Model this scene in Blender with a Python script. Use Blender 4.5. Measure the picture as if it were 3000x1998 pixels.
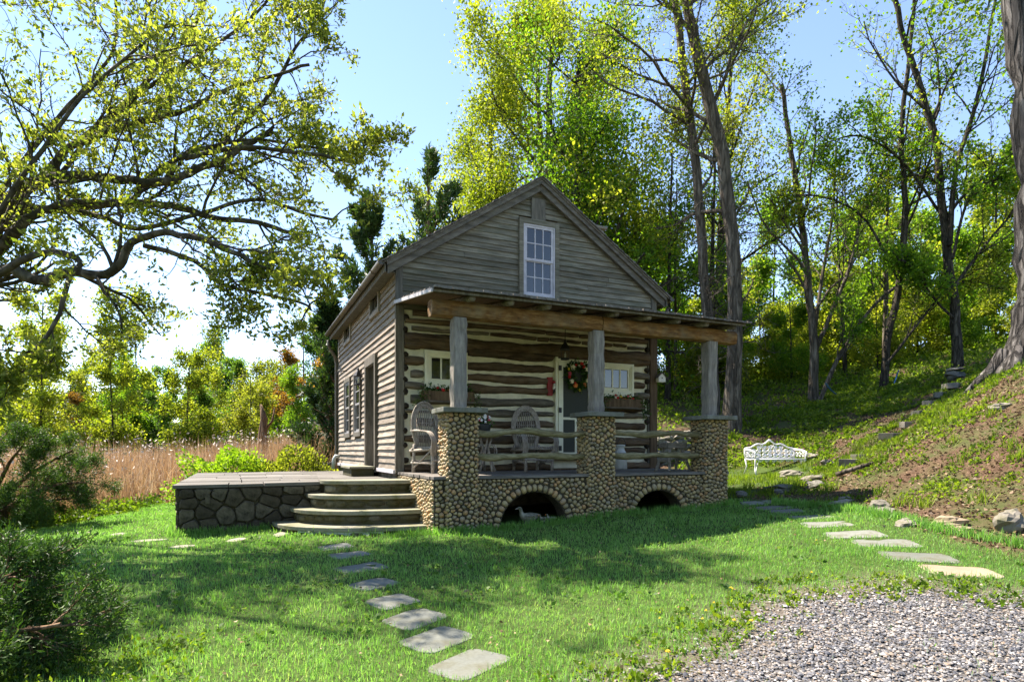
import bpy, math, random
import numpy as np
from mathutils import Vector, Matrix

# ---------------------------------------------------------------- camera, sky, sun, exposure
for _o in list(bpy.data.objects):
    bpy.data.objects.remove(_o)
SC = bpy.context.scene
COL = SC.collection
R = math.radians
cam = bpy.data.cameras.new('camera'); camo = bpy.data.objects.new('camera', cam); COL.objects.link(camo)
camo.location = (-2.4865, -10.5164, 0.3728)
camo.rotation_euler = (R(90), 0, -R(24.233))
cam.sensor_width = 36.0; cam.lens = 36.0 * 1762.0 / 3000.0
cam.shift_y = 321.0 / 3000.0
cam.clip_start = 0.05; cam.clip_end = 3000
SC.camera = camo

SUN = Vector((-0.37, 0.57, 1.0)).normalized()
world = bpy.data.worlds.new('World'); SC.world = world; world.use_nodes = True
wn = world.node_tree.nodes; wl = world.node_tree.links
sky = wn.new('ShaderNodeTexSky'); sky.sky_type = 'NISHITA'; sky.sun_disc = False
sky.sun_elevation = math.asin(SUN.z); sky.sun_rotation = math.atan2(SUN.x, SUN.y)
sky.altitude = 900; sky.air_density = 1.0; sky.dust_density = 0.0; sky.ozone_density = 2.4
bg = wn['Background']; bg.inputs['Strength'].default_value = 0.09
wl.new(sky.outputs[0], bg.inputs['Color'])
sl = bpy.data.lights.new('sun', 'SUN'); sl.energy = 3.9; sl.angle = R(0.53); sl.color = (1.0, 0.955, 0.87)
slo = bpy.data.objects.new('sun', sl); COL.objects.link(slo)
slo.rotation_euler = SUN.to_track_quat('Z', 'Y').to_euler()
vs = SC.view_settings; vs.view_transform = 'Standard'; vs.look = 'None'; vs.gamma = 1.0; vs.exposure = 2.1
vs.use_curve_mapping = False
vs.use_white_balance = True; vs.white_balance_temperature = 7000; vs.white_balance_tint = 15
SC.render.engine = 'CYCLES'
SC.cycles.use_denoising = True
SC.cycles.max_bounces = 7; SC.cycles.diffuse_bounces = 5; SC.cycles.transmission_bounces = 5
SC.cycles.glossy_bounces = 3; SC.cycles.transparent_max_bounces = 6
SC.cycles.sample_clamp_indirect = 6.0
SC.cycles.caustics_reflective = False; SC.cycles.caustics_refractive = False

# ---------------------------------------------------------------- mesh helpers
class MB:
    def __init__(s): s.v = []; s.f = []
    def add(s, vs, fs):
        o = len(s.v); s.v.extend([tuple(map(float, p)) for p in vs]); s.f.extend([tuple(i + o for i in f) for f in fs])
    def box(s, lo, hi):
        x0, y0, z0 = lo; x1, y1, z1 = hi
        s.add([(x0,y0,z0),(x1,y0,z0),(x1,y1,z0),(x0,y1,z0),(x0,y0,z1),(x1,y0,z1),(x1,y1,z1),(x0,y1,z1)],
              [(0,3,2,1),(4,5,6,7),(0,1,5,4),(1,2,6,5),(2,3,7,6),(3,0,4,7)])
        return s
    def hexa(s, p8):      # eight corners, bottom four then top four
        s.add(p8, [(0,3,2,1),(4,5,6,7),(0,1,5,4),(1,2,6,5),(2,3,7,6),(3,0,4,7)]); return s
    def bar(s, a, b, w, h, up=(0,0,1)):
        a = Vector(a); b = Vector(b); d = (b - a).normalized(); u = Vector(up)
        sd = d.cross(u)
        if sd.length < 1e-4: sd = d.cross(Vector((0,1,0)))
        sd.normalize(); u = sd.cross(d).normalized()
        c = []
        for p in (a, b):
            for i, j in ((-1,-1),(1,-1),(1,1),(-1,1)): c.append(p + sd * (i * w / 2) + u * (j * h / 2))
        s.add(c, [(0,1,2,3),(7,6,5,4),(0,4,5,1),(1,5,6,2),(2,6,7,3),(3,7,4,0)]); return s
    def tube(s, pts, rad, n=6, cap=True, flat=1.0):
        pts = [Vector(p) for p in pts]; k = len(pts)
        if not hasattr(rad, '__len__'): rad = [rad] * k
        o = len(s.v); u = None
        for i, p in enumerate(pts):
            t = (pts[min(i+1,k-1)] - pts[max(i-1,0)])
            t = t.normalized() if t.length > 1e-9 else Vector((0,0,1))
            if u is None:
                u = t.cross(Vector((0,0,1)))
                if u.length < 0.05: u = t.cross(Vector((0,1,0)))
            u = (u - t * u.dot(t)).normalized(); w = t.cross(u)
            for j in range(n):
                a = 2 * math.pi * j / n
                q = p + (u * math.cos(a) + w * math.sin(a) * flat) * rad[i]
                s.v.append((q.x, q.y, q.z))
        for i in range(k - 1):
            for j in range(n):
                a = o + i*n + j; b = o + i*n + (j+1) % n
                s.f.append((a, b, b + n, a + n))
        if cap:
            s.f.append(tuple(o + j for j in range(n))[::-1]); s.f.append(tuple(o + (k-1)*n + j for j in range(n)))
        return s
    def lathe(s, prof, n=16, c=(0,0,0), ax=None):
        o = len(s.v); k = len(prof)
        for r, z in prof:
            for j in range(n):
                a = 2*math.pi*j/n; s.v.append((c[0]+r*math.cos(a), c[1]+r*math.sin(a), c[2]+z))
        for i in range(k-1):
            for j in range(n):
                a = o+i*n+j; b = o+i*n+(j+1)%n; s.f.append((a,b,b+n,a+n))
        s.f.append(tuple(o+j for j in range(n))[::-1]); s.f.append(tuple(o+(k-1)*n+j for j in range(n)))
        return s
    def prism(s, poly, z0, z1):   # poly: (x,y) ccw
        n = len(poly); s.add([(x,y,z0) for x,y in poly] + [(x,y,z1) for x,y in poly],
              [tuple(range(n))[::-1], tuple(range(n,2*n))] + [(i,(i+1)%n,(i+1)%n+n,i+n) for i in range(n)]); return s
    def blob(s, c, r, n=8, m=5, rng=None, jit=0.0):
        prof = []
        o = len(s.v)
        for i in range(1, m):
            ph = math.pi * i / m
            for j in range(n):
                a = 2*math.pi*j/n; k = 1 + (rng.uniform(-jit, jit) if rng else 0)
                s.v.append((c[0]+r[0]*k*math.sin(ph)*math.cos(a), c[1]+r[1]*k*math.sin(ph)*math.sin(a), c[2]-r[2]*math.cos(ph)*k))
        s.v.append((c[0],c[1],c[2]-r[2])); s.v.append((c[0],c[1],c[2]+r[2])); bt = len(s.v)-2; tp = bt+1
        for i in range(m-2):
            for j in range(n):
                a = o+i*n+j; b = o+i*n+(j+1)%n; s.f.append((a,b,b+n,a+n))
        for j in range(n):
            s.f.append((bt, o+(j+1)%n, o+j)); q = o+(m-2)*n; s.f.append((tp, q+j, q+(j+1)%n))
        return s
    def mesh(s, name):
        me = bpy.data.meshes.new(name); me.from_pydata(s.v, [], s.f); me.update(); return me
    def build(s, name, mat=None, parent=None, smooth=False, bevel=0, **kw):
        return obj(name, s.mesh(name), mat, parent, smooth, bevel, **kw)

def obj(name, me, mat=None, parent=None, smooth=False, bevel=0, label=None, cat=None, group=None, kind=None):
    o = bpy.data.objects.new(name, me); COL.objects.link(o)
    if mat is not None and len(me.materials) == 0: me.materials.append(mat)
    if smooth: me.polygons.foreach_set('use_smooth', [True]*len(me.polygons))
    if bevel:
        b = o.modifiers.new('bevel', 'BEVEL'); b.width = bevel; b.segments = 2; b.limit_method = 'ANGLE'; b.angle_limit = R(40)
    if parent is not None: o.parent = parent
    tag(o, label, cat, group, kind)
    return o
def tag(o, label=None, cat=None, group=None, kind=None):
    if label: o['label'] = label
    if cat: o['category'] = cat
    if group: o['group'] = group
    if kind: o['kind'] = kind
    return o
def thing(name, label, cat, loc=(0,0,0), rz=0, group=None):
    o = bpy.data.objects.new(name, None); COL.objects.link(o); o.location = loc; o.rotation_euler = (0,0,rz)
    o.empty_display_size = 0.1
    return tag(o, label, cat, group)
def np_mesh(name, V, F):
    """V (n,3), F (m,k) with k 3 or 4"""
    V = np.ascontiguousarray(V, dtype=np.float32); F = np.ascontiguousarray(F, dtype=np.int32)
    me = bpy.data.meshes.new(name); k = F.shape[1]
    me.vertices.add(len(V)); me.vertices.foreach_set('co', V.ravel())
    me.loops.add(F.size); me.loops.foreach_set('vertex_index', F.ravel())
    me.polygons.add(len(F)); me.polygons.foreach_set('loop_start', np.arange(0, F.size, k, dtype=np.int32))
    me.update(calc_edges=True)
    return me

# ---------------------------------------------------------------- materials
def _nt(name):
    m = bpy.data.materials.new(name); m.use_nodes = True
    nt = m.node_tree; nt.nodes.clear()
    out = nt.nodes.new('ShaderNodeOutputMaterial')
    return m, nt, out
def N(nt, t, **kw):
    n = nt.nodes.new(t)
    for k, v in kw.items():
        if k in n.inputs: n.inputs[k].default_value = v
        else: setattr(n, k, v)
    return n
def ramp(nt, fac, stops):
    n = nt.nodes.new('ShaderNodeValToRGB'); e = n.color_ramp.elements
    while len(e) < len(stops): e.new(0.5)
    for el, (p, c) in zip(e, stops):
        el.position = p; el.color = (c[0], c[1], c[2], 1)
    nt.links.new(fac, n.inputs[0]); return n.outputs[0]
def coords(nt, scale=(1,1,1), kind='Object'):
    tc = nt.nodes.new('ShaderNodeTexCoord'); mp = nt.nodes.new('ShaderNodeMapping'); mp.inputs['Scale'].default_value = scale
    nt.links.new(tc.outputs[kind], mp.inputs[0]); return mp.outputs[0]
def noise(nt, vec, scale, detail=4, rough=0.55, dist=0.0):
    n = nt.nodes.new('ShaderNodeTexNoise'); n.inputs['Scale'].default_value = scale; n.inputs['Detail'].default_value = detail
    n.inputs['Roughness'].default_value = rough; n.inputs['Distortion'].default_value = dist
    if vec is not None: nt.links.new(vec, n.inputs['Vector'])
    return n.outputs['Fac']
def mixc(nt, fac, a, b, mode='MIX'):
    n = nt.nodes.new('ShaderNodeMix'); n.data_type = 'RGBA'; n.blend_type = mode
    if isinstance(fac, (int, float)): n.inputs[0].default_value = fac
    else: nt.links.new(fac, n.inputs[0])
    for i, c in ((6, a), (7, b)):
        if isinstance(c, (tuple, list)): n.inputs[i].default_value = (c[0], c[1], c[2], 1)
        else: nt.links.new(c, n.inputs[i])
    return n.outputs[2]
def math_(nt, op, a, b=None):
    n = nt.nodes.new('ShaderNodeMath'); n.operation = op
    for i, c in ((0, a), (1, b)):
        if c is None: continue
        if isinstance(c, (int, float)): n.inputs[i].default_value = c
        else: nt.links.new(c, n.inputs[i])
    return n.outputs[0]
def princ(nt, out, col, rough=0.8, spec=0.3, bump=None, bstr=0.4, bdist=0.01, metal=0.0):
    p = nt.nodes.new('ShaderNodeBsdfPrincipled')
    if isinstance(col, (tuple, list)): p.inputs['Base Color'].default_value = (col[0], col[1], col[2], 1)
    else: nt.links.new(col, p.inputs['Base Color'])
    p.inputs['Roughness'].default_value = rough; p.inputs['Specular IOR Level'].default_value = spec; p.inputs['Metallic'].default_value = metal
    if bump is not None:
        b = nt.nodes.new('ShaderNodeBump'); b.inputs['Strength'].default_value = bstr; b.inputs['Distance'].default_value = bdist
        nt.links.new(bump, b.inputs['Height']); nt.links.new(b.outputs[0], p.inputs['Normal'])
    nt.links.new(p.outputs[0], out.inputs[0]); return p
def mat_wood(name, cols, grain=(1,1,1), sc=6.0, bstr=0.5, rough=0.85, vary=0.35, patch=None, pfac=0.5, psc=1.2):
    """weathered wood: grain noise stretched along one axis, a value shift for each board, blotches of wear"""
    m, nt, out = _nt(name)
    oi = nt.nodes.new('ShaderNodeObjectInfo')
    tc = nt.nodes.new('ShaderNodeTexCoord')
    off = nt.nodes.new('ShaderNodeVectorMath'); off.operation = 'ADD'
    cmb = nt.nodes.new('ShaderNodeCombineXYZ')
    for i, k in enumerate((37.0, 91.0, 53.0)): nt.links.new(math_(nt, 'MULTIPLY', oi.outputs['Random'], k), cmb.inputs[i])
    nt.links.new(tc.outputs['Object'], off.inputs[0]); nt.links.new(cmb.outputs[0], off.inputs[1])
    mp = nt.nodes.new('ShaderNodeMapping'); mp.inputs['Scale'].default_value = grain; nt.links.new(off.outputs[0], mp.inputs[0])
    g = noise(nt, mp.outputs[0], sc, 7, 0.65, 0.3)
    c = ramp(nt, g, [(0.28, cols[0]), (0.5, cols[1]), (0.72, cols[2])])
    if patch is not None:
        pn = noise(nt, off.outputs[0], psc, 5, 0.6, 0.4)
        pf = ramp(nt, pn, [(0.45, (0,0,0)), (0.68, (pfac,)*3)])
        c = mixc(nt, pf, c, patch)
    v = math_(nt, 'ADD', math_(nt, 'MULTIPLY', oi.outputs['Random'], vary), 1 - vary/2)
    hs = nt.nodes.new('ShaderNodeHueSaturation'); nt.links.new(v, hs.inputs['Value']); nt.links.new(c, hs.inputs['Color'])
    princ(nt, out, hs.outputs[0], rough, 0.2, g, bstr, 0.006)
    return m
def mat_plain(name, col, rough=0.7, spec=0.3, var=0.15, sc=8.0, bstr=0.15, metal=0.0, rnd=0.0, bdist=0.005):
    m, nt, out = _nt(name)
    g = noise(nt, coords(nt), sc, 5, 0.6)
    a = tuple(max(0, c*(1-var)) for c in col); b = tuple(min(1, c*(1+var)) for c in col)
    c = ramp(nt, g, [(0.3, a), (0.7, b)])
    if rnd:
        oi = nt.nodes.new('ShaderNodeObjectInfo'); hs = nt.nodes.new('ShaderNodeHueSaturation')
        nt.links.new(math_(nt, 'ADD', math_(nt, 'MULTIPLY', oi.outputs['Random'], rnd), 1-rnd/2), hs.inputs['Value']); nt.links.new(c, hs.inputs['Color']); c = hs.outputs[0]
    princ(nt, out, c, rough, spec, g, bstr, bdist, metal)
    return m
def mat_leaf(name, stops, trans=0.45, rough=0.55, spec=0.25, tint=(1.55, 1.75, 0.75), csc=0.5):
    """leaf: each leaf its own tone, tones drift through the crown, light passes through"""
    m, nt, out = _nt(name)
    ge = nt.nodes.new('ShaderNodeNewGeometry')
    oi = nt.nodes.new('ShaderNodeObjectInfo')
    n1 = noise(nt, coords(nt), csc, 2)
    f = math_(nt, 'ADD', math_(nt, 'MULTIPLY', ge.outputs['Random Per Island'], 0.6), math_(nt, 'SUBTRACT', math_(nt, 'MULTIPLY', n1, 0.9), 0.25))
    f = math_(nt, 'ADD', f, math_(nt, 'MULTIPLY', math_(nt, 'SUBTRACT', oi.outputs['Random'], 0.5), 0.25))
    c = ramp(nt, f, stops)
    p = nt.nodes.new('ShaderNodeBsdfPrincipled'); nt.links.new(c, p.inputs['Base Color'])
    p.inputs['Roughness'].default_value = rough; p.inputs['Specular IOR Level'].default_value = spec
    t = nt.nodes.new('ShaderNodeBsdfTranslucent')
    tcn = mixc(nt, 1.0, c, tint, 'MULTIPLY'); nt.links.new(tcn, t.inputs['Color'])
    mx = nt.nodes.new('ShaderNodeMixShader'); mx.inputs[0].default_value = trans
    nt.links.new(p.outputs[0], mx.inputs[1]); nt.links.new(t.outputs[0], mx.inputs[2]); nt.links.new(mx.outputs[0], out.inputs[0])
    return m
def mat_stone(name, stops, sc=3.0, bstr=0.5, rough=0.85, island=0.55, moss=None, mossamt=0.5, spec=0.25, fine=40.0, mosssc=3.0):
    m, nt, out = _nt(name)
    ge = nt.nodes.new('ShaderNodeNewGeometry'); oi = nt.nodes.new('ShaderNodeObjectInfo')
    v = coords(nt)
    n1 = noise(nt, v, sc, 6, 0.6, 0.2); n2 = noise(nt, v, fine, 4, 0.6)
    r = math_(nt, 'FRACT', math_(nt, 'ADD', ge.outputs['Random Per Island'], math_(nt, 'MULTIPLY', oi.outputs['Random'], 7.31)))
    f = math_(nt, 'ADD', math_(nt, 'MULTIPLY', r, island), math_(nt, 'MULTIPLY', n1, 1 - island))
    c = ramp(nt, f, stops)
    c = mixc(nt, 0.35, c, ramp(nt, n2, [(0.3, (0.45,)*3), (0.7, (1.0,)*3)]), 'MULTIPLY')
    if moss is not None:
        mn = noise(nt, v, mosssc, 6, 0.65, 0.3)
        c = mixc(nt, ramp(nt, mn, [(0.5 - 0.2*mossamt, (0,0,0)), (0.75 - 0.2*mossamt, (0.9,)*3)]), c, moss)
    h = math_(nt, 'ADD', math_(nt, 'MULTIPLY', n1, 1.0), math_(nt, 'MULTIPLY', n2, 0.25))
    princ(nt, out, c, rough, spec, h, bstr, 0.012)
    return m

def mat_bark(name, c0, c1, c2, sc=9.0, squash=0.16, bdist=0.03, moss=None):
    m, nt, out = _nt(name)
    v = coords(nt, (1, 1, squash))
    n1 = noise(nt, v, sc, 6, 0.65, 0.6)
    vo = nt.nodes.new('ShaderNodeTexVoronoi'); vo.feature = 'DISTANCE_TO_EDGE'; vo.inputs['Scale'].default_value = sc*1.1
    wv = nt.nodes.new('ShaderNodeVectorMath'); wv.operation = 'ADD'; nt.links.new(v, wv.inputs[0])
    cm = nt.nodes.new('ShaderNodeCombineXYZ'); nt.links.new(math_(nt,'MULTIPLY',n1,0.25), cm.inputs[0]); nt.links.new(math_(nt,'MULTIPLY',n1,0.2), cm.inputs[1])
    nt.links.new(cm.outputs[0], wv.inputs[1]); nt.links.new(wv.outputs[0], vo.inputs['Vector'])
    ed = ramp(nt, vo.outputs['Distance'], [(0.0, (0,0,0)), (0.16, (1,1,1))])
    c = ramp(nt, n1, [(0.3, c0), (0.52, c1), (0.75, c2)])
    c = mixc(nt, 0.7, c, mixc(nt, 1.0, ed, (0.75,0.75,0.75), 'ADD'), 'MULTIPLY')
    if moss is not None:
        c = mixc(nt, ramp(nt, noise(nt, coords(nt), 2.5, 5), [(0.5,(0,0,0)),(0.66,(0.55,)*3)]), c, moss)
    h = math_(nt, 'ADD', math_(nt,'MULTIPLY',n1,0.6), ed)
    princ(nt, out, c, 0.92, 0.15, h, 0.9, bdist)
    return m

M = {}
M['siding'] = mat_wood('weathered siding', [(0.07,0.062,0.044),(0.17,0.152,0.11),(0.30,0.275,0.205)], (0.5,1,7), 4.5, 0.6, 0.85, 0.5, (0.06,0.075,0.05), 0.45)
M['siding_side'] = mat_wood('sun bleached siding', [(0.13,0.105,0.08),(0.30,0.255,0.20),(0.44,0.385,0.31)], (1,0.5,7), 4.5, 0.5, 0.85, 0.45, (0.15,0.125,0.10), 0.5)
M['trim'] = mat_wood('weathered trim', [(0.06,0.055,0.045),(0.135,0.12,0.095),(0.22,0.20,0.16)], (5,5,0.6), 4.0, 0.5, 0.85, 0.25, (0.07,0.08,0.055), 0.35)
M['rake'] = mat_wood('rake board wood', [(0.06,0.055,0.045),(0.14,0.125,0.10),(0.22,0.2,0.165)], (1,4,4), 4.0, 0.5, 0.85, 0.2, (0.08,0.085,0.06), 0.35)
M['brown_post'] = mat_wood('brown corner post wood', [(0.05,0.032,0.018),(0.115,0.075,0.042),(0.17,0.12,0.07)], (6,6,0.5), 4.0, 0.4, 0.8, 0.2)
M['log'] = mat_wood('old hewn log', [(0.03,0.02,0.012),(0.10,0.066,0.038),(0.20,0.14,0.085)], (0.7,3,5), 5.0, 1.0, 0.9, 0.6, (0.16,0.135,0.10), 0.45, 2.5)
M['log_grey'] = mat_wood('grey hewn log', [(0.06,0.053,0.04),(0.16,0.14,0.105),(0.28,0.25,0.195)], (0.7,3,5), 5.0, 0.9, 0.9, 0.45, (0.07,0.055,0.04), 0.4, 2.5)
M['log_end'] = mat_plain('log end grain', (0.035,0.028,0.02), 0.95, 0.1, 0.5, 14.0, 0.6)
M['beam'] = mat_wood('bark stripped beam', [(0.055,0.026,0.010),(0.19,0.095,0.03),(0.34,0.21,0.085)], (1.2,5,5), 4.0, 0.9, 0.85, 0.15, (0.20,0.165,0.10), 0.6, 3.5)
M['post'] = mat_wood('grey porch post', [(0.10,0.09,0.075),(0.22,0.20,0.17),(0.34,0.32,0.27)], (5,5,0.7), 5.0, 0.7, 0.85, 0.2, (0.17,0.165,0.14), 0.5, 3.0)
M['pole'] = mat_wood('weathered rail pole', [(0.06,0.05,0.025),(0.20,0.175,0.09),(0.36,0.33,0.20)], (0.8,4,4), 7.0, 0.9, 0.85, 0.15, (0.11,0.10,0.05), 0.5, 5.0)
M['plank'] = mat_wood('porch floor plank', [(0.07,0.063,0.055),(0.16,0.145,0.125),(0.25,0.235,0.205)], (0.6,5,5), 5.0, 0.4, 0.8, 0.4)
M['willow'] = mat_wood('grey willow twig', [(0.14,0.12,0.10),(0.32,0.28,0.23),(0.48,0.43,0.37)], (3,3,1), 14.0, 0.4, 0.85, 0.3)
M['old_wood'] = mat_wood('old grey wood', [(0.10,0.085,0.07),(0.21,0.19,0.16),(0.30,0.28,0.24)], (1,4,4), 6.0, 0.5, 0.85, 0.2)
M['chink'] = mat_plain('lime chinking', (0.70,0.66,0.48), 0.95, 0.1, 0.18, 5.0, 0.5, bdist=0.01)
M['cream'] = mat_plain('cream paint', (0.76,0.74,0.55), 0.5, 0.4, 0.06, 12.0, 0.1)
M['lilac'] = mat_plain('faded grey white paint', (0.50,0.48,0.50), 0.6, 0.3, 0.15, 10.0, 0.15)
M['grey_paint'] = mat_plain('worn grey paint', (0.26,0.255,0.25), 0.6, 0.3, 0.2, 10.0, 0.15)
M['screen'] = mat_plain('dark door screen', (0.055,0.06,0.05), 0.75, 0.2, 0.08, 40.0, 0.05)
M['black'] = mat_plain('black iron', (0.018,0.018,0.018), 0.5, 0.4, 0.3, 20.0, 0.2)
M['dark'] = mat_plain('dark room', (0.010,0.010,0.010), 0.95, 0.0, 0.3, 2.0, 0.0)
M['red'] = mat_plain('red painted wood', (0.26,0.022,0.018), 0.55, 0.3, 0.2, 10.0, 0.15)
M['white_metal'] = mat_plain('white painted cast iron', (0.80,0.80,0.80), 0.45, 0.4, 0.05, 30.0, 0.15)
M['zinc'] = mat_plain('galvanised can', (0.48,0.50,0.47), 0.5, 0.5, 0.15, 9.0, 0.1, 0.25)
M['gutter'] = mat_plain('brown gutter', (0.10,0.085,0.06), 0.45, 0.4, 0.2, 5.0, 0.05)
M['white'] = mat_plain('white petals', (0.75,0.73,0.66), 0.6, 0.3, 0.1, 30.0, 0.1)
M['shingle'] = mat_wood('cedar shake', [(0.05,0.045,0.04),(0.13,0.115,0.10),(0.24,0.225,0.20)], (4,1,1), 6.0, 0.8, 0.9, 0.4, (0.30,0.29,0.27), 0.5, 6.0)
M['pot'] = mat_plain('charcoal flower pot', (0.035,0.04,0.042), 0.6, 0.3, 0.2, 12.0, 0.1)
M['bluestone'] = mat_stone('bluestone slab', [(0.2,(0.12,0.128,0.108)),(0.5,(0.18,0.19,0.16)),(0.8,(0.26,0.268,0.235))], 2.0, 0.5, 0.8, 0.3, (0.09,0.085,0.045), 0.25, 0.2, 40.0, 4.0)
M['pink_stone'] = mat_stone('tan slab', [(0.2,(0.20,0.15,0.095)),(0.5,(0.27,0.21,0.14)),(0.8,(0.34,0.28,0.20))], 2.0, 0.35, 0.8, 0.2)
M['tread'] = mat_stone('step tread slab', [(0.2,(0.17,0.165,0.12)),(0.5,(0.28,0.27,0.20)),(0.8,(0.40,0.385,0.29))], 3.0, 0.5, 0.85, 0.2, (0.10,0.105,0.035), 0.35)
M['terrace_slab'] = mat_stone('terrace slab', [(0.2,(0.085,0.08,0.065)),(0.5,(0.14,0.13,0.11)),(0.8,(0.205,0.195,0.17))], 2.0, 0.45, 0.8, 0.45)
M['cobble'] = mat_stone('river cobble', [(0.08,(0.13,0.112,0.072)),(0.22,(0.27,0.22,0.12)),(0.36,(0.38,0.295,0.15)),(0.5,(0.47,0.35,0.165)),(0.62,(0.28,0.24,0.16)),(0.74,(0.47,0.27,0.115)),(0.84,(0.40,0.31,0.16)),(0.94,(0.57,0.47,0.30))], 6.0, 0.2, 0.6, 0.72, None, 0.5, 0.35, 70.0)
M['mortar'] = mat_plain('dark mortar', (0.062,0.052,0.036), 0.95, 0.1, 0.35, 20.0, 0.6)
M['rubble'] = mat_stone('rubble wall stone', [(0.15,(0.05,0.04,0.027)),(0.5,(0.105,0.088,0.058)),(0.85,(0.19,0.165,0.115))], 3.0, 0.9, 0.9, 0.45, (0.022,0.019,0.010), 0.55, 0.2, 30.0, 4.5)
M['rubble_mortar'] = mat_plain('mossy mortar', (0.06,0.052,0.032), 0.95, 0.1, 0.5, 9.0, 0.7)
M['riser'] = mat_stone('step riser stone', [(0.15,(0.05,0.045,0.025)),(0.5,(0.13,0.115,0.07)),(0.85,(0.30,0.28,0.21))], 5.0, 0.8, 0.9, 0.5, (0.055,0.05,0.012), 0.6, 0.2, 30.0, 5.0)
M['whitewash'] = mat_plain('pale mortar patch', (0.50,0.56,0.52), 0.9, 0.2, 0.2, 12.0, 0.4)
M['rock'] = mat_stone('hill rock', [(0.2,(0.12,0.11,0.088)),(0.5,(0.25,0.228,0.19)),(0.8,(0.42,0.39,0.33))], 5.0, 1.0, 0.9, 0.2, (0.075,0.075,0.03), 0.4, 0.2, 40.0, 5.0)
M['dark_rock'] = mat_stone('dark step rock', [(0.2,(0.08,0.08,0.07)),(0.5,(0.18,0.17,0.145)),(0.8,(0.30,0.285,0.24))], 3.0, 0.8, 0.9, 0.25, (0.08,0.09,0.03), 0.3)
M['chimney'] = mat_stone('chimney stone', [(0.2,(0.18,0.16,0.13)),(0.6,(0.28,0.255,0.20)),(0.9,(0.34,0.32,0.27))], 3.0, 0.6, 0.9, 0.5)
_m, _nt2, _out = _nt('window glass')
princ(_nt2, _out, (0.012,0.014,0.013), 0.04, 0.9); M['glass'] = _m

# ---------------------------------------------------------------- terrain height
CP = np.array([
 (-2.5,-10.5,-1.12),(-6,-8,-1.18),(-10,-9,-1.3),(0,-6,-0.97),(-3,-4,-0.95),(-6,-4,-1.05),(0.4,-2.6,-0.83),(3,-2.6,-0.71),(6.0,-2.4,-0.55),
 (-2,-1.2,-0.87),(-3.4,-0.6,-0.87),(-5.9,1.2,-0.98),(-4,7,-1.0),(3,3,-0.6),(0,3,-0.75),(2.6,-5,-0.80),(4.6,-4.6,-0.64),(4.0,-5.5,-0.68),(3.0,-7.0,-0.76),
 (0,-9,-1.04),(2.4,-8.6,-0.95),(4.6,-9.6,-0.86),(1.2,-7.4,-0.95),(-2.5,-14,-1.2),(4,-14,-0.9),
 (6.6,-3.7,-0.44),(5.4,-6.6,-0.52),(6.2,-9,-0.35),(8.6,-3.6,0.55),(11.4,-3.7,1.7),(13.1,-2.75,2.1),(8.4,-6.3,0.92),(9.2,-9,1.3),(14,-5,2.75),(11.5,-7,2.25),(16,-9,3.6),
 (10.2,1.8,-0.33),(8.6,0.6,-0.40),(7.4,-0.8,-0.46),(9.0,-1.5,-0.22),(10.1,-1.4,0.08),(12.5,-0.8,0.72),(15.8,0.5,1.75),(19.2,1.6,2.9),(7,3.5,-0.4),(9,4.4,-0.3),(11.2,3.4,-0.2),
 (10,6.2,0.72),(12.6,5.4,1.05),(10,12,2.0),(14,8.5,1.9),(15,15,3.1),(20,8,3.3),(25,15,4.6),(5,12,0.2),(0,12,-0.95),(5,22,1.2),(-2,25,-1.2),
 (-10,5,-1.3),(-8,15,-1.35),(-20,30,-1.4),(-10,45,-1.2),(6,40,1.5),(-45,40,-1.0),(-30,80,1.5),(0,80,3),(20,40,5.5),(40,25,7.5),(35,0,6.5),(30,-20,6.0),(45,60,9),
 (-30,0,-1.4),(-30,-30,-1.4),(0,-40,-1.2),(25,-45,3.0),(-90,60,2),(0,160,8),(90,90,14),(110,0,13),(80,-80,8),(-100,-60,-1),(-100,140,6)], dtype=float)
def _tps_fit(P):
    n = len(P); d = np.hypot(P[:,None,0]-P[None,:,0], P[:,None,1]-P[None,:,1])
    K = np.where(d > 0, d*d*np.log(d + 1e-12), 0) + np.eye(n)*0.02
    A = np.zeros((n+3, n+3)); A[:n,:n] = K; A[:n,n] = 1; A[:n,n+1:] = P[:,:2]; A[n,:n] = 1; A[n+1:,:n] = P[:,:2].T
    return np.linalg.solve(A, np.concatenate([P[:,2], np.zeros(3)]))
TW = _tps_fit(CP)
def H(x, y):
    x = np.asarray(x, float); y = np.asarray(y, float); sh = x.shape; x = np.clip(x.ravel(), -120, 130); y = np.clip(y.ravel(), -90, 170); n = len(CP)
    z = TW[n] + TW[n+1]*x + TW[n+2]*y
    for i in range(n):
        d2 = (x-CP[i,0])**2 + (y-CP[i,1])**2
        z = z + TW[i]*0.5*d2*np.log(d2 + 1e-9)
    z = z + 0.018*np.sin(x*2.1+1.3)*np.sin(y*1.7) + 0.010*np.sin(x*4.7)*np.sin(y*5.3+0.7)
    return z.reshape(sh)
_hx = np.arange(-14, 30.01, 0.2); _hy = np.arange(-18, 34.01, 0.2); _HG = H(*np.meshgrid(_hx, _hy))
def h1(x, y):
    i = min(max((x+14)/0.2, 0), len(_hx)-1.001); j = min(max((y+18)/0.2, 0), len(_hy)-1.001)
    a, b = int(i), int(j); u, v = i-a, j-b
    return float((_HG[b,a]*(1-u)+_HG[b,a+1]*u)*(1-v)+(_HG[b+1,a]*(1-u)+_HG[b+1,a+1]*u)*v)
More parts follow.
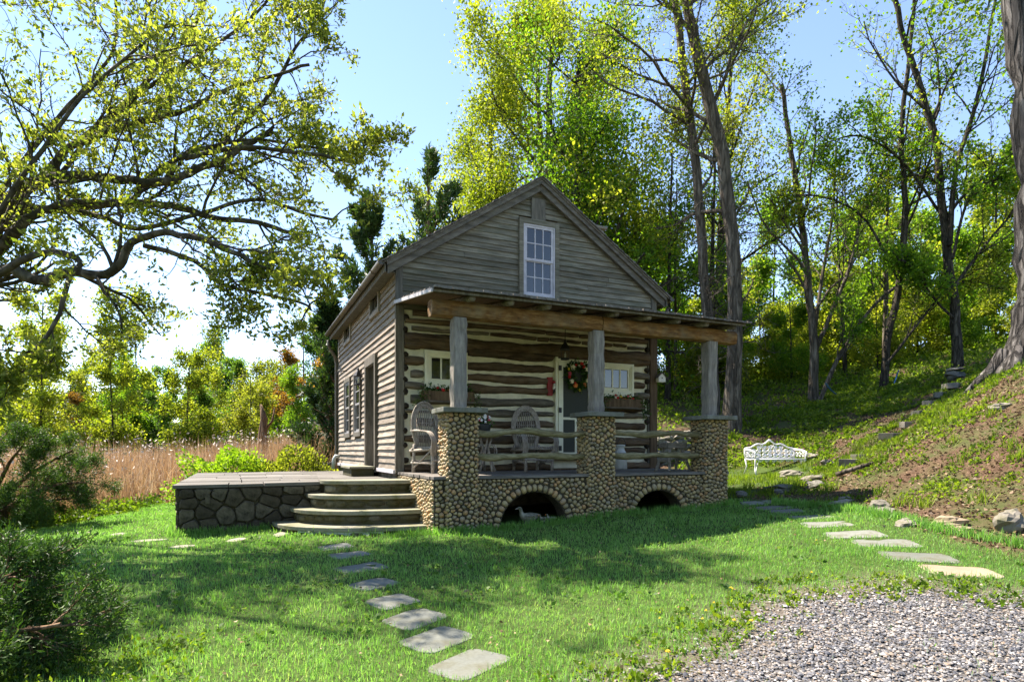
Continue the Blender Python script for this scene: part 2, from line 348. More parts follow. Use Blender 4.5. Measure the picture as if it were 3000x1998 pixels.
# ---------------------------------------------------------------- ground sheet
def nonuni(lo, hi, c, fine, growth, span):
    a = [c]; st = fine
    while a[-1] < hi:
        if abs(a[-1]-c) > span: st *= growth
        a.append(a[-1]+st)
    b = [c]; st = fine
    while b[-1] > lo:
        if abs(b[-1]-c) > span: st *= growth
        b.append(b[-1]-st)
    return np.array(b[::-1][:-1] + a)
GRAV = [(-2.2,-8.6),(-0.85,-7.75),(-0.3,-7.42),(0.4,-7.2),(0.95,-7.05),(1.4,-6.75),(1.9,-6.62),(2.5,-6.9),(2.9,-7.4),(3.4,-7.7),(4.1,-8.3),(6,-10),(6,-18),(-8,-18),(-8,-11)]
LAWN = [(-7.5,-2.5),(-6.6,1.2),(-6.1,2.3),(-5.3,3.2),(-4.9,5.2),(-4.5,8.0),(-3.2,8.0),(-3.2,-0.4),(-2.0,-0.2),(0.0,-1.9),(5.9,-1.9),(6.0,-2.5),(6.15,-3.6),(5.6,-4.9),(5.0,-5.9),(4.7,-6.8),(4.9,-8.2)] 
def inside(x, y, P):
    r = np.zeros(x.shape, bool); n = len(P)
    for i in range(n):
        x0,y0 = P[i]; x1,y1 = P[(i+1)%n]
        if y0 == y1: continue
        c = ((y0 > y) != (y1 > y)) & (x < (x1-x0)*(y-y0)/(y1-y0)+x0); r ^= c
    return r
def vnoise(x, y, s, seed=0):
    r = np.zeros_like(x); rs = np.random.RandomState(seed)
    for k in range(5):
        a = rs.uniform(0, 6.28); f = s*rs.uniform(0.6,1.7); p = rs.uniform(0,6.28,2)
        r += np.sin((x*np.cos(a)+y*np.sin(a))*f+p[0])*np.cos((-x*np.sin(a)+y*np.cos(a))*f*1.1+p[1])
    return r/2.2
GXS = nonuni(-900, 900, 1.0, 0.28, 1.11, 14); GYS = nonuni(-500, 1500, -3.0, 0.28, 1.11, 12)
gx, gy = np.meshgrid(GXS, GYS); gz = H(gx, gy)
nx, ny = len(GXS), len(GYS)
V = np.stack([gx.ravel(), gy.ravel(), gz.ravel()], 1)
ii = (np.arange(ny-1)[:,None]*nx + np.arange(nx-1)[None,:]).ravel()
F = np.stack([ii, ii+1, ii+nx+1, ii+nx], 1)
gme = np_mesh('ground', V, F)
def hill_side(x, y):   # true on the planted slope right of the lawn
    foot = [(6.15,-2.2),(6.15,-3.6),(5.6,-4.9),(5.0,-5.9),(4.7,-6.8),(5.0,-8.2),(6.2,-10.5),(7,-14),(60,-14),(60,60),(4,60),(5.7,9),(5.75,3.0),(7.0,3.4),(9.2,4.6),(11.4,3.4),(12.3,1.5),(9.0,-1.2),(7.5,-1.0)]
    return inside(x, y, foot)
fx, fy = V[:,0], V[:,1]
wob = vnoise(fx, fy, 2.3, 3)*0.12
def gdist(x, y):      # distance inside the gravel outline, negative outside
    x = np.asarray(x, float); y = np.asarray(y, float); d = np.full(x.shape, 1e9)
    for (x0,y0), (x1,y1) in zip(GRAV, GRAV[1:]+GRAV[:1]):
        ex, ey = x1-x0, y1-y0; t = np.clip(((x-x0)*ex+(y-y0)*ey)/(ex*ex+ey*ey), 0, 1); d = np.minimum(d, np.hypot(x-x0-t*ex, y-y0-t*ey))
    return np.where(inside(x, y, GRAV), d, -d)
g_d = gdist(fx, fy)+wob
g_grav = np.clip((g_d+0.05)/0.7, 0, 1); g_worn = np.clip((g_d+0.45)/0.5, 0, 1)
g_hill = hill_side(fx+wob, fy).astype(float)
marsh_poly = [(-60,-20),(-7.9,-2.5),(-6.9,1.2),(-6.3,2.5),(-5.5,3.4),(-5.1,5.2),(-4.5,8.2),(-1,9.0),(3,14),(0,60),(-80,70)]
g_marsh = inside(fx, fy, marsh_poly).astype(float)
for nm, a in (('gravel', g_grav), ('worn', g_worn), ('hill', g_hill), ('marsh', g_marsh)):
    at = gme.attributes.new(nm, 'FLOAT', 'POINT'); at.data.foreach_set('value', a.astype(np.float32))
m, nt, out = _nt('ground surfaces')
v = coords(nt)
def attr(n):
    a = nt.nodes.new('ShaderNodeAttribute'); a.attribute_name = n; return a.outputs['Fac']
n1 = noise(nt, v, 1.3, 6, 0.6); n2 = noise(nt, v, 9.0, 6, 0.65); n3 = noise(nt, v, 60.0, 4, 0.6)
soil = ramp(nt, n2, [(0.3,(0.035,0.055,0.015)),(0.6,(0.06,0.095,0.022)),(0.8,(0.10,0.11,0.04))])
dirt = ramp(nt, math_(nt,'ADD',math_(nt,'MULTIPLY',n2,0.4),math_(nt,'MULTIPLY',n3,0.6)), [(0.34,(0.03,0.018,0.011)),(0.5,(0.085,0.052,0.032)),(0.66,(0.17,0.115,0.075))])
hillc = mixc(nt, ramp(nt, n1, [(0.42,(0,0,0)),(0.6,(0.8,)*3)]), dirt, (0.055,0.075,0.022))
grav = ramp(nt, n3, [(0.3,(0.06,0.055,0.05)),(0.5,(0.115,0.108,0.10)),(0.7,(0.19,0.18,0.17))])
marsh = ramp(nt, n2, [(0.3,(0.07,0.045,0.025)),(0.7,(0.20,0.14,0.08))])
c = mixc(nt, attr('marsh'), soil, marsh); c = mixc(nt, attr('hill'), c, hillc); worn = ramp(nt, n3, [(0.3,(0.07,0.055,0.036)),(0.5,(0.13,0.105,0.075)),(0.7,(0.20,0.175,0.135))])
c = mixc(nt, attr('worn'), c, worn); c = mixc(nt, attr('gravel'), c, grav)
princ(nt, out, c, 0.95, 0.1, math_(nt,'ADD',n2,math_(nt,'MULTIPLY',n3,0.5)), 0.8, 0.03)
M['ground'] = m
obj('ground', gme, M['ground'], None, True, kind='structure')

# ---------------------------------------------------------------- cobble packing
def clip_cell(poly, px, py, qx, qy, w=0.5):
    mx, my = px+(qx-px)*w, py+(qy-py)*w; nx_, ny_ = qx-px, qy-py
    out = []; n = len(poly)
    for i in range(n):
        a = poly[i]; b = poly[(i+1)%n]
        da = (a[0]-mx)*nx_+(a[1]-my)*ny_; db = (b[0]-mx)*nx_+(b[1]-my)*ny_
        if da <= 0: out.append(a)
        if (da < 0 < db) or (db < 0 < da):
            t = da/(da-db); out.append((a[0]+(b[0]-a[0])*t, a[1]+(b[1]-a[1])*t))
    return out
def pack(rng, w, h, sx, sy, block=None, zlo=None, edge=0.0):
    """seed points in a w x h rectangle about sx x sy apart; returns list of (centre, cell polygon)"""
    pts = []; tries = int(w*h/(sx*sy)*45)
    P = np.zeros((0,2))
    cand = np.stack([rng.uniform(edge, w-edge, tries), rng.uniform(0, h, tries)], 1)
    for c in cand:
        if block is not None and block(c[0], c[1]): continue
        if zlo is not None and c[1] < zlo(c[0]): continue
        k = rng.uniform(0.58, 1.28)
        if len(P):
            d = ((P[:,0]-c[0])/sx)**2 + ((P[:,1]-c[1])/sy)**2
            if d.min() < (0.86*k)**2: continue
        P = np.vstack([P, c])
    cells = []
    for i, c in enumerate(P):
        poly = [(0.004 if c[0] < sx*1.2 else c[0]-sx*1.3, c[1]-sy*1.3), (min(w-0.004, c[0]+sx*1.3), c[1]-sy*1.3), (min(w-0.004, c[0]+sx*1.3), min(h, c[1]+sy*1.3)), (0.004 if c[0] < sx*1.2 else c[0]-sx*1.3, min(h, c[1]+sy*1.3))]
        d = ((P[:,0]-c[0])/sx)**2 + ((P[:,1]-c[1])/sy)**2
        for j in np.argsort(d)[1:16]:
            poly = clip_cell(poly, c[0], c[1], P[j,0], P[j,1])
            if len(poly) < 3: break
        if len(poly) >= 3: cells.append((c, poly))
    return cells
def stone_from_cell(rng, poly, depth, n=9, gap=0.0045, flat=False):
    P = np.array(poly); c = P.mean(0)
    A = [i*2*math.pi/n + rng.uniform(-0.12,0.12) for i in range(n)]
    rad = []
    for a in A:
        dx, dy = math.cos(a), math.sin(a); best = 9
        for i in range(len(P)):
            x0,y0 = P[i]-c; x1,y1 = P[(i+1)%len(P)]-c
            ex, ey = x1-x0, y1-y0; den = dx*ey-dy*ex
            if abs(den) < 1e-9: continue
            t = (x0*ey-y0*ex)/den; s_ = (x0*dy-y0*dx)/den
            if t > 0 and -1e-6 <= s_ <= 1+1e-6: best = min(best, t)
        rad.append(best)
    rad = np.minimum(np.array(rad), 3*np.min(rad)+0.02)
    for _ in range(2 if not flat else 0):
        sm = (np.roll(rad,1)+np.roll(rad,-1)+2*rad)/4; rad = np.minimum(rad, sm*1.0)
    rad = np.maximum(rad-gap, 0.006)
    hgt = depth*rng.uniform(0.75,1.25)
    prof = ((1.0,-0.3),(0.97,0.35),(0.66,0.88)) if not flat else ((1.0,-0.4),(0.98,0.6),(0.86,1.0))
    V = []
    for k, z in prof:
        for a, r in zip(A, rad): V.append((c[0]+math.cos(a)*r*k, c[1]+math.sin(a)*r*k, z*hgt*(1+ (rng.uniform(-0.08,0.08)))))
    V.append((c[0]+rng.uniform(-.2,.2)*rad.min(), c[1], hgt*(1.0 if not flat else 1.02)))
    F = []
    for k in range(2):
        for j in range(n):
            a = k*n+j; b = k*n+(j+1)%n; F.append((a,b,b+n,a+n))
    for j in range(n): F.append((2*n+j, 2*n+(j+1)%n, 3*n))
    return V, F, math.pi*rad.mean()**2

# ---------------------------------------------------------------- the cabin
W, L, HE, HA = 5.62, 6.8, 3.77, 5.62
SLOPE = (HA-HE)/(W/2)
cabin = thing('log_cabin', 'two storey old log cabin with weathered clapboard gable and cobblestone front porch', 'cabin')
rng = np.random.RandomState(7); pr = random.Random(7)

# inner walls (dark board backing) so nothing shows through the laps
b = MB()
b.box((0.03,0.03,2.85),(W-0.03,0.06,HE)); b.box((0.03,0.06,-0.1),(0.06,1.55,HE)); b.box((0.03,2.55,-0.1),(0.06,L-0.03,HE)); b.box((0.03,1.55,2.2),(0.06,2.55,HE)); b.box((0.2,1.5,-0.02),(0.23,2.6,2.25)); b.box((W-0.06,0.06,-0.6),(W-0.03,L-0.03,HE)); b.box((0.06,L-0.06,-0.6),(W-0.06,L-0.03,HE))
b.add([(0.03,0.03,HE),(W-0.03,0.03,HE),(W/2,0.03,HA-0.1),(0.03,0.06,HE),(W-0.03,0.06,HE),(W/2,0.06,HA-0.1)], [(0,1,2),(5,4,3),(0,2,5,3),(1,4,5,2)])
b.add([(0.03,L-0.06,HE),(W-0.03,L-0.06,HE),(W/2,L-0.06,HA-0.1),(0.03,L-0.03,HE),(W-0.03,L-0.03,HE),(W/2,L-0.03,HA-0.1)], [(0,1,2),(5,4,3),(0,2,5,3),(1,4,5,2)])
b.box((0.07,0.3,2.9),(W-0.07,L-0.07,2.94)); b.box((0.07,0.3,0.0),(W-0.07,L-0.07,0.04))
b.build('inner_wall', M['brown_post'], cabin)
b = MB(); b.box((0.02,0.02,-0.9),(W-0.02,L-0.02,-0.03)); b.build('foundation', M['rubble'], cabin)

def clap(x0, x1, z, y, h, flip=0, mat='siding', axis='x', end_tilt=0.0):
    """one clapboard: thin top, thick butt; axis x runs along the gable, axis y along the side wall"""
    b = MB(); t = (0.026 if axis == 'x' else 0.036)*pr.uniform(0.85,1.25); d0 = pr.uniform(-.004,.004); d1 = pr.uniform(-.004,.004); n = max(2, int((x1-x0)/0.5))
    for i in range(n+1):
        s = x0+(x1-x0)*i/n; dz = d0+(d1-d0)*i/n + pr.uniform(-.0025,.0025); tt = t+pr.uniform(-.003,.003)
        q = [(s, -tt-0.004, z+dz), (s, -0.006, z+h+0.02+dz), (s, 0.004, z+h+0.02+dz), (s, 0.004, z+dz)]
        if axis == 'x': b.v += [(a, y+c, e) for a,c,e in q]
        else: b.v += [(y+c, a, e) for a,c,e in q]
    for i in range(n):
        for j in range(4):
            a = i*4+j; c = i*4+(j+1)%4
            f = (a, c, c+4, a+4); b.f.append(f if axis == 'y' else f[::-1])
    b.f.append((0,1,2,3) if axis=='x' else (3,2,1,0)); k = n*4; b.f.append((k+3,k+2,k+1,k) if axis=='x' else (k,k+1,k+2,k+3))
    return b.build('clapboard', M[mat], cabin)
# gable boards
WX0, WX1, WZ0, WZ1 = 2.38, 3.25, 3.20, 4.86     # outer trim of the gable window
VX0, VX1, VZ0, VZ1 = 2.65, 2.95, 4.87, 5.28
EXP = 0.107; z = 2.88
while z < HA-0.15:
    half = min(W/2-0.12, max(0.05, (HA-0.06-z-0.05)/SLOPE))
    a, c = W/2-half, W/2+half
    if z+EXP > WZ0 and z < WZ1-0.02: segs = [(a, WX0+0.01), (WX1-0.01, c)]
    else: segs = [(a, c)]
    for s0, s1 in segs:
        if s1-s0 > 3.2 and pr.random() < 0.75:
            j = s0+(s1-s0)*pr.uniform(0.3,0.7); clap(s0, j-0.002, z, 0.02, EXP); clap(j+0.002, s1, z, 0.02, EXP)
        elif s1-s0 > 1.9 and pr.random() < 0.35:
            j = s0+(s1-s0)*pr.uniform(0.3,0.7); clap(s0, j-0.002, z, 0.02, EXP); clap(j+0.002, s1, z, 0.02, EXP)
        elif s1-s0 > 0.06: clap(s0, s1, z, 0.02, EXP)
    z += EXP
# side wall boards (x = 0 plane)
EXP = 0.122
openings = [(1.50,2.62,-0.05,2.30),(3.27,4.16,0.70,2.20),(4.70,5.62,0.70,2.20),(1.27,2.22,3.10,3.66),(4.65,5.75,3.10,3.66)]
z = 0.03
while z < HE-0.03:
    cuts = sorted((o[0],o[1]) for o in openings if z+EXP*0.8 > o[2] and z+EXP*0.2 < o[3])
    segs = []; s = 0.0
    for a, c in cuts: segs.append((s, a+0.01)); s = c-0.01
    segs.append((s, L-0.02))
    for s0, s1 in segs:
        if s1-s0 > 3.0 and pr.random() < 0.8:
            j = s0+(s1-s0)*pr.uniform(0.3,0.7); clap(s0, j-0.002, z, 0.02, EXP, mat='siding_side', axis='y'); clap(j+0.002, s1, z, 0.02, EXP, mat='siding_side', axis='y')
        elif s1-s0 > 0.03: clap(s0, s1, z, 0.02, EXP, mat='siding_side', axis='y')
    z += EXP
# plain right and back walls
b = MB(); b.box((W-0.02,0.2,-0.55),(W+0.01,L,HE)); b.box((0.0,L-0.02,-0.55),(W,L+0.01,HE)); b.build('back_wall', M['siding'], cabin)
# corner boards and posts
def part(name, mat, lo, hi, parent=cabin, bevel=0.006, **kw):
    return MB().box(lo, hi).build(name, M[mat], parent, bevel=bevel, **kw)
part('corner_board', 'trim', (-0.012,-0.035,2.93),(0.115,0.02,HE+0.02)); part('corner_board', 'trim', (W-0.115,-0.035,2.86),(W+0.012,0.02,HE+0.02))
part('corner_board', 'trim', (-0.016,-0.05,-0.02),(0.14,0.03,2.93)); part('corner_board', 'brown_post', (W-0.17,-0.06,-0.02),(W+0.012,0.03,2.86))
part('corner_board', 'trim', (W-0.215,-0.03,-0.02),(W-0.17,0.03,2.86))
part('corner_board', 'trim', (-0.02,L-0.09,-0.1),(0.02,L+0.01,HE))
part('water_table', 'lilac', (-0.045,0.02,-0.035),(0.005,1.50,0.035)); part('water_table', 'lilac', (-0.045,2.62,-0.035),(0.005,L,0.035))
# roof: two shingled slopes with a deck
roof = MB()
ov, rk = 0.24, 0.17
for s in (-1, 1):
    xe = W/2 + s*(W/2+ov); ze = HA-SLOPE*(W/2+ov)
    roof.hexa([(W/2,-rk,HA+0.0),(xe,-rk,ze),(xe,L+rk,ze),(W/2,L+rk,HA),(W/2,-rk,HA+0.035),(xe,-rk,ze+0.035),(xe,L+rk,ze+0.035),(W/2,L+rk,HA+0.035)])
roof = roof.build('roof', M['trim'], cabin)
for s in (-1, 1):
    n = 22
    for i in range(n):
        d0 = i*(W/2+ov+0.03)/n; d1 = (i+1)*(W/2+ov+0.03)/n+0.05
        x0 = W/2+s*d0; x1 = W/2+s*d1; z0 = HA-SLOPE*d0+0.037; z1 = HA-SLOPE*d1+0.037
        b = MB(); k = 40
        ys = np.linspace(-rk-0.03, L+rk+0.03, k+1)
        for j in range(k):
            o_ = pr.uniform(-.012,.012); th = pr.uniform(0.014,0.024); y0, y1 = ys[j]+0.003, ys[j+1]-0.003
            b.hexa([(x0,y0,z0),(x1+s*o_,y0,z1+0.004),(x1+s*o_,y1,z1+0.004),(x0,y1,z0),(x0,y0,z0+0.008),(x1+s*o_,y0,z1+0.004+th+0.012),(x1+s*o_,y1,z1+0.004+th+0.012),(x0,y1,z0+0.008)])
        b.build('shingle_course', M['shingle'], roof, kind='stuff')
# rake boards, soffits, gutters
for s in (-1, 1):
    xe = W/2+s*(W/2+0.17); ze = HA-SLOPE*(W/2+0.17); dz = 0.215
    b = MB(); x0 = W/2+s*0.001
    p = [(x0,HA-dz),(xe,ze-dz),(xe,ze-0.004),(x0,HA-0.004)]
    y0, y1 = -0.10, -0.045
    b.hexa([(p[0][0],y0,p[0][1]),(p[1][0],y0,p[1][1]),(p[1][0],y1,p[1][1]),(p[0][0],y1,p[0][1]),(p[3][0],y0,p[3][1]),(p[2][0],y0,p[2][1]),(p[2][0],y1,p[2][1]),(p[3][0],y1,p[3][1])])
    b.build('rake_board', M['rake'], cabin)
    b = MB(); p = [(x0,HA-0.085),(xe+s*.02,ze-0.085),(xe+s*.02,ze-0.003),(x0,HA-0.003)]; y0, y1 = -0.15, -0.102
    b.hexa([(p[0][0],y0,p[0][1]),(p[1][0],y0,p[1][1]),(p[1][0],y1,p[1][1]),(p[0][0],y1,p[0][1]),(p[3][0],y0,p[3][1]),(p[2][0],y0,p[2][1]),(p[2][0],y1,p[2][1]),(p[3][0],y1,p[3][1])])
    b.build('rake_moulding', M['rake'], cabin)
    ex = W/2+s*(W/2+ov-0.01); ez = HA-SLOPE*(W/2+ov)
    part('fascia', 'trim', (min(ex,ex-s*0.03),-0.12,ez-0.15),(max(ex,ex-s*0.03),L+0.12,ez-0.002))
    part('soffit', 'trim', (min(ex-s*0.032,W/2+s*(W/2+0.022)),-0.04,ez-0.12),(max(ex-s*0.032,W/2+s*(W/2+0.022)),L+0.1,ez-0.1), bevel=0)
    gb = MB(); k = 8; xs = ex+s*0.068
    ring = [(xs+0.062*math.cos(math.pi+a*math.pi/k), ez+0.01+0.062*math.sin(math.pi+a*math.pi/k)*1.0) for a in range(k+1)]
    ring2 = [(xs+0.056*math.cos(math.pi+a*math.pi/k), ez+0.012+0.056*math.sin(math.pi+a*math.pi/k)) for a in range(k+1)][::-1]
    rr = ring+ring2; n = len(rr)
    gb.v = [(x,-0.2,z_) for x,z_ in rr]+[(x,L+0.2,z_) for x,z_ in rr]
    gb.f = [(i,(i+1)%n,(i+1)%n+n,i+n) for i in range(n)] + [tuple(range(k+1)), tuple(range(n,n+k+1))[::-1]]
    g = gb.build('gutter', M['gutter'], cabin, True)
    for yy in np.arange(0.4, L, 1.3):
        MB().tube([(xs+0.068*math.cos(math.pi+a*math.pi/8), yy, ez+0.012+0.068*math.sin(math.pi+a*math.pi/8)) for a in range(9)], 0.007, 5).build('gutter_hanger', M['gutter'], g)
MB().tube([(-0.30,L-0.1,3.42),(-0.28,L-0.08,3.25),(-0.10,L+0.06,3.0),(-0.06,L+0.06,2.8),(-0.06,L+0.06,0.25),(-0.08,L+0.04,0.1),(-0.3,L-0.05,-0.02)], 0.04, 8).build('downspout', M['gutter'], cabin, True)
MB().tube([(W+0.32,0.0,3.44),(W+0.30,0.03,3.28),(W+0.1,0.14,3.0),(W+0.06,0.14,2.8),(W+0.06,0.14,-0.4)], 0.04, 8).build('downspout', M['gutter'], cabin, True)
MB().tube([(-0.05,L-0.5,0.22),(-0.16,L-0.5,0.22),(-0.2,L-0.5,0.15),(-0.22,L-0.5,-0.12)], 0.05, 10).build('drain_pipe', M['zinc'], cabin, True)
# chimney
ch = MB(); ch.box((4.90,1.5,3.6),(5.30,1.95,5.56)); ch = ch.build('chimney', M['chimney'], cabin, bevel=0.02)
part('chimney_cap', 'chimney', (4.86,1.44,5.562),(5.36,2.0,5.63), ch, 0.015)
# vent cover
part('vent_cover', 'lilac', (VX0,-0.04,VZ0-0.03),(VX1,0.0,VZ1)).data.materials[0] = M['trim']

def window(x0, x1, z0, z1, cols, rows, y=0.0, mat='lilac', trim=None, sash=0.05, muntin=0.022, split=True, parent=cabin, axis='x', dep=0.06, trimw=(0.09,0.09,0.10,0.17)):
    """casing + sashes + panes; axis 'x' faces -y, axis 'y' faces -x"""
    def bx(b, a0, a1, d0, d1, e0, e1):
        if axis == 'x': b.box((a0,y+d0,e0),(a1,y+d1,e1))
        else: b.box((y+d0,a0,e0),(y+d1,a1,e1))
        return b
    wroot = MB()
    if trim:   # casing boards outside the opening
        l, r, t, bt = trimw
        bx(wroot, x0-l, x0, -0.05, 0.02, z0-bt, z1+t); bx(wroot, x1, x1+r, -0.05, 0.02, z0-bt, z1+t)
        bx(wroot, x0, x1, -0.05, 0.02, z1, z1+t); bx(wroot, x0, x1, -0.053, 0.02, z0-bt, z0)
        wr = wroot.build('window', M[trim], parent, bevel=0.004)
    else:
        bx(wroot, x0-0.002, x1+0.002, 0.12, 0.13, z0, z1); wr = wroot.build('window', M['dark'], parent)
    fr = MB(); f = 0.032
    bx(fr, x0, x0+f, -0.035, 0.04, z0, z1); bx(fr, x1-f, x1, -0.035, 0.04, z0, z1); bx(fr, x0+f, x1-f, -0.035, 0.04, z1-f, z1); bx(fr, x0+f, x1-f, -0.045, 0.04, z0, z0+f)
    fr.build('frame', M[mat], wr, bevel=0.003)
    a0, a1 = x0+f, x1-f; b0, b1 = z0+f, z1-f
    halves = [(b0, (b0+b1)/2+0.012, 0.012), ((b0+b1)/2-0.012, b1, -0.008)] if split else [(b0, b1, 0.0)]
    for e0, e1, d in halves:
        s = MB(); bx(s, a0, a0+sash, d-0.014, d+0.014, e0, e1); bx(s, a1-sash, a1, d-0.014, d+0.014, e0, e1)
        bx(s, a0+sash, a1-sash, d-0.014, d+0.014, e0, e0+sash); bx(s, a0+sash, a1-sash, d-0.014, d+0.014, e1-sash*0.8, e1)
        so = s.build('sash', M[mat], wr)
        c0, c1, r0, r1 = a0+sash, a1-sash, e0+sash, e1-sash*0.8
        for i in range(1, cols):
            c = c0+(c1-c0)*i/cols; bx(MB(), c-muntin/2, c+muntin/2, d-0.012, d+0.01, r0, r1).build('muntin', M[mat], wr)
        for j in range(1, rows):
            c = r0+(r1-r0)*j/rows; bx(MB(), c0, c1, d-0.0105, d+0.009, c-muntin/2, c+muntin/2).build('muntin', M[mat], wr)
        for i in range(cols):
            for j in range(rows):
                p0 = c0+(c1-c0)*i/cols+muntin*0.4; p1 = c0+(c1-c0)*(i+1)/cols-muntin*0.4
                q0 = r0+(r1-r0)*j/rows+muntin*0.4; q1 = r0+(r1-r0)*(j+1)/rows-muntin*0.4
                t_ = [pr.uniform(-.0025,.0025) for _ in range(2)]
                pb = MB()
                if axis == 'x': pb.add([(p0,y+d+t_[0],q0),(p1,y+d+t_[1],q0),(p1,y+d-t_[0],q1),(p0,y+d-t_[1],q1)], [(0,1,2,3)])
                else: pb.add([(y+d+t_[0],p0,q0),(y+d+t_[1],p1,q0),(y+d-t_[0],p1,q1),(y+d-t_[1],p0,q1)], [(3,2,1,0)])
                pb.build('pane', M['glass'], wr)
    return wr
window(2.47, 3.16, 3.37, 4.76, 3, 2, -0.01, 'lilac', 'siding')
window(3.36, 4.07, 0.80, 2.10, 1, 2, 0.0, 'grey_paint', 'trim', axis='y', sash=0.045, trimw=(0.09,0.09,0.10,0.10))
window(4.80, 5.52, 0.80, 2.10, 1, 2, 0.0, 'grey_paint', 'trim', axis='y', sash=0.045, trimw=(0.09,0.09,0.10,0.10))
window(1.36, 2.13, 3.17, 3.58, 2, 1, 0.0, 'trim', 'siding_side', split=False, axis='y', trimw=(0.09,0.09,0.08,0.08))
window(4.74, 5.66, 3.17, 3.58, 2, 1, 0.0, 'trim', 'siding_side', split=False, axis='y', trimw=(0.09,0.09,0.08,0.08))
# side door: deep frame with a pale door set back in it
sd = MB(); sd.box((-0.07,1.50,-0.05),(0.02,1.60,2.30)); sd.box((-0.07,2.50,-0.05),(0.02,2.62,2.30)); sd.box((-0.072,1.60,2.14),(0.02,2.50,2.32)); sd.box((0.02,1.55,-0.05),(0.20,1.60,2.2)); sd.box((0.02,2.50,-0.05),(0.20,2.55,2.2))
sd = sd.build('side_door', M['trim'], cabin, bevel=0.005)
part('door_leaf', 'lilac', (0.12,1.601,0.0),(0.16,2.499,2.14), sd)
part('sill', 'lilac', (-0.05,1.601,-0.06),(0.12,2.499,0.0), sd)
b = MB(); b.box((0.112,1.72,1.05),(0.119,2.38,1.95)); b.build('pane', M['glass'], sd)
part('handle', 'black', (0.07,1.66,0.95),(0.119,1.70,1.05), sd)
MB().tube([(0.0,5.35,2.42),(-0.22,5.35,2.42),(-0.25,5.35,2.36),(-0.25,5.35,2.25)], 0.012, 6).build('wall_bracket', M['black'], cabin, True)
# ---------------------------------------------------------------- log wall under the porch
b = MB(); b.box((0.10,0.005,-0.02),(W-0.1,0.10,2.93))
b.build('chinking', M['chink'], cabin)
def slog(s0, s1, z0, z1, mat='log', dep=0.085, wob=0.017, seed=None):
    """hewn log seen from the front: uneven top and bottom edges, rounded face"""
    r = random.Random(pr.random()); b = MB(); n = max(3, int((s1-s0)/0.11)); k = 6
    ph = [r.uniform(0,6.28) for _ in range(6)]; zc = (z0+z1)/2; hh = (z1-z0)/2
    for i in range(n+1):
        x = s0+(s1-s0)*i/n
        top = hh + wob*(math.sin(x*2.3+ph[0])+0.6*math.sin(x*6.1+ph[1]))+r.uniform(-.007,.007)
        bot = hh + wob*(math.sin(x*2.1+ph[2])+0.6*math.sin(x*5.3+ph[3]))+r.uniform(-.007,.007)
        sag = 0.008*math.sin(x*1.1+ph[4]); e = 0.9 if min(i,n-i) < 1 else 1.0
        for j in range(k+1):
            u = -1+2*j/k; zz = zc+sag+(u*bot if u < 0 else u*top)*e
            yy = 0.012-(dep*(1-abs(u)**3.0)+0.012+r.uniform(0,.007))*(e if e < 1 else 1)
            b.v.append((x, yy if 0 < j < k else 0.012, zz))
    for i in range(n):
        for j in range(k):
            a = i*(k+1)+j; b.f.append((a, a+k+1, a+k+2, a+1))
    b.f.append(tuple(range(k+1))); q = n*(k+1); b.f.append(tuple(q+j for j in range(k+1))[::-1])
    return b.build('log', M[mat], cabin)
LW, RW, DR = (0.50,1.32), (4.18,5.02), (3.13,4.07)   # left window, right window, door (x ranges)
rows = [(-0.02,0.12,'log'),(0.28,0.43,'log'),(0.50,0.66,'log'),(0.80,0.945,'log'),(1.04,1.135,'log_grey'),(1.21,1.375,'log'),(1.47,1.605,'log'),(1.665,1.80,'log'),(1.88,2.04,'log')]
xa, xb = 0.15, W-0.2
for i, (z0, z1, mt) in enumerate(rows):
    cut = []
    if z1 > 1.46: cut += [LW, RW]
    if 0.2 < z1 and z0 < 2.2: cut.append(DR)
    elif z1 <= 0.2: cut.append((3.05,4.15))
    cut.sort(); s = xa; segs = []
    for a, c in cut: segs.append((s, a-0.01)); s = c+0.01
    segs.append((s, xb))
    for j, (s0, s1) in enumerate(segs):
        inset = 0.07 if (i % 2) else 0.0
        if s0 == xa: s0 += inset*1.6
        if s1 == xb: s1 -= inset*1.6
        if s1-s0 < 0.06: continue
        m_ = mt
        if s1-s0 < 0.5 or (j == 0 and i > 3): m_ = 'log_grey' if pr.random() < 0.8 else 'log'
        dz = 0.03*(s0 > 3.5)*math.sin(i*2.1)
        slog(s0, s1, z0+dz+pr.uniform(-.012,.012), z1+dz+pr.uniform(-.012,.012), m_)
slog(0.14, W-0.19, 2.20, 2.47, 'log', 0.10, 0.022)
slog(1.34, 3.11, 2.12, 2.30, 'log', 0.097); slog(4.0, 5.42, 2.17, 2.32, 'log', 0.097)
slog(0.14, 0.44, 2.19, 2.33, 'log', 0.096)
for s0, s1, z0, z1, mt in ((0.28,1.75,2.525,2.60,'log_grey'),(1.80,2.75,2.515,2.59,'log'),(2.79,3.02,2.50,2.60,'log'),(3.06,3.40,2.515,2.59,'log_grey'),(3.44,3.75,2.53,2.59,'log'),(3.80,4.5,2.50,2.575,'log'),(4.55,4.85,2.52,2.58,'log'),(4.9,5.3,2.50,2.57,'log_grey'),
                       (0.16,2.95,2.645,2.735,'log'),(2.98,3.7,2.63,2.715,'log'),(3.73,5.4,2.63,2.73,'log'),(0.30,5.3,2.78,2.90,'log')):
    slog(s0, s1, z0, z1, mt, 0.065, 0.008)
for xx in (0.16, W-0.235):      # ends of the side logs between the courses
    for zc in (0.20,0.47,0.73,0.99,1.17,1.42,1.63,1.84,2.08,2.52,2.74):
        b = MB(); b.blob((xx+pr.uniform(-.01,.015), -0.01, zc), (0.062,0.055,0.058*pr.uniform(.85,1.1)), 9, 6, pr, 0.12); b.build('log_end', M['log_end'], cabin, True)
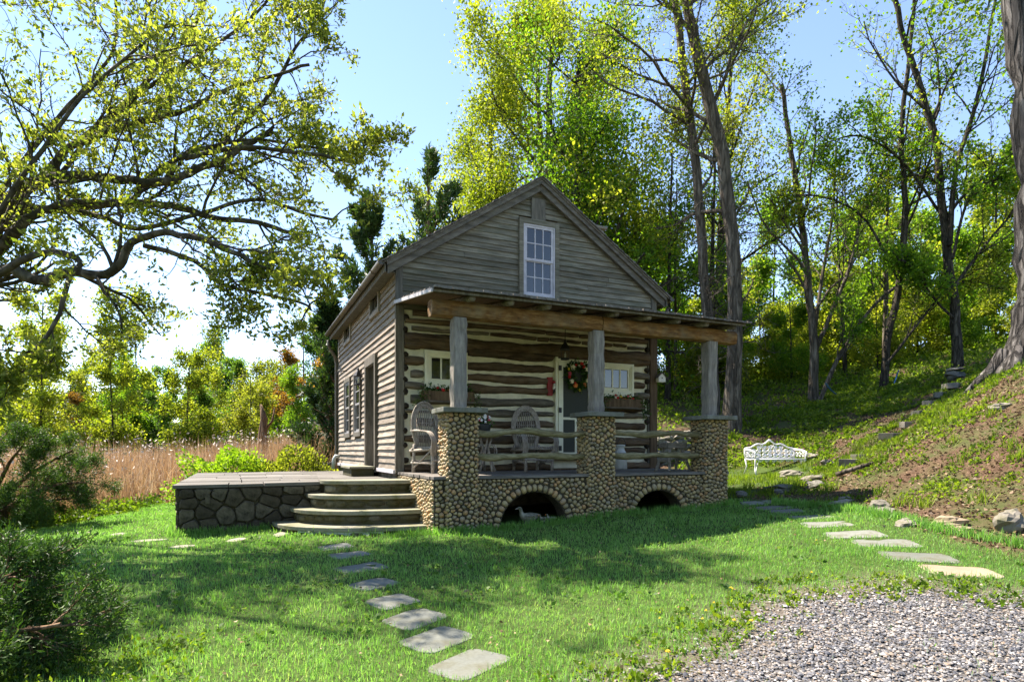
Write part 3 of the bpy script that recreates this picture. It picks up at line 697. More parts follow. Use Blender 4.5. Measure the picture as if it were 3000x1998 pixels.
# front windows and screen door
window(LW[0]+0.055, LW[1]-0.055, 1.585, 2.125, 3, 1, -0.03, 'cream', 'cream', split=False, sash=0.05, muntin=0.03, trimw=(0.05,0.05,0.05,0.10))
window(RW[0]+0.055, RW[1]-0.055, 1.585, 2.125, 3, 1, -0.03, 'cream', 'cream', split=False, sash=0.05, muntin=0.03, trimw=(0.05,0.05,0.05,0.10))
d = MB(); zb, zt = 0.25, 2.19
d.box((DR[0]+0.02,-0.09,zb),(DR[0]+0.075,0.02,zt+0.03)); d.box((DR[1]-0.075,-0.09,zb),(DR[1]-0.02,0.02,zt)); d.box((DR[0]+0.075,-0.088,zt-0.06),(DR[1]-0.075,0.02,zt))
door = d.build('front_door', M['cream'], cabin, bevel=0.003)
d = MB(); x0, x1 = DR[0]+0.08, DR[1]-0.08; y0, y1 = -0.105, -0.07
d.box((x0,y0,zb+0.01),(x0+0.10,y1,zt-0.065)); d.box((x1-0.10,y0,zb+0.01),(x1,y1,zt-0.065))
for a, c in ((zb+0.01,zb+0.09),(0.655,0.70),(0.985,1.035),(zt-0.165,zt-0.065)): d.box((x0+0.1,y0+0.001,a),(x1-0.1,y1,c))
xm = (x0+x1)/2; d.box((xm-0.022,y0+0.002,zb+0.09),(xm+0.022,y1,0.655)); d.box((xm-0.022,y0+0.002,0.70),(xm+0.022,y1,0.985))
d.build('screen_frame', M['cream'], door, bevel=0.003)
for s0, s1, a, c in ((x0+.1,x1-.1,1.035,zt-.165),(x0+.1,xm-.022,zb+.09,.655),(xm+.022,x1-.1,zb+.09,.655),(x0+.1,xm-.022,.70,.985),(xm+.022,x1-.1,.70,.985)):
    MB().box((s0,-0.088,a),(s1,-0.082,c)).build('screen', M['screen'], door)
for zz in (2.0, 1.17, 0.42):
    h = MB(); h.box((x0+0.005,-0.115,zz-0.05),(x0+0.06,-0.104,zz+0.05)); h.tube([(x0+0.002,-0.113,zz-0.05),(x0+0.002,-0.113,zz+0.05)], 0.01, 6); h.build('hinge', M['black'], door)
part('threshold', 'chink', (2.95,-0.05,0.0),(4.2,0.02,0.235), bevel=0.01); part('door_sill', 'log', (3.0,-0.16,0.18),(4.15,-0.02,0.235), bevel=0.01); part('door_board', 'brown_post', (2.9,-0.35,0.0),(4.1,-0.06,0.03), bevel=0.005)

# ---------------------------------------------------------------- porch: cobble base, piers, floor
YF, XL, XR = -2.12, 0.06, 5.56       # base front plane, left and right ends
PX = (0.24, 2.645, 5.06); PW = 0.46; PY0, PY1 = -2.22, -1.76
ARCH = ((1.675, 0.575, -0.27), (4.06, 0.50, -0.31))      # centre x, half width, crown z
def arch_top(x):
    for c, hw, zt_ in ARCH:
        if abs(x-c) < hw:
            g = h1(c, YF); rise = zt_-(g-0.05); return g-0.05+rise*math.sqrt(max(0,1-((x-c)/hw)**2))
    return None
base = MB(); ztop = -0.05; n = 110; th = 0.28
xs = sorted(set(list(np.linspace(XL, XR, n)) + [c+s*hw*k for c,hw,_ in ARCH for s in (-1,1) for k in (0.9999,0.97,0.9,1.0001)]))
for i in range(len(xs)-1):
    xa_, xb_ = xs[i], xs[i+1]; ta, tb = arch_top(xa_), arch_top(xb_)
    if (ta is None) != (tb is None): continue
    za = ta if ta is not None else -1.3; zb_ = tb if tb is not None else -1.3
    base.add([(xa_,YF,za),(xb_,YF,zb_),(xb_,YF,ztop),(xa_,YF,ztop)], [(0,1,2,3)])
    base.add([(xa_,YF+th,za),(xb_,YF+th,zb_),(xb_,YF+th,ztop),(xa_,YF+th,ztop)], [(3,2,1,0)])
    if ta is not None: base.add([(xa_,YF,za),(xb_,YF,zb_),(xb_,YF+th,zb_),(xa_,YF+th,za)], [(3,2,1,0)])
    base.add([(xa_,YF,ztop),(xb_,YF,ztop),(xb_,YF+th,ztop),(xa_,YF+th,ztop)], [(0,1,2,3)])
for c, hw, _ in ARCH:
    for s in (-1, 1):
        x = c+s*hw; base.add([(x,YF,-1.3),(x,YF+th,-1.3),(x,YF+th,h1(c,YF)-0.05),(x,YF,h1(c,YF)-0.05)], [(0,1,2,3)])
base.box((XL,YF+th,-1.3),(XL+0.25,0.02,ztop)); base.box((XR-0.25,YF+th,-1.3),(XR,0.02,ztop))
base.add([(XL,YF,-1.3),(XL,YF+th,-1.3),(XL,YF+th,ztop),(XL,YF,ztop)], [(3,2,1,0)]); base.add([(XR,YF,-1.3),(XR,YF+th,-1.3),(XR,YF+th,ztop),(XR,YF,ztop)], [(0,1,2,3)])
porch_base = base.build('porch_base', M['mortar'], cabin)
stones = []      # (area, verts in world, faces, owner)
srng = np.random.RandomState(11)
def emit(cells, to_world, owner, depth, flat=False, n=9):
    for c, poly in cells:
        V_, F_, ar = stone_from_cell(srng, poly, depth, n, flat=flat)
        if ar < 0.0006: continue
        stones.append((ar, [to_world(*p) for p in V_], F_, owner))
# front face, arches blocked
Z0 = -0.98
def blockf(u, v):
    x = XL+u; z = Z0+v
    for c, hw, zt_ in ARCH:
        g = h1(c, YF)-0.05; rise = zt_-g
        if ((x-c)/(hw+0.155))**2+(max(z-g,0)/(rise+0.15))**2 < 1 : return True
    for p in PX:
        if p+0.03 < x < p+PW-0.03: return True
    return False
zlo = lambda u: h1(XL+u, YF)-Z0-0.05
cells = pack(srng, XR-XL, -0.055-Z0, 0.128, 0.074, blockf, zlo)
# keep arch stones clear: clip cells that reach into the ring
good = []
for c, poly in cells:
    ok = True
    for k in range(len(poly)):
        x = XL+poly[k][0]; z = Z0+poly[k][1]
        for cc, hw, zt_ in ARCH:
            g = h1(cc, YF)-0.05; rise = zt_-g; q = math.hypot((x-cc)/(hw+0.135), max(z-g,0)/(rise+0.135))
            if q < 1:
                x = cc+(x-cc)/q; z = g+max(z-g,0)/q if z > g else z; poly[k] = (x-XL, z-Z0)
    good.append((c, poly))
emit(good, lambda u, v, w: (XL+u, YF-w, Z0+v), porch_base, 0.036)
for c, hw, zt_ in ARCH:      # ring of long stones set on edge
    g = h1(c, YF)-0.05; rise = zt_-g; per = math.pi*0.5*(hw+rise)*1.08; nn = int(per/0.088)
    for k in range(nn):
        a = math.pi*(k+0.5)/nn; px_, pz_ = c+math.cos(a)*(hw+0.065), g+math.sin(a)*(rise+0.065)
        if pz_ < h1(px_, YF): continue
        tx, tz = -math.sin(a)*hw, math.cos(a)*rise; l_ = math.hypot(tx,tz); tx/=l_; tz/=l_; nx_, nz_ = tz, -tx
        if nx_*math.cos(a)+nz_*math.sin(a) < 0: nx_, nz_ = -nx_, -nz_
        hw_ = per/nn*0.5*srng.uniform(.85,1.0); ln = srng.uniform(0.055,0.082)
        poly = [(hw_*tx*i+ln*nx_*j+px_, hw_*tz*i+ln*nz_*j+pz_) for i,j in ((-1,-.8),(0,-1.05),(1,-.8),(1.05,.8),(0,1.05),(-1.05,.8))]
        ctr = (px_,pz_)
        if (poly[1][0]-poly[0][0])*(poly[2][1]-poly[1][1])-(poly[1][1]-poly[0][1])*(poly[2][0]-poly[1][0]) < 0: poly = poly[::-1]
        V_, F_, ar = stone_from_cell(srng, poly, 0.05, 9, gap=0.003)
        stones.append((ar, [(x, YF-w+0.004, z) for x,z,w in V_], F_, porch_base))
# left end of the base
emit(pack(srng, -YF, -0.055-Z0, 0.115, 0.070, None, lambda u: 0.06), lambda u, v, w: (XL-w, -u, Z0+v), porch_base, 0.036)
emit(pack(srng, -YF, -0.055-Z0, 0.10, 0.07, None, lambda u: 0.3), lambda u, v, w: (XR+w, YF+u, Z0+v), porch_base, 0.034)
piers = []
for pi, x0 in enumerate(PX):
    zb_ = h1(x0+0.2, PY0)-0.12
    p = MB().box((x0+0.01,PY0+0.01,zb_-0.1),(x0+PW-0.01,PY1,0.925)).build('porch_pier', M['mortar'], cabin)
    piers.append(p); hh = 0.93-zb_
    emit(pack(srng, PW, hh, 0.125, 0.072), lambda u,v,w: (x0+u, PY0-w+0.012, zb_+v), p, 0.036)
    emit(pack(srng, PY1-PY0, hh, 0.118, 0.07), lambda u,v,w: (x0-w+0.012, PY1-u, zb_+v), p, 0.036)
    emit(pack(srng, PY1-PY0, hh, 0.10, 0.07), lambda u,v,w: (x0+PW+w-0.012, PY0+u, zb_+v), p, 0.034)
    emit(pack(srng, PW, 0.93, 0.10, 0.07), lambda u,v,w: (x0+PW-u, PY1+w-0.012, v), p, 0.03)
    cap = MB(); ring = []
    for (ux, uy) in ((-0.11,-0.11),(PW*0.5,-0.125),(PW+0.11,-0.11),(PW+0.12,PW*0.5),(PW+0.10,PW+0.08),(PW*0.5,PW+0.09),(-0.10,PW+0.08),(-0.12,PW*0.5)):
        ring.append((x0+ux+pr.uniform(-.012,.012), PY0+uy+pr.uniform(-.012,.012)))
    cap.prism(ring, 0.925, 0.998); cap.build('pier_cap', M['bluestone'], p, bevel=0.008)
# 300 largest stones are objects of their own; the small ones are joined per owner
camv = np.array((-2.4865,-10.5164,0.3728))
def vis(s):
    P = np.array(s[1]).mean(0); d = np.linalg.norm(P-camv); nrm = 1.0
    q = np.array(s[1][-1])-np.array(s[1][0]); Q = np.array(s[1]); out_ = Q[-1]-Q[:9].mean(0); out_ /= np.linalg.norm(out_)+1e-9
    return s[0]*max(0.0, float(np.dot(out_, (camv-P)/d)))/d**2
stones.sort(key=vis, reverse=True)
for ar, V_, F_, own in stones[:300]:
    c = np.array(V_).mean(0); mb = MB(); mb.add([tuple(np.array(v_)-c) for v_ in V_], F_)
    o = mb.build('cobblestone', M['cobble'], own, True); o.location = c
for own in [porch_base]+piers:
    mb = MB()
    for ar, V_, F_, ow in stones[300:]:
        if ow is own: mb.add(V_, F_)
    if mb.v: mb.build('small_cobbles', M['cobble'], own, True, kind='stuff')
# floor planks run along the porch
for i in range(12):
    y0 = YF-0.05+i*0.181; y1 = y0+0.176
    mb = MB(); xs_ = XL-0.03+pr.uniform(-.012,.012); n = 8
    mb.box((xs_, y0, -0.048), (XR+0.03+pr.uniform(-.01,.01), min(y1,0.0), pr.uniform(-.004,.0)))
    mb.build('floor_plank', M['plank'], cabin, bevel=0.004)
# rails
for a, c, z0, bulge in ((0,1,0.655,0.03),(0,1,0.285,0.012),(1,2,0.665,0.02),(1,2,0.29,0.01)):
    x0 = PX[a]+PW-0.06; x1 = PX[c]+0.07; k = 15; ph = pr.uniform(0,6)
    pts = [(x0+(x1-x0)*i/k, -1.98+0.02*math.sin(i*0.5+ph), z0+bulge*math.sin(i*0.62+ph)+0.008*math.sin(i*1.9)) for i in range(k+1)]
    rd = [0.052+0.009*math.sin(i*0.8+ph*2)+pr.uniform(-.004,.004) for i in range(k+1)]
    MB().tube(pts, rd, 10).build('rail', M['pole'], cabin, True)
    for xx in (x0, x1):
        mb = MB(); mb.blob((xx+(0.03 if xx == x1 else -0.0), -1.98, z0), (0.075,0.075,0.07), 9, 6, pr, 0.15)
        mb.build('rail_mortar', M['mortar'], cabin, True)
# posts
def hewn_post(x, y, w, z0, z1):
    mb = MB(); k = 14
    for i in range(k+1):
        z = z0+(z1-z0)*i/k; a = w/2+pr.uniform(-.006,.006)+0.003*math.sin(i*0.7+x); ch_ = 0.014
        for (ux,uy) in ((-1,-1+ch_/a),(-1+ch_/a,-1),(1-ch_/a,-1),(1,-1+ch_/a),(1,1-ch_/a),(1-ch_/a,1),(-1+ch_/a,1),(-1,1-ch_/a)):
            mb.v.append((x+ux*a+pr.uniform(-.004,.004), y+uy*a+pr.uniform(-.004,.004), z))
    for i in range(k):
        for j in range(8):
            p_ = i*8+j; q = i*8+(j+1)%8; mb.f.append((p_,q,q+8,p_+8))
    mb.f.append(tuple(range(8))[::-1]); mb.f.append(tuple(k*8+j for j in range(8)))
    return mb.build('post', M['post'], cabin)
for x0 in PX: hewn_post(x0+PW/2, -2.0, 0.205, 0.995, 2.345)
# beam in two lengths, rough-hewn
def hewn_beam(x0, x1):
    mb = MB(); k = max(6, int((x1-x0)/0.16)); r = pr
    sec = [(-0.115,-0.06),(-0.10,-0.105),(-0.02,-0.12),(0.09,-0.115),(0.115,-0.05),(0.115,0.06),(0.09,0.11),(0.0,0.12),(-0.09,0.115),(-0.118,0.07)]
    for i in range(k+1):
        x = x0+(x1-x0)*i/k
        for (dy,dz) in sec: mb.v.append((x, -2.0+dy*(1+r.uniform(-.07,.07)), 2.455+dz*(1+r.uniform(-.06,.06))+0.008*math.sin(x*3)))
    n = len(sec)
    for i in range(k):
        for j in range(n):
            a = i*n+j; c = i*n+(j+1)%n; mb.f.append((a,c,c+n,a+n)[::-1])
    mb.f.append(tuple(range(n))); mb.f.append(tuple(k*n+j for j in range(n))[::-1])
    return mb.build('beam', M['beam'], cabin)
hewn_beam(0.03, 2.93); hewn_beam(2.945, 5.84)
# pole rafters and shake roof
RZ0, RY0, RZ1 = 3.0, -0.01, 2.655; RY1 = -2.36
rs = (RZ0-RZ1)/(RY0-RY1)
for i in range(9):
    x = 0.58+i*0.625
    pts = [(x+pr.uniform(-.01,.01), RY0-0.02+(-2.30-RY0)*t_, RZ0-0.075+((RZ1-RZ0)*t_*0.98)) for t_ in np.linspace(0,1,6)]
    MB().tube(pts, [0.046+pr.uniform(-.005,.005) for _ in pts], 9).build('rafter', M['log_grey'], cabin, True)
pr_roof = MB(); x0, x1 = 0.0, 5.76
pr_roof.hexa([(x0,RY1,RZ1-0.024),(x1,RY1,RZ1-0.024),(x1,RY0,RZ0-0.024),(x0,RY0,RZ0-0.024),(x0,RY1,RZ1),(x1,RY1,RZ1),(x1,RY0,RZ0),(x0,RY0,RZ0)])
porch_roof = pr_roof.build('porch_roof', M['brown_post'], cabin)
nc = 11
for i in range(nc):
    y0 = RY0+(RY1-0.03-RY0)*(i/nc); y1 = RY0+(RY1-0.03-RY0)*((i+1)/nc)-0.05
    zf = lambda y: RZ0+(y-RY0)*rs
    mb = MB(); x = -0.035
    while x < 5.79:
        w_ = pr.uniform(0.07,0.16); o_ = pr.uniform(-.03,.015); th_ = pr.uniform(0.014,0.028)
        mb.hexa([(x,y1+o_,zf(y1)+0.006),(x+w_-0.005,y1+o_,zf(y1)+0.006),(x+w_-0.005,y0,zf(y0)+0.003),(x,y0,zf(y0)+0.003),
                 (x,y1+o_,zf(y1)+0.016+th_),(x+w_-0.005,y1+o_,zf(y1)+0.016+th_),(x+w_-0.005,y0,zf(y0)+0.009),(x,y0,zf(y0)+0.009)])
        x += w_
    mb.build('shingle_course', M['shingle'], porch_roof, kind='stuff')
part('drip_board', 'trim', (-0.03,RY1-0.02,RZ1-0.05),(5.79,RY1-0.001,RZ1-0.012), porch_roof, 0.003)
mb = MB(); mb.hexa([(-0.05,RY1,RZ1-0.05),(-0.02,RY1,RZ1-0.05),(-0.02,RY0-0.05,RZ0-0.055),(-0.05,RY0-0.05,RZ0-0.055),(-0.05,RY1,RZ1+0.0),(-0.02,RY1,RZ1+0.0),(-0.02,RY0-0.05,RZ0),(-0.05,RY0-0.05,RZ0)])
mb.build('drip_board', M['lilac'], porch_roof)

# ---------------------------------------------------------------- terrace and curved steps
terr = thing('stone_terrace', 'raised terrace of dark rubble stone paved with grey slabs beside the cabin', 'terrace', (-1.7,2.0,-0.86))
def tl(p): return (p[0]+1.7, p[1]-2.0, p[2]+0.86)
TZ = -0.135; tpoly = [(-3.33,-0.42),(-1.30,-0.22),(-0.02,-0.22),(-0.02,4.9),(-3.33,4.55)]
mb = MB(); mb.prism([(x+1.7,y-2) for x,y in tpoly], -0.35, TZ-0.052+0.86); core = mb.build('core', M['rubble_mortar'], terr)
srng = np.random.RandomState(5)
def wall_stones(p0, p1, z0, z1, sx, sy, name, mat, parent, loc, depth=0.04, out=1):
    p0 = Vector((*p0,0)); p1 = Vector((*p1,0)); d = (p1-p0); ln = d.length; d.normalize(); nrm = Vector((d.y,-d.x,0))*out
    for c, poly in pack(srng, ln, z1-z0, sx, sy):
        V_, F_, ar = stone_from_cell(srng, poly, depth, 14, gap=0.004, flat=True)
        if ar < 0.002: continue
        q = [(p0+d*u+nrm*(w-0.0)).to_tuple()[:2]+(z0+v_,) for u,v_,w in V_]
        cc = np.array(q).mean(0); m2 = MB(); m2.add([tuple(np.array(a)-cc) for a in q], F_ if out > 0 else [f[::-1] for f in F_])
        o = m2.build(name, M[mat], parent, False); o.location = tuple(cc-np.array(loc))
wall_stones((-3.33,-0.42), (-1.30,-0.22), -0.98, TZ-0.055, 0.36, 0.25, 'wall_stone', 'rubble', terr, (-1.7,2.0,-0.86), 0.065)
wall_stones((-3.33,4.55), (-3.33,-0.42), -1.02, TZ-0.055, 0.32, 0.22, 'wall_stone', 'rubble', terr, (-1.7,2.0,-0.86))
# terrace paving
yy = -0.48
while yy < 4.9:
    dy = pr.uniform(0.45,0.75); x = -3.41
    if yy+dy > 4.6: dy = 5.0-yy
    while x < -0.03:
        dx = pr.uniform(0.5,0.95)
        if x+dx > -0.35: dx = -0.025-x
        s_ = 0.098 if yy < 0 else 0.03
        y0 = yy+(x+3.33)*s_*(yy < 0.5); g_ = 0.006
        y0r = yy+(x+dx+3.33)*s_*(yy < 0.5)
        if yy < -0.4: y0, y0r = -0.48+(x+3.33)*0.098, -0.48+(x+dx+3.33)*0.098
        if x+dx > -1.25 and yy < -0.4: y0r = max(y0r, -0.26); 
        m2 = MB(); zt_ = TZ+pr.uniform(-.004,.004)
        ye = yy+dy+(x+3.33)*0.03*(yy+dy < 0.9); yer = yy+dy+(x+dx+3.33)*0.03*(yy+dy < 0.9)
        m2.prism([(x+g_+1.7,y0+g_-2),(x+dx-g_+1.7,y0r+g_-2),(x+dx-g_+1.7,yer-g_-2),(x+g_+1.7,ye-g_-2)], TZ-0.05+0.86, zt_+0.86)
        m2.build('paving_slab', M['terrace_slab'], terr, bevel=0.006)
        x += dx
    yy += dy
# lion-head-like small inset block on the wall face
m2 = MB(); m2.box((-2.98+1.7,-0.455-2.0,-0.42+0.86),(-2.91+1.7,-0.40-2.0,-0.28+0.86)); m2.build('inset_block', M['rubble'], terr, bevel=0.01)
steps = thing('curved_steps', 'four curved stone steps with slab treads climbing to the terrace beside the porch', 'steps', (-0.9,-0.9,-0.88))
def sl_(p): return (p[0]+0.9, p[1]+0.9, p[2]+0.88)
def arc(a, bb, n=16, cx=0.05, cy=-0.24, p=2.25):
    o_ = []
    for i in range(n+1):
        t_ = math.pi/2*i/n; o_.append((cx-a*math.cos(t_)**(2/p), cy-bb*math.sin(t_)**(2/p)))
    return o_
for i, (zt_, a, bb) in enumerate(((-0.105,1.37,0.64),(-0.32,1.58,0.98),(-0.53,1.83,1.29),(-0.74,2.10,1.60))):
    A = arc(a, bb)
    ring = [(x+0.9,y+0.9) for x,y in A]+[(0.0+0.9,-0.19+0.9)]
    # split the tread in two or three slabs
    cuts = [0, 5+i%2, 11, 16] if i else [0, 8, 16]
    for c0, c1 in zip(cuts[:-1], cuts[1:]):
        inner = arc(a*0.45, bb*0.45)
        pl = [A[k] for k in range(c0, c1+1)]+[inner[k] for k in range(c1, c0-1, -1)]
        m2 = MB(); m2.prism([(x+0.9,y+0.9) for x,y in pl], zt_-0.06+0.88, zt_+0.88+pr.uniform(-.003,.003)); m2.build('tread', M['tread'], steps, bevel=0.008)
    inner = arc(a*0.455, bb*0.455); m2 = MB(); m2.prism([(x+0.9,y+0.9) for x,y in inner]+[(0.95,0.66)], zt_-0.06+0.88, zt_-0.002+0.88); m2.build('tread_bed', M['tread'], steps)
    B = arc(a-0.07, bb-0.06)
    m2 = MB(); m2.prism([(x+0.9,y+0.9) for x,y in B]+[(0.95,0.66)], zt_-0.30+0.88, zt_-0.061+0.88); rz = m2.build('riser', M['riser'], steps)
    # riser stones
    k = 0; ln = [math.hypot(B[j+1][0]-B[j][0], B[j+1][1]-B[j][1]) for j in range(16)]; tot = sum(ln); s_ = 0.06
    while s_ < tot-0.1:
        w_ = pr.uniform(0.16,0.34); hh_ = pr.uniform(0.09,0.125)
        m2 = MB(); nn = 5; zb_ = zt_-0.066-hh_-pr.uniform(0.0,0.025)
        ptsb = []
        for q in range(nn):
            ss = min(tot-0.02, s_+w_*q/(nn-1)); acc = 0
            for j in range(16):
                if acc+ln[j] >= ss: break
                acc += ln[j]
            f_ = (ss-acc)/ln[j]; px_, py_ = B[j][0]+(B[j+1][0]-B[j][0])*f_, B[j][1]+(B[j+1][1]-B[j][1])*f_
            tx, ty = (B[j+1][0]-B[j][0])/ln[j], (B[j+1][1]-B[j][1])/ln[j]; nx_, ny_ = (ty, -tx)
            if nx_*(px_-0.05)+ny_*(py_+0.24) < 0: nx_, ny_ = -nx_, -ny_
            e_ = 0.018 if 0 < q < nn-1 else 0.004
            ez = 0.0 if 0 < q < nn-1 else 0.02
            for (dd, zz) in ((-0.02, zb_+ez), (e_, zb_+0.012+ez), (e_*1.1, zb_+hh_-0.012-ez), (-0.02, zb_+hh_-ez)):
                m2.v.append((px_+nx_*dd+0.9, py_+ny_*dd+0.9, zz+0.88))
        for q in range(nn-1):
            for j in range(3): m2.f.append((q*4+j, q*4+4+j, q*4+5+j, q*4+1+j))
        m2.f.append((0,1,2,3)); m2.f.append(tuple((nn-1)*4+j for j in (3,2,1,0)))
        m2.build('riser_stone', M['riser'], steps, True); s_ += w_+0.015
# pale strip of mortar under the lowest tread
B = arc(2.10-0.055, 1.60-0.048, 40); m2 = MB()
for k in range(14, 34): m2.v += [(B[k][0]+0.9, B[k][1]+0.9, -0.80+0.88), (B[k][0]+0.9, B[k][1]+0.9, -0.868-0.012*math.sin(k*1.3)+0.88)]
m2.f = [(2*k, 2*k+2, 2*k+3, 2*k+1) for k in range(19)]; m2.build('mortar_patch', M['whitewash'], steps)
ds = MB(); ds.box((-0.52,1.52,-0.14),(-0.08,2.60,0.015)); ds = ds.build('door_step', M['riser'], None, bevel=0.012, label='low stone block step in front of the clapboard side door', cat='step')
MB().box((-0.56,1.48,0.0155),(-0.07,2.64,0.06)).build('step_slab', M['tread'], ds, bevel=0.008)
# ---------------------------------------------------------------- leaves and petals
def leaf_arrays(P, D, L, wid, rng, fold=0.15):
    """P base points (n,3), D directions, L lengths: kite-shaped folded leaves"""
    n = len(P); D = D/np.linalg.norm(D, axis=1, keepdims=True)
    rv = rng.normal(size=(n,3)); S = np.cross(D, rv); S /= np.linalg.norm(S, axis=1, keepdims=True)+1e-9
    Nn = np.cross(D, S); L = np.asarray(L).reshape(-1,1)
    w = wid*L; mid = P+D*L*0.48
    V = np.stack([P, mid+S*w+Nn*L*fold, P+D*L, mid-S*w+Nn*L*fold], 1).reshape(-1,3)
    F = np.arange(4*n).reshape(-1,4)
    return V, F
def leaf_obj(name, P, D, L, wid, rng, mat, parent=None, fold=0.15, **kw):
    V, F = leaf_arrays(P, D, L, wid, rng, fold); return obj(name, np_mesh(name, V, F), mat, parent, **kw)
def rdir(rng, n, up=0.0):
    d = rng.normal(size=(n,3)); d /= np.linalg.norm(d, axis=1, keepdims=True); d[:,2] += up; return d/np.linalg.norm(d, axis=1, keepdims=True)
ML = {}
ML['ivy'] = mat_leaf('box plant leaves', [(0.1,(0.02,0.05,0.012)),(0.5,(0.05,0.11,0.022)),(0.9,(0.12,0.18,0.04))], 0.35)
for nm, c in (('red',(0.55,0.03,0.025)),('orange',(0.72,0.22,0.05)),('cream_petal',(0.78,0.70,0.48)),('yellow',(0.78,0.58,0.05)),('pink',(0.60,0.07,0.12)),('white_petal',(0.8,0.8,0.78))):
    M['f_'+nm] = mat_plain(nm+' petals', c, 0.6, 0.2, 0.25, 30.0, 0.2)
def flower(c, r, mat, parent, nrm=(0,-1,0), layers=3, name='flower'):
    """rose-like bloom: rings of cupped petals round a centre"""
    mb = MB(); n_ = Vector(nrm).normalized(); u = n_.cross(Vector((0.3,0.2,1))).normalized(); w = n_.cross(u)
    c = Vector(c)
    for l in range(layers):
        k = 5; rr = r*(1-0.28*l); lift = r*0.25*l
        for j in range(k):
            a = 2*math.pi*(j+0.5*l)/k+pr.uniform(-.15,.15); d0 = u*math.cos(a)+w*math.sin(a); t0 = -u*math.sin(a)+w*math.cos(a)
            b0 = c+n_*lift; p1 = b0+d0*rr*0.6+t0*rr*0.5+n_*rr*0.18; p2 = b0+d0*rr*1.0+n_*rr*(0.22+0.12*l); p3 = b0+d0*rr*0.6-t0*rr*0.5+n_*rr*0.18
            mb.add([b0,p1,p2,p3], [(0,1,2,3)])
    return mb.build(name, M[mat], parent, True)

# ---------------------------------------------------------------- porch furniture
def willow_chair(label, loc, rz):
    t = thing('willow_chair', label, 'chair', loc, rz, 'bent willow chairs on the porch')
    def tb(name, pts, r, n=6): return MB().tube(pts, r, n).build(name, M['willow'], t, True)
    def curve(P, k=8):
        P = [Vector(p) for p in P]; o_ = []
        for i in range(len(P)-1):
            p0 = P[max(i-1,0)]; p1 = P[i]; p2 = P[i+1]; p3 = P[min(i+2,len(P)-1)]
            for j in range(k):
                s = j/k; o_.append(0.5*((2*p1)+(p2-p0)*s+(2*p0-5*p1+4*p2-p3)*s*s+(-p0+3*p1-3*p2+p3)*s**3))
        o_.append(P[-1]); return o_
    for s in (-1,1):
        tb('leg', [(s*0.27,-0.27,0),(s*0.275,-0.27,0.2),(s*0.27,-0.26,0.46)], [0.032,0.028,0.03], 8)
        tb('leg', [(s*0.25,0.26,0),(s*0.25,0.25,0.25),(s*0.26,0.22,0.48)], [0.03,0.027,0.026], 8)
        tb('stretcher', [(s*0.27,-0.30,0.16),(s*0.26,0.30,0.17)], 0.018); tb('stretcher', [(s*0.27,-0.26,0.40),(s*0.26,0.24,0.08)], 0.016)
        tb('side_rail', [(s*0.275,-0.34,0.40),(s*0.27,0.32,0.37)], 0.025, 8)
        for q in range(4):     # bundle of rods bent into the arm
            dx = s*(0.27+0.027*q)
            tb('arm_rod', curve([(s*(0.235+0.012*q),0.30,0.80-0.03*q),(dx,0.05,0.705),(dx+s*0.01,-0.22,0.68),(dx+s*0.01,-0.345,0.56),(dx,-0.335,0.40),(dx-s*0.01,-0.31,0.30)], 5), 0.0135)
    tb('stretcher', [(-0.30,-0.28,0.21),(0.30,-0.28,0.20)], 0.02); tb('stretcher', [(-0.28,0.25,0.2),(0.28,0.25,0.2)], 0.018)
    tb('front_rail', [(-0.34,-0.29,0.415),(0.34,-0.29,0.405)], 0.028, 8); tb('back_rail', [(-0.30,0.24,0.40),(0.30,0.24,0.40)], 0.022, 8)
    for k in range(12):
        x = -0.24+0.48*k/11; tb('seat_rod', [(x,-0.32,0.435),(x,-0.1,0.425),(x*0.95,0.26,0.42)], 0.0155, 6)
    def hoop(sx, top, y0, off):
        return [(sx*math.sin(a)*(1.0 if abs(a) < 1.6 else 1.0-0.12*(abs(a)-1.6)), y0+off+0.14*max(0,(0.84+0.38*math.cos(a)-0.42))*0.45, 0.80+(top-0.80)*math.cos(a) if abs(a) < 1.5708 else 0.80-(abs(a)-1.5708)*0.52) for a in np.linspace(-2.3,2.3,25)]
    for q in range(4):
        tb('back_hoop', hoop(0.30-0.024*q, 1.22-0.028*q, 0.22, -0.004*q), 0.0135)
    for k in range(11):
        f_ = -1+2*k/10; topx = 0.215*f_; topz = 0.80+0.34*math.sqrt(max(0.05,1-(topx/0.235)**2))
        tb('spindle', [(0.17*f_,0.245,0.42),(0.20*f_,0.25,0.70),(topx,0.22+0.06,topz)], 0.0105, 5)
    for zz in (0.86, 0.60):
        tb('back_tie', [(-0.27,0.262,zz),(0,0.275,zz-0.01),(0.27,0.262,zz)], 0.010, 5)
    return t
willow_chair('bent willow hoop back armchair in the porch corner under the left flower box', (0.52,-0.62,0.0), R(24))
willow_chair('bent willow hoop back armchair against the log wall beside the cream screen door', (2.42,-0.52,0.0), R(2))
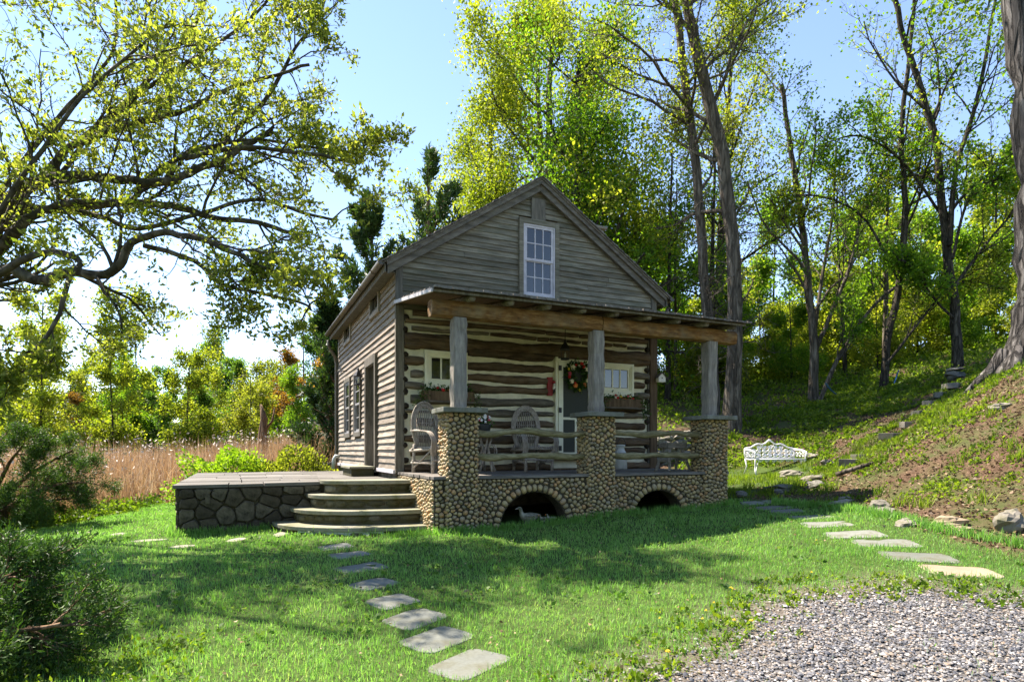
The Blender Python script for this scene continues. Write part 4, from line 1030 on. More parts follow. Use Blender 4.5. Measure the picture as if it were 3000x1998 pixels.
# willow side table with flower pot
tbx = thing('willow_table', 'small twisted willow side table between the two willow chairs', 'table', (1.50,-0.50,0.0))
mb = MB(); mb.lathe([(0.02,0.615),(0.235,0.615),(0.25,0.628),(0.245,0.645),(0.02,0.648)], 18); mb.build('table_top', M['old_wood'], tbx, bevel=0)
for k in range(5):
    a = 2*math.pi*k/5; q = MB(); q.tube([(0.19*math.cos(a),0.19*math.sin(a),0.0),(0.10*math.cos(a+.3),0.10*math.sin(a+.3),0.25),(0.055*math.cos(a+.6),0.055*math.sin(a+.6),0.42),(0.12*math.cos(a+.9),0.12*math.sin(a+.9),0.62)], [0.024,0.021,0.019,0.02], 7); q.build('leg', M['willow'], tbx, True)
for k in range(4):
    a = 2*math.pi*k/4+0.5; q = MB(); pts = [(0.16*math.cos(a)+0.10*math.cos(t_)*math.cos(a), 0.16*math.sin(a)+0.10*math.cos(t_)*math.sin(a), 0.35+0.13*math.sin(t_)) for t_ in np.linspace(0,6.28,16)]
    q.tube(pts, 0.011, 5); q.build('twig_ring', M['willow'], tbx, True)
rng = np.random.RandomState(21)
pot = thing('flower_pot', 'charcoal pot of red and white flowers standing on the willow table', 'flower pot', (1.48,-0.50,0.648))
mb = MB(); mb.lathe([(0.09,0.0),(0.115,0.15),(0.125,0.17),(0.125,0.20),(0.11,0.20),(0.10,0.175)], 16); mb.build('pot', M['pot'], pot, True)
P = np.stack([rng.normal(0,.07,160), rng.normal(0,.06,160), 0.18+np.abs(rng.normal(0,.06,160))], 1)
leaf_obj('foliage', P, rdir(rng,160,0.5), rng.uniform(.04,.08,160), 0.3, rng, ML['ivy'], pot, kind='stuff')
for k in range(15):
    a = pr.uniform(0,6.28); rr = pr.uniform(0.03,0.14); flower((rr*math.cos(a)+0.02, rr*math.sin(a)*0.8-0.03, pr.uniform(0.20,0.36)), pr.uniform(0.025,0.036), pr.choice(['f_pink','f_red','f_white_petal','f_white_petal']), pot, (pr.uniform(-.5,.5),-1,0.5))
# milk can
mc = thing('milk_can', 'pale galvanised milk can with wire handle against the logs under the right window', 'milk can', (4.52,-0.30,0.0))
mb = MB(); mb.lathe([(0.13,0.0),(0.135,0.01),(0.132,0.28),(0.12,0.33),(0.085,0.39),(0.08,0.44),(0.10,0.47),(0.10,0.49),(0.06,0.50)], 20); mb.build('can', M['zinc'], mc, True)
MB().tube([(0.10*math.cos(a)+0.03,0.0,0.47+0.16*math.sin(a)) for a in np.linspace(0,math.pi,12)], 0.006, 5).build('handle', M['black'], mc, True)
# saw-horse stool on the porch
stl = thing('wooden_stool', 'weathered grey splay legged wooden stool at the porch end beside the rail', 'stool', (4.83,-1.55,0.0), R(8))
mb = MB(); mb.box((-0.25,-0.12,0.42),(0.25,0.12,0.52)); mb.build('seat', M['old_wood'], stl, bevel=0.008)
for sx in (-1,1):
    for sy in (-1,1): MB().bar((sx*0.27,sy*0.17,0.0),(sx*0.16,sy*0.07,0.42),0.05,0.05).build('leg', M['old_wood'], stl, bevel=0.006)
    MB().bar((sx*0.215,-0.13,0.2),(sx*0.215,0.13,0.2),0.03,0.04).build('stretcher', M['old_wood'], stl)
# wreath
wr = thing('flower_wreath', 'round wreath of red, orange and cream flowers hung on the front door', 'wreath', (3.62,-0.125,1.86))
n = 900; a = rng.uniform(0,6.283,n); rr = rng.normal(0.20,0.045,n); P = np.stack([rr*np.cos(a), -rng.uniform(0,.07,n), rr*np.sin(a)], 1)
D = np.stack([np.cos(a)*0.6+rng.normal(0,.7,n), -0.5+rng.normal(0,.4,n), np.sin(a)*0.6+rng.normal(0,.7,n)], 1)
leaf_obj('greenery', P, D, rng.uniform(.04,.10,n), 0.24, rng, ML['ivy'], wr, kind='stuff')
for k, (aa, r_, sz, mt) in enumerate(((2.35,.21,.062,'f_cream_petal'),(3.75,.215,.06,'f_cream_petal'),(5.8,.20,.055,'f_cream_petal'),(0.7,.20,.05,'f_cream_petal'),(1.35,.24,.042,'f_red'),(3.0,.225,.045,'f_pink'),(3.3,.23,.04,'f_red'),(4.3,.22,.055,'f_orange'),(4.1,.19,.04,'f_red'),(5.3,.215,.05,'f_orange'),(6.1,.23,.05,'f_orange'),(0.05,.22,.04,'f_red'),(1.05,.20,.035,'f_red'),(1.9,.22,.035,'f_red'),(2.7,.27,.03,'f_yellow'),(4.75,.29,.03,'f_yellow'),(1.6,.19,.03,'f_cream_petal'),(0.4,.26,.03,'f_yellow'))):
    flower((r_*math.cos(aa),-0.075,r_*math.sin(aa)), sz, mt, wr, (pr.uniform(-.3,.3),-1,pr.uniform(-.2,.4)))
mb = MB(); mb.tube([(0.2*math.cos(t_),-0.02,0.2*math.sin(t_)) for t_ in np.linspace(0,6.28,28)], 0.022, 6); mb.build('ring', M['log'], wr, True)
# lanterns
def lantern(name, label, loc, chain=0.0, rz=0, arm=False):
    t = thing(name, label, 'lantern', loc, rz)
    mb = MB(); mb.lathe([(0.085,0.0),(0.095,0.01),(0.09,0.03),(0.03,0.035)], 6); mb.build('base', M['black'], t)
    for k in range(6):
        a_ = math.pi/3*k; MB().tube([(0.078*math.cos(a_),0.078*math.sin(a_),0.03),(0.088*math.cos(a_),0.088*math.sin(a_),0.19)], 0.007, 4).build('bar', M['black'], t)
    mb = MB(); mb.lathe([(0.10,0.19),(0.105,0.20),(0.06,0.28),(0.025,0.33),(0.02,0.37),(0.005,0.38)], 6); mb.build('cap', M['black'], t)
    mb = MB(); mb.lathe([(0.018,0.035),(0.018,0.11),(0.01,0.125),(0.012,0.14),(0.002,0.165)], 8); mb.build('candle', M['cream'], t, True)
    if chain: MB().tube([(0,0,0.37),(0.004,0,0.37+chain/2),(0,0,0.37+chain)], 0.007, 5).build('chain', M['black'], t)
    if arm: MB().tube([(0.0,0,-0.0),(0.02,0,-0.05),(0.10,0,-0.10),(0.155,0,-0.02)], 0.011, 5).build('bracket', M['black'], t); 
    return t
lantern('hanging_lantern', 'black iron lantern hanging on a rod before the top of the front door', (3.10,-0.55,2.09), 0.44)
lantern('wall_lantern', 'black iron lantern on the clapboard wall beside the side door', (-0.16,2.84,1.80), 0, 0, True)
# red plaque with bell pull
rp = thing('red_plaque', 'narrow red wooden plaque with a black handled bell beside the screen door', 'plaque', (3.03,-0.06,1.45))
mb = MB(); mb.box((-0.055,-0.03,0.0),(0.055,0.03,0.36)); mb.build('board', M['red'], rp, bevel=0.006)
mb = MB(); mb.blob((0.07,-0.05,0.265), (0.035,0.035,0.03), 10, 6); mb.build('knob', M['red'], rp, True)
MB().tube([(0.075,-0.055,0.24),(0.07,-0.07,0.17),(0.05,-0.06,0.12)], [0.014,0.02,0.016], 7).build('bell', M['white'], rp, True)
MB().tube([(0.085,-0.06,0.14),(0.06,-0.07,0.06)], 0.016, 7).build('handle', M['black'], rp, True)
# window boxes
def flower_box(label, x0, x1, zt, seed):
    r = np.random.RandomState(seed); t = thing('flower_box', label, 'flower box', ((x0+x1)/2,-0.12,zt-0.19), 0, 'flower boxes under the front windows'); hw = (x1-x0)/2
    mb = MB(); mb.box((-hw,-0.11,0.0),(hw,-0.085,0.17)); mb.box((-hw,0.05,0.0),(hw,0.075,0.17)); mb.box((-hw,-0.085,0.0),(-hw+0.02,0.05,0.17)); mb.box((hw-0.02,-0.085,0.0),(hw,0.05,0.17)); mb.box((-hw+0.02,-0.085,0.001),(hw-0.02,0.05,0.12))
    mb.build('box', M['brown_post'], t, bevel=0.005)
    MB().box((-hw-0.02,-0.125,-0.035),(hw+0.02,0.08,-0.001)).build('ledge', M['log_grey'], t, bevel=0.006)
    n = 420; P = np.stack([r.uniform(-hw,hw,n), r.uniform(-.10,.05,n), 0.12+np.abs(r.normal(0,.07,n))], 1)
    leaf_obj('foliage', P, rdir(r,n,0.4), r.uniform(.03,.07,n), 0.3, r, ML['ivy'], t, kind='stuff')
    for s in (-1,1):       # trailing vine at both ends
        for q in range(4):
            xx = s*(hw-0.03+0.05*q-0.05); k = 60; tt = r.uniform(0,1,k); ln = r.uniform(.25,.5)
            P = np.stack([xx+s*0.06*tt+r.normal(0,.03,k)*(0.4+tt), -0.10+r.normal(0,.025,k)-0.02*tt, 0.17-ln*tt+r.normal(0,.015,k)], 1)
            leaf_obj('vine', P, rdir(r,k,-0.2), r.uniform(.022,.045,k), 0.32, r, ML['ivy'], t, kind='stuff')
    for k in range(16):
        flower((r.uniform(-hw*.55,hw*.62), r.uniform(-.12,-.02), 0.15+r.uniform(0,.10)), r.uniform(.024,.038), ['f_red','f_orange','f_red','f_pink','f_yellow','f_cream_petal'][k%6], t, (r.uniform(-.5,.5),-1,.4))
    return t
flower_box('brown flower box with trailing vines under the window over the corner willow chair', 0.44, 1.40, 1.455, 31)
flower_box('brown flower box of red blooms under the window beside the cream screen door', 4.20, 5.14, 1.455, 32)
# birdhouse on the corner post
bh = thing('birdhouse', 'tiny pale birdhouse fixed to the brown corner post', 'birdhouse', (W+0.05,-0.12,1.83), R(-6))
mb = MB(); mb.add([(-0.085,-0.06,0),(0.085,-0.06,0),(0.085,-0.06,0.10),(0,-0.06,0.185),(-0.085,-0.06,0.10),(-0.085,0.06,0),(0.085,0.06,0),(0.085,0.06,0.10),(0,0.06,0.185),(-0.085,0.06,0.10)], [(0,1,2,3,4),(9,8,7,6,5),(0,5,6,1),(1,6,7,2),(4,9,5,0),(2,7,8,3),(3,8,9,4)]); mb.build('house', M['white'], bh)
mb = MB(); 
for s in (-1,1): mb.hexa([(0,-0.075,0.19),(s*0.105,-0.075,0.085),(s*0.105,0.07,0.085),(0,0.07,0.19),(0,-0.075,0.203),(s*0.112,-0.075,0.092),(s*0.112,0.07,0.092),(0,0.07,0.203)])
mb.build('roof', M['old_wood'], bh)
mb = MB(); mb.add([(0.015*math.cos(a_),-0.0605,0.085+0.015*math.sin(a_)) for a_ in np.linspace(0,5.5,8)], [tuple(range(8))]); mb.build('entry_hole', M['black'], bh)
# goose and goslings in the arch
m_, nt_, out_ = _nt('goose figure'); cc_ = ramp(nt_, noise(nt_, coords(nt_), 18, 5), [(0.35,(0.10,0.095,0.065)),(0.6,(0.24,0.23,0.17)),(0.75,(0.36,0.35,0.28))]); princ(nt_, out_, cc_, 0.8, 0.2, noise(nt_, coords(nt_), 60, 3), 0.4); M['goose'] = m_
def goose(name, label, loc, s, rz, mat='goose', group=None):
    t = thing(name, label, 'goose' if s > .6 else 'gosling', loc, rz, group)
    P = [(0.185,0,0.13),(0.15,0,0.115),(0.10,0,0.10),(0.03,0,0.088),(-0.05,0,0.09),(-0.095,0,0.115),(-0.115,0,0.155),(-0.12,0,0.19),(-0.125,0,0.222),(-0.142,0,0.232),(-0.165,0,0.228),(-0.175,0,0.226)]
    Rd = [0.006,0.03,0.058,0.078,0.074,0.055,0.034,0.026,0.028,0.03,0.021,0.012]
    mb = MB(); mb.tube([tuple(c*s for c in p) for p in P], [r*s for r in Rd], 12); o = mb.build('body', M[mat], t, True); o.modifiers.new('ss','SUBSURF').levels = 1; o.modifiers['ss'].render_levels = 1
    MB().tube([tuple(c*s for c in p) for p in ((-0.168,0,0.227),(-0.195,0,0.221),(-0.212,0,0.216))], [0.013*s,0.010*s,0.003*s], 8).build('beak', M['f_orange'] if s < .6 else M['old_wood'], t, True)
    for sd_ in (-1,1):
        mb = MB(); mb.tube([(c[0]*s, sd_*c[1]*s, c[2]*s) for c in ((-0.06,0.06,0.11),(0.0,0.074,0.11),(0.08,0.06,0.115),(0.14,0.03,0.125))], [0.02*s,0.034*s,0.024*s,0.006*s], 8, flat=0.4); mb.build('wing', M[mat], t, True)
        mb = MB(); mb.blob((-0.146*s, sd_*0.025*s, 0.238*s), (0.005*s,)*3, 6, 4); mb.build('eye', M['black'], t)
    mb = MB(); mb.lathe([(0.065*s,0.0),(0.06*s,0.03*s),(0.05*s,0.045*s)], 12); mb.build('foot_base', M[mat], t, True)
    return t
gz_ = h1(1.62,-2.02)
goose('goose_statue', 'pale stone goose figure sitting in the mouth of the larger arch', (1.62,-2.02,gz_-0.005), 1.05, R(-4))
goose('gosling_statue', 'small gosling figure close behind the tail of the stone goose', (1.87,-2.04,h1(1.87,-2.04)), 0.5, R(10), 'goose', 'gosling figures behind the goose')
goose('gosling_statue', 'small gosling figure beside the arch end, last behind the stone goose', (2.0,-2.06,h1(2.0,-2.06)), 0.48, R(-15), 'goose', 'gosling figures behind the goose')

# ---------------------------------------------------------------- white cast-iron bench
bn = thing('garden_bench', 'ornate white cast iron bench standing below the planted slope', 'bench', (11.35,2.0,-0.29), R(-14))
def tb(name, pts, r, n=6): return MB().tube(pts, r, n).build(name, M['white_metal'], bn, True)
HW = 0.78
for s in (-1,1):
    tb('leg', [(s*HW,-0.26,0.42),(s*(HW-0.03),-0.20,0.28),(s*(HW+0.0),-0.24,0.12),(s*(HW+0.03),-0.33,0.0)], [0.022,0.018,0.016,0.02], 7)
    tb('leg', [(s*(HW-0.12),-0.24,0.42),(s*(HW-0.10),-0.18,0.24),(s*(HW-0.04),-0.22,0.1),(s*(HW+0.02),-0.32,0.01)], 0.013)
    tb('leg', [(s*HW,0.24,0.42),(s*(HW-0.02),0.20,0.22),(s*HW,0.30,0.0)], [0.022,0.018,0.02], 7)
    tb('arm', [(s*HW,0.25,0.70),(s*(HW+0.02),0.10,0.69),(s*(HW+0.03),-0.12,0.66),(s*(HW+0.02),-0.25,0.62),(s*HW,-0.29,0.55),(s*HW,-0.25,0.50),(s*HW,-0.23,0.42)], [0.03,0.03,0.03,0.03,0.026,0.022,0.02], 8)
    for q in range(3):
        yy = -0.14+0.14*q; tb('arm_scroll', [(s*HW, yy+0.075*math.cos(t_)*(1-t_/9), 0.54+0.085*math.sin(t_)*(1-t_/9)) for t_ in np.linspace(0,7,20)], 0.011, 5)
def top_z(x):
    a_ = abs(x)/HW; return 0.70+0.17*(1-a_**2.2)+0.07*math.exp(-(x/0.12)**2)+0.02*math.cos(x*16)
tb('back_frame', [(x,0.27+0.05*(top_z(x)-0.7),top_z(x)) for x in np.linspace(-HW,HW,31)], 0.022, 7)
tb('back_frame', [(x,0.25,0.46) for x in np.linspace(-HW,HW,5)], 0.018, 7)
for s in (-1,1): tb('back_frame', [(s*HW,0.25,0.42),(s*(HW+0.01),0.26,0.58),(s*HW,0.27,top_z(HW))], 0.02, 7)
k = 0
for col in range(9):
    x = -HW+0.09+col*(2*HW-0.18)/8
    for row in range(3):
        zc = 0.53+row*0.115
        if zc > top_z(x)-0.05: continue
        s = 1 if (row+col)%2 else -1
        tb('back_scroll', [(x+s*0.085*math.cos(t_+row)*(1-t_/10), 0.255+0.02*(zc-0.5), zc+0.06*math.sin(t_+row)*(1-t_/10)) for t_ in np.linspace(0,8.5,22)], 0.0135, 5)
        mb = MB(); mb.blob((x+s*0.02,0.25,zc), (0.052,0.014,0.042), 9, 5, pr, 0.25); mb.build('back_leaf', M['white_metal'], bn, True)
tb('crest', [(0.06*math.cos(t_)*(1-t_/9),0.285,0.955+0.03*math.sin(t_)*(1-t_/9)) for t_ in np.linspace(0,7,16)], 0.014, 5)
tb('seat_frame', [(-HW,-0.26,0.42),(HW,-0.26,0.42)], 0.022, 7); tb('seat_frame', [(-HW,0.25,0.42),(HW,0.25,0.42)], 0.02, 7)
for k in range(24):
    x = -HW+2*HW*k/23; tb('seat_slat', [(x,-0.26,0.425),(x+0.015*math.sin(k),0.0,0.41),(x,0.25,0.425)], 0.016, 5)
for k in range(7): tb('apron_scroll', [(-HW+0.14+k*0.215+0.085*math.cos(t_)*(1-t_/10), -0.265, 0.375+0.035*math.sin(t_)*(1-t_/10)) for t_ in np.linspace(0,7,16)], 0.010, 5)
# ---------------------------------------------------------------- trees
def norm(a): return a/(np.linalg.norm(a, axis=-1, keepdims=True)+1e-9)
def grow(rng, S, D, Ln, K, wander, trop):
    B = len(S); P = np.zeros((B,K,3)); P[:,0] = S; d = norm(D.copy()); st = (Ln/(K-1))[:,None]
    for k in range(1,K):
        d = norm(d+rng.normal(size=(B,3))*wander+np.array([0,0,trop])); P[:,k] = P[:,k-1]+d*st
    return P
def tubes_np(P, Rd, n):
    """P (B,K,3), Rd (B,K) -> verts, quads"""
    B, K, _ = P.shape
    T = np.zeros_like(P); T[:,1:-1] = P[:,2:]-P[:,:-2]; T[:,0] = P[:,1]-P[:,0]; T[:,-1] = P[:,-1]-P[:,-2]; T = norm(T)
    ref = np.where(np.abs(T[:,:1,2:]) > 0.9, np.array([1.0,0,0]), np.array([0,0,1.0])); ref = np.broadcast_to(ref, T.shape)
    U = norm(np.cross(T, ref)); Wv = np.cross(T, U)
    a = np.arange(n)*2*np.pi/n
    V = P[:,:,None,:]+(U[:,:,None,:]*np.cos(a)[None,None,:,None]+Wv[:,:,None,:]*np.sin(a)[None,None,:,None])*Rd[:,:,None,None]
    V = V.reshape(-1,3)
    b = np.arange(B)[:,None,None]*K*n; k = np.arange(K-1)[None,:,None]*n; j = np.arange(n)[None,None,:]
    i0 = b+k+j; i1 = b+k+(j+1)%n
    F = np.stack([i0,i1,i1+n,i0+n], -1).reshape(-1,4)
    return V, F
def cat(parts):
    Vs, Fs, o = [], [], 0
    for V, F in parts:
        Vs.append(V); Fs.append(F+o); o += len(V)
    return np.concatenate(Vs), np.concatenate(Fs)
def kids(rng, P, Rd, Ln, n, t0, t1, ang, lr, rr, lvar=0.25, shape=0.5, minr=0.004):
    B, K, _ = P.shape; t = rng.uniform(t0, t1, (B,n)); 
    x = t*(K-1); i = np.minimum(x.astype(int), K-2); f = (x-i)[...,None]
    bi = np.arange(B)[:,None]
    S = P[bi,i]*(1-f)+P[bi,i+1]*f; T = norm(P[bi,i+1]-P[bi,i]); r = Rd[bi,i]*(1-f[...,0])+Rd[bi,i+1]*f[...,0]
    rv = norm(np.cross(T, rng.normal(size=T.shape))); A = rng.normal(ang, ang*0.22, (B,n))[...,None]
    D = T*np.cos(A)+rv*np.sin(A)
    L2 = (Ln[:,None]*lr*(1-shape*t)*rng.uniform(1-lvar,1+lvar,(B,n)))
    return S.reshape(-1,3), D.reshape(-1,3), L2.reshape(-1), np.maximum(r*rr, minr).reshape(-1)
def taper(r0, K, end=0.35): return r0[:,None]*np.linspace(1, end, K)[None,:]
def spline(P, k=4):
    P = np.array(P, float); o = []
    for i in range(len(P)-1):
        p0, p1, p2, p3 = P[max(i-1,0)], P[i], P[i+1], P[min(i+2,len(P)-1)]
        for j in range(k):
            s = j/k; o.append(0.5*(2*p1+(p2-p0)*s+(2*p0-5*p1+4*p2-p3)*s*s+(-p0+3*p1-3*p2+p3)*s**3))
    o.append(P[-1]); return np.array(o)
def tree_parts(rng, stems, radii, spec, leafL, leafN, wid=0.3, lspread=0.12, lup=0.1, stemsides=9, endr=0.3, leaf_on=(2,), droop=0.0):
    """stems: list of polylines (n,3); spec: list of dicts (n,t0,t1,ang,lr,rr,K,wander,trop,sides) -> wood (V,F), leaves (V,F)"""
    wood = []; per = []
    for P, r in zip(stems, radii):
        P = spline(P, 4); K = len(P); rd = np.linspace(1, endr, K)*r
        if len(wood) == 0: rd[:3] *= np.array([1.45,1.16,1.04])[:len(rd[:3])]
        jit = rng.normal(size=P.shape)*r*0.10; jit[0] = 0; P = P+jit
        wood.append(tubes_np(P[None], rd[None], stemsides)); ln = np.linalg.norm(np.diff(P,axis=0),axis=1).sum()
        per.append((P[None], rd[None], np.array([ln])))
    level = per; anchors = []
    for li, sp in enumerate(spec):
        S, D, Ln, r0 = [], [], [], []
        for P, Rd, ln in level:
            a = kids(rng, P, Rd, ln, sp['n'], sp['t0'], sp['t1'], sp['ang'], sp['lr'], sp['rr'], shape=sp.get('shape',0.5), minr=sp.get('minr',0.004))
            S.append(a[0]); D.append(a[1]); Ln.append(a[2]); r0.append(a[3])
        S, D, Ln, r0 = np.concatenate(S), np.concatenate(D), np.concatenate(Ln), np.concatenate(r0)
        if 'maxlen' in sp: Ln = np.minimum(Ln, sp['maxlen']*rng.uniform(.6,1.1,len(Ln)))
        D = D+np.array([0,0,sp.get('bias',0.0)])
        P = grow(rng, S, D, Ln, sp['K'], sp['wander'], sp['trop'])
        Rd = taper(r0, sp['K'], sp.get('end',0.35)); wood.append(tubes_np(P, Rd, sp['sides']))
        level = [(P, Rd, Ln)]
        if li in leaf_on: anchors.append(P)
    if not leafN: return cat(wood), None
    A = np.concatenate([a[:,1:].reshape(-1,3) for a in anchors]); TG = np.concatenate([norm(a[:,1:]-a[:,:-1]).reshape(-1,3) for a in anchors]); idx = rng.randint(0, len(A), leafN)
    Pp = A[idx]+rng.normal(size=(leafN,3))*lspread; D = rdir(rng, leafN, lup)*0.75+TG[idx]*0.6
    D[:,2] -= droop; L = rng.uniform(0.6,1.25,leafN)*leafL
    return cat(wood), leaf_arrays(Pp, D, L, wid, rng)
def tree_obj(name, label, loc, wood, leaves, bark, leafmat, group=None, rz=0, sc=1.0, category='tree'):
    t = thing(name, label, category, loc, rz, group); t.scale = (sc,)*3 if not hasattr(sc,'__len__') else sc
    w = obj('trunk', wood if not isinstance(wood, tuple) else np_mesh('trunk', *wood), bark, t, True)
    if leaves is not None: obj('crown', leaves if not isinstance(leaves, tuple) else np_mesh('crown', *leaves), leafmat, t)
    return t
BK = {'grey': mat_bark('grey ridged bark', (0.03,0.025,0.019),(0.085,0.07,0.052),(0.19,0.165,0.13), 7.0, 0.14),
      'dark': mat_bark('dark bark', (0.014,0.012,0.009),(0.045,0.038,0.028),(0.10,0.088,0.068), 9.0, 0.2),
      'magnolia': mat_bark('smooth magnolia bark', (0.022,0.019,0.013),(0.06,0.05,0.034),(0.15,0.135,0.10), 5.0, 0.6, 0.01, (0.045,0.05,0.018)),
      'big': mat_bark('deep furrowed bark', (0.012,0.011,0.010),(0.05,0.046,0.042),(0.14,0.132,0.12), 6.5, 0.10, 0.10),
      'cedar': mat_bark('red cedar bark', (0.06,0.035,0.02),(0.15,0.095,0.055),(0.25,0.18,0.12), 8.0, 0.12)}
LF = {'magnolia': mat_leaf('young magnolia leaves', [(0.1,(0.05,0.085,0.014)),(0.45,(0.15,0.19,0.03)),(0.8,(0.30,0.31,0.07))], 0.55, tint=(1.55,1.7,0.7)),
      'yellow': mat_leaf('yellow green spring leaves', [(0.1,(0.085,0.125,0.012)),(0.5,(0.195,0.24,0.022)),(0.9,(0.34,0.35,0.05))], 0.58, tint=(1.55,1.65,0.7)),
      'green': mat_leaf('fresh green leaves', [(0.1,(0.05,0.11,0.010)),(0.5,(0.11,0.20,0.018)),(0.9,(0.22,0.29,0.03))], 0.6, tint=(1.7,1.9,0.75)),
      'deep': mat_leaf('deep green leaves', [(0.1,(0.03,0.075,0.012)),(0.5,(0.075,0.15,0.022)),(0.9,(0.15,0.22,0.035))], 0.55),
      'olive': mat_leaf('olive spring leaves', [(0.1,(0.08,0.10,0.014)),(0.5,(0.17,0.19,0.025)),(0.9,(0.28,0.27,0.045))], 0.6),
      'russet': mat_leaf('russet spring leaves', [(0.1,(0.10,0.065,0.014)),(0.5,(0.20,0.125,0.028)),(0.9,(0.27,0.20,0.05))], 0.55, tint=(1.8,1.5,0.6)),
      'cedar': mat_leaf('cedar sprays', [(0.1,(0.012,0.035,0.010)),(0.5,(0.035,0.075,0.020)),(0.9,(0.075,0.125,0.03))], 0.2),
      'juniper': mat_leaf('juniper sprays', [(0.1,(0.012,0.038,0.008)),(0.5,(0.035,0.085,0.016)),(0.9,(0.10,0.17,0.03))], 0.25),
      'bush': mat_leaf('bright bush leaves', [(0.1,(0.09,0.17,0.012)),(0.5,(0.19,0.30,0.02)),(0.9,(0.33,0.42,0.05))], 0.45)}
# limb lines of the near trees, in metres
T1 = [
  [(13.28,6.51,1.28),(13.26,6.52,3.12),(13.03,6.62,5.62),(12.69,6.78,10.61),(12.35,6.93,13.61),(12.07,7.06,16.11),(11.78,7.19,18.73),(11.61,7.26,21.85)],
]
T2 = [
  [(12.95,5.34,1.06),(13.05,5.3,4.15),(13.05,5.3,6.87),(12.67,5.47,10.65),(11.97,5.79,13.72),(11.54,5.98,15.96),(11.22,6.13,18.32),(11,6.22,20.92)],
]
T3 = [
  [(17.12,5.44,2.17),(17.14,5.43,4.48),(16.97,5.51,6.41),(16.73,5.62,8.97),(16.38,5.78,11.54),(16.03,5.93,14.1)],
  [(17.18,5.42,4.1),(17.67,5.2,5.38),(18.37,4.88,7.3),(18.72,4.72,8.97),(19.42,4.41,10.64),(19.66,4.3,12.43)],
  [(16.97,5.07,2.17),(17.54,4.81,3.65),(18.46,4.4,5.29),(19.38,3.99,6.3),(20.41,3.52,6.93)],
  [(17.46,5.73,4.42),(17.79,5.58,7.16),(18.14,5.42,9.51),(18.26,5.37,12.12)],
]
T4 = [
  [(18.63,3.78,2.57),(18.77,3.71,4.32),(19.22,3.51,6.78),(19.34,3.46,9.24),(19.22,3.51,11.71),(19.45,3.41,14.17),(19.67,3.31,16.63)],
  [(18.93,3.42,6.48),(17.91,3.88,8.55),(16.91,4.33,9.28),(15.91,4.78,9.53)],
  [(18.33,3.47,3.4),(19.26,3.05,4.73),(20.26,2.61,6.06),(21.14,2.21,6.66)],
  [(19.72,3.83,8.19),(20.41,3.52,9.95),(20.64,3.42,12.22)],
]
T5 = [
  [(20.2,2.19,3.1),(20.15,2.21,4.77),(19.99,2.29,6.54),(19.72,2.41,8.92),(19.5,2.5,11.05),(19.07,2.7,12.83),(18.42,2.99,15.08),(17.99,3.19,17.22)],
  [(19.74,2.18,7.43),(19.94,2.09,10.01),(20.58,1.8,12.36),(21.01,1.61,14.71),(21.33,1.46,17.06)],
  [(19.4,1.89,6.83),(19.82,1.71,8.67),(20.45,1.42,9.82),(21.5,0.95,10.4)],
  [(19.96,2.19,4.98),(19.4,2.44,5.57),(18.75,2.73,6.63),(18.32,2.93,6.99)],
  [(20.09,2.57,8.56),(18.72,3.19,10.6),(17.41,3.78,11.45),(16.31,4.27,11.21)],
]
T6 = [
  [(13.69,-2.88,2.01),(13.9,-2.98,3.23),(13.97,-3.01,4.39),(13.93,-2.99,5.93),(13.86,-2.96,7.86),(13.58,-2.84,10.56),(13.37,-2.74,12.49)],
]
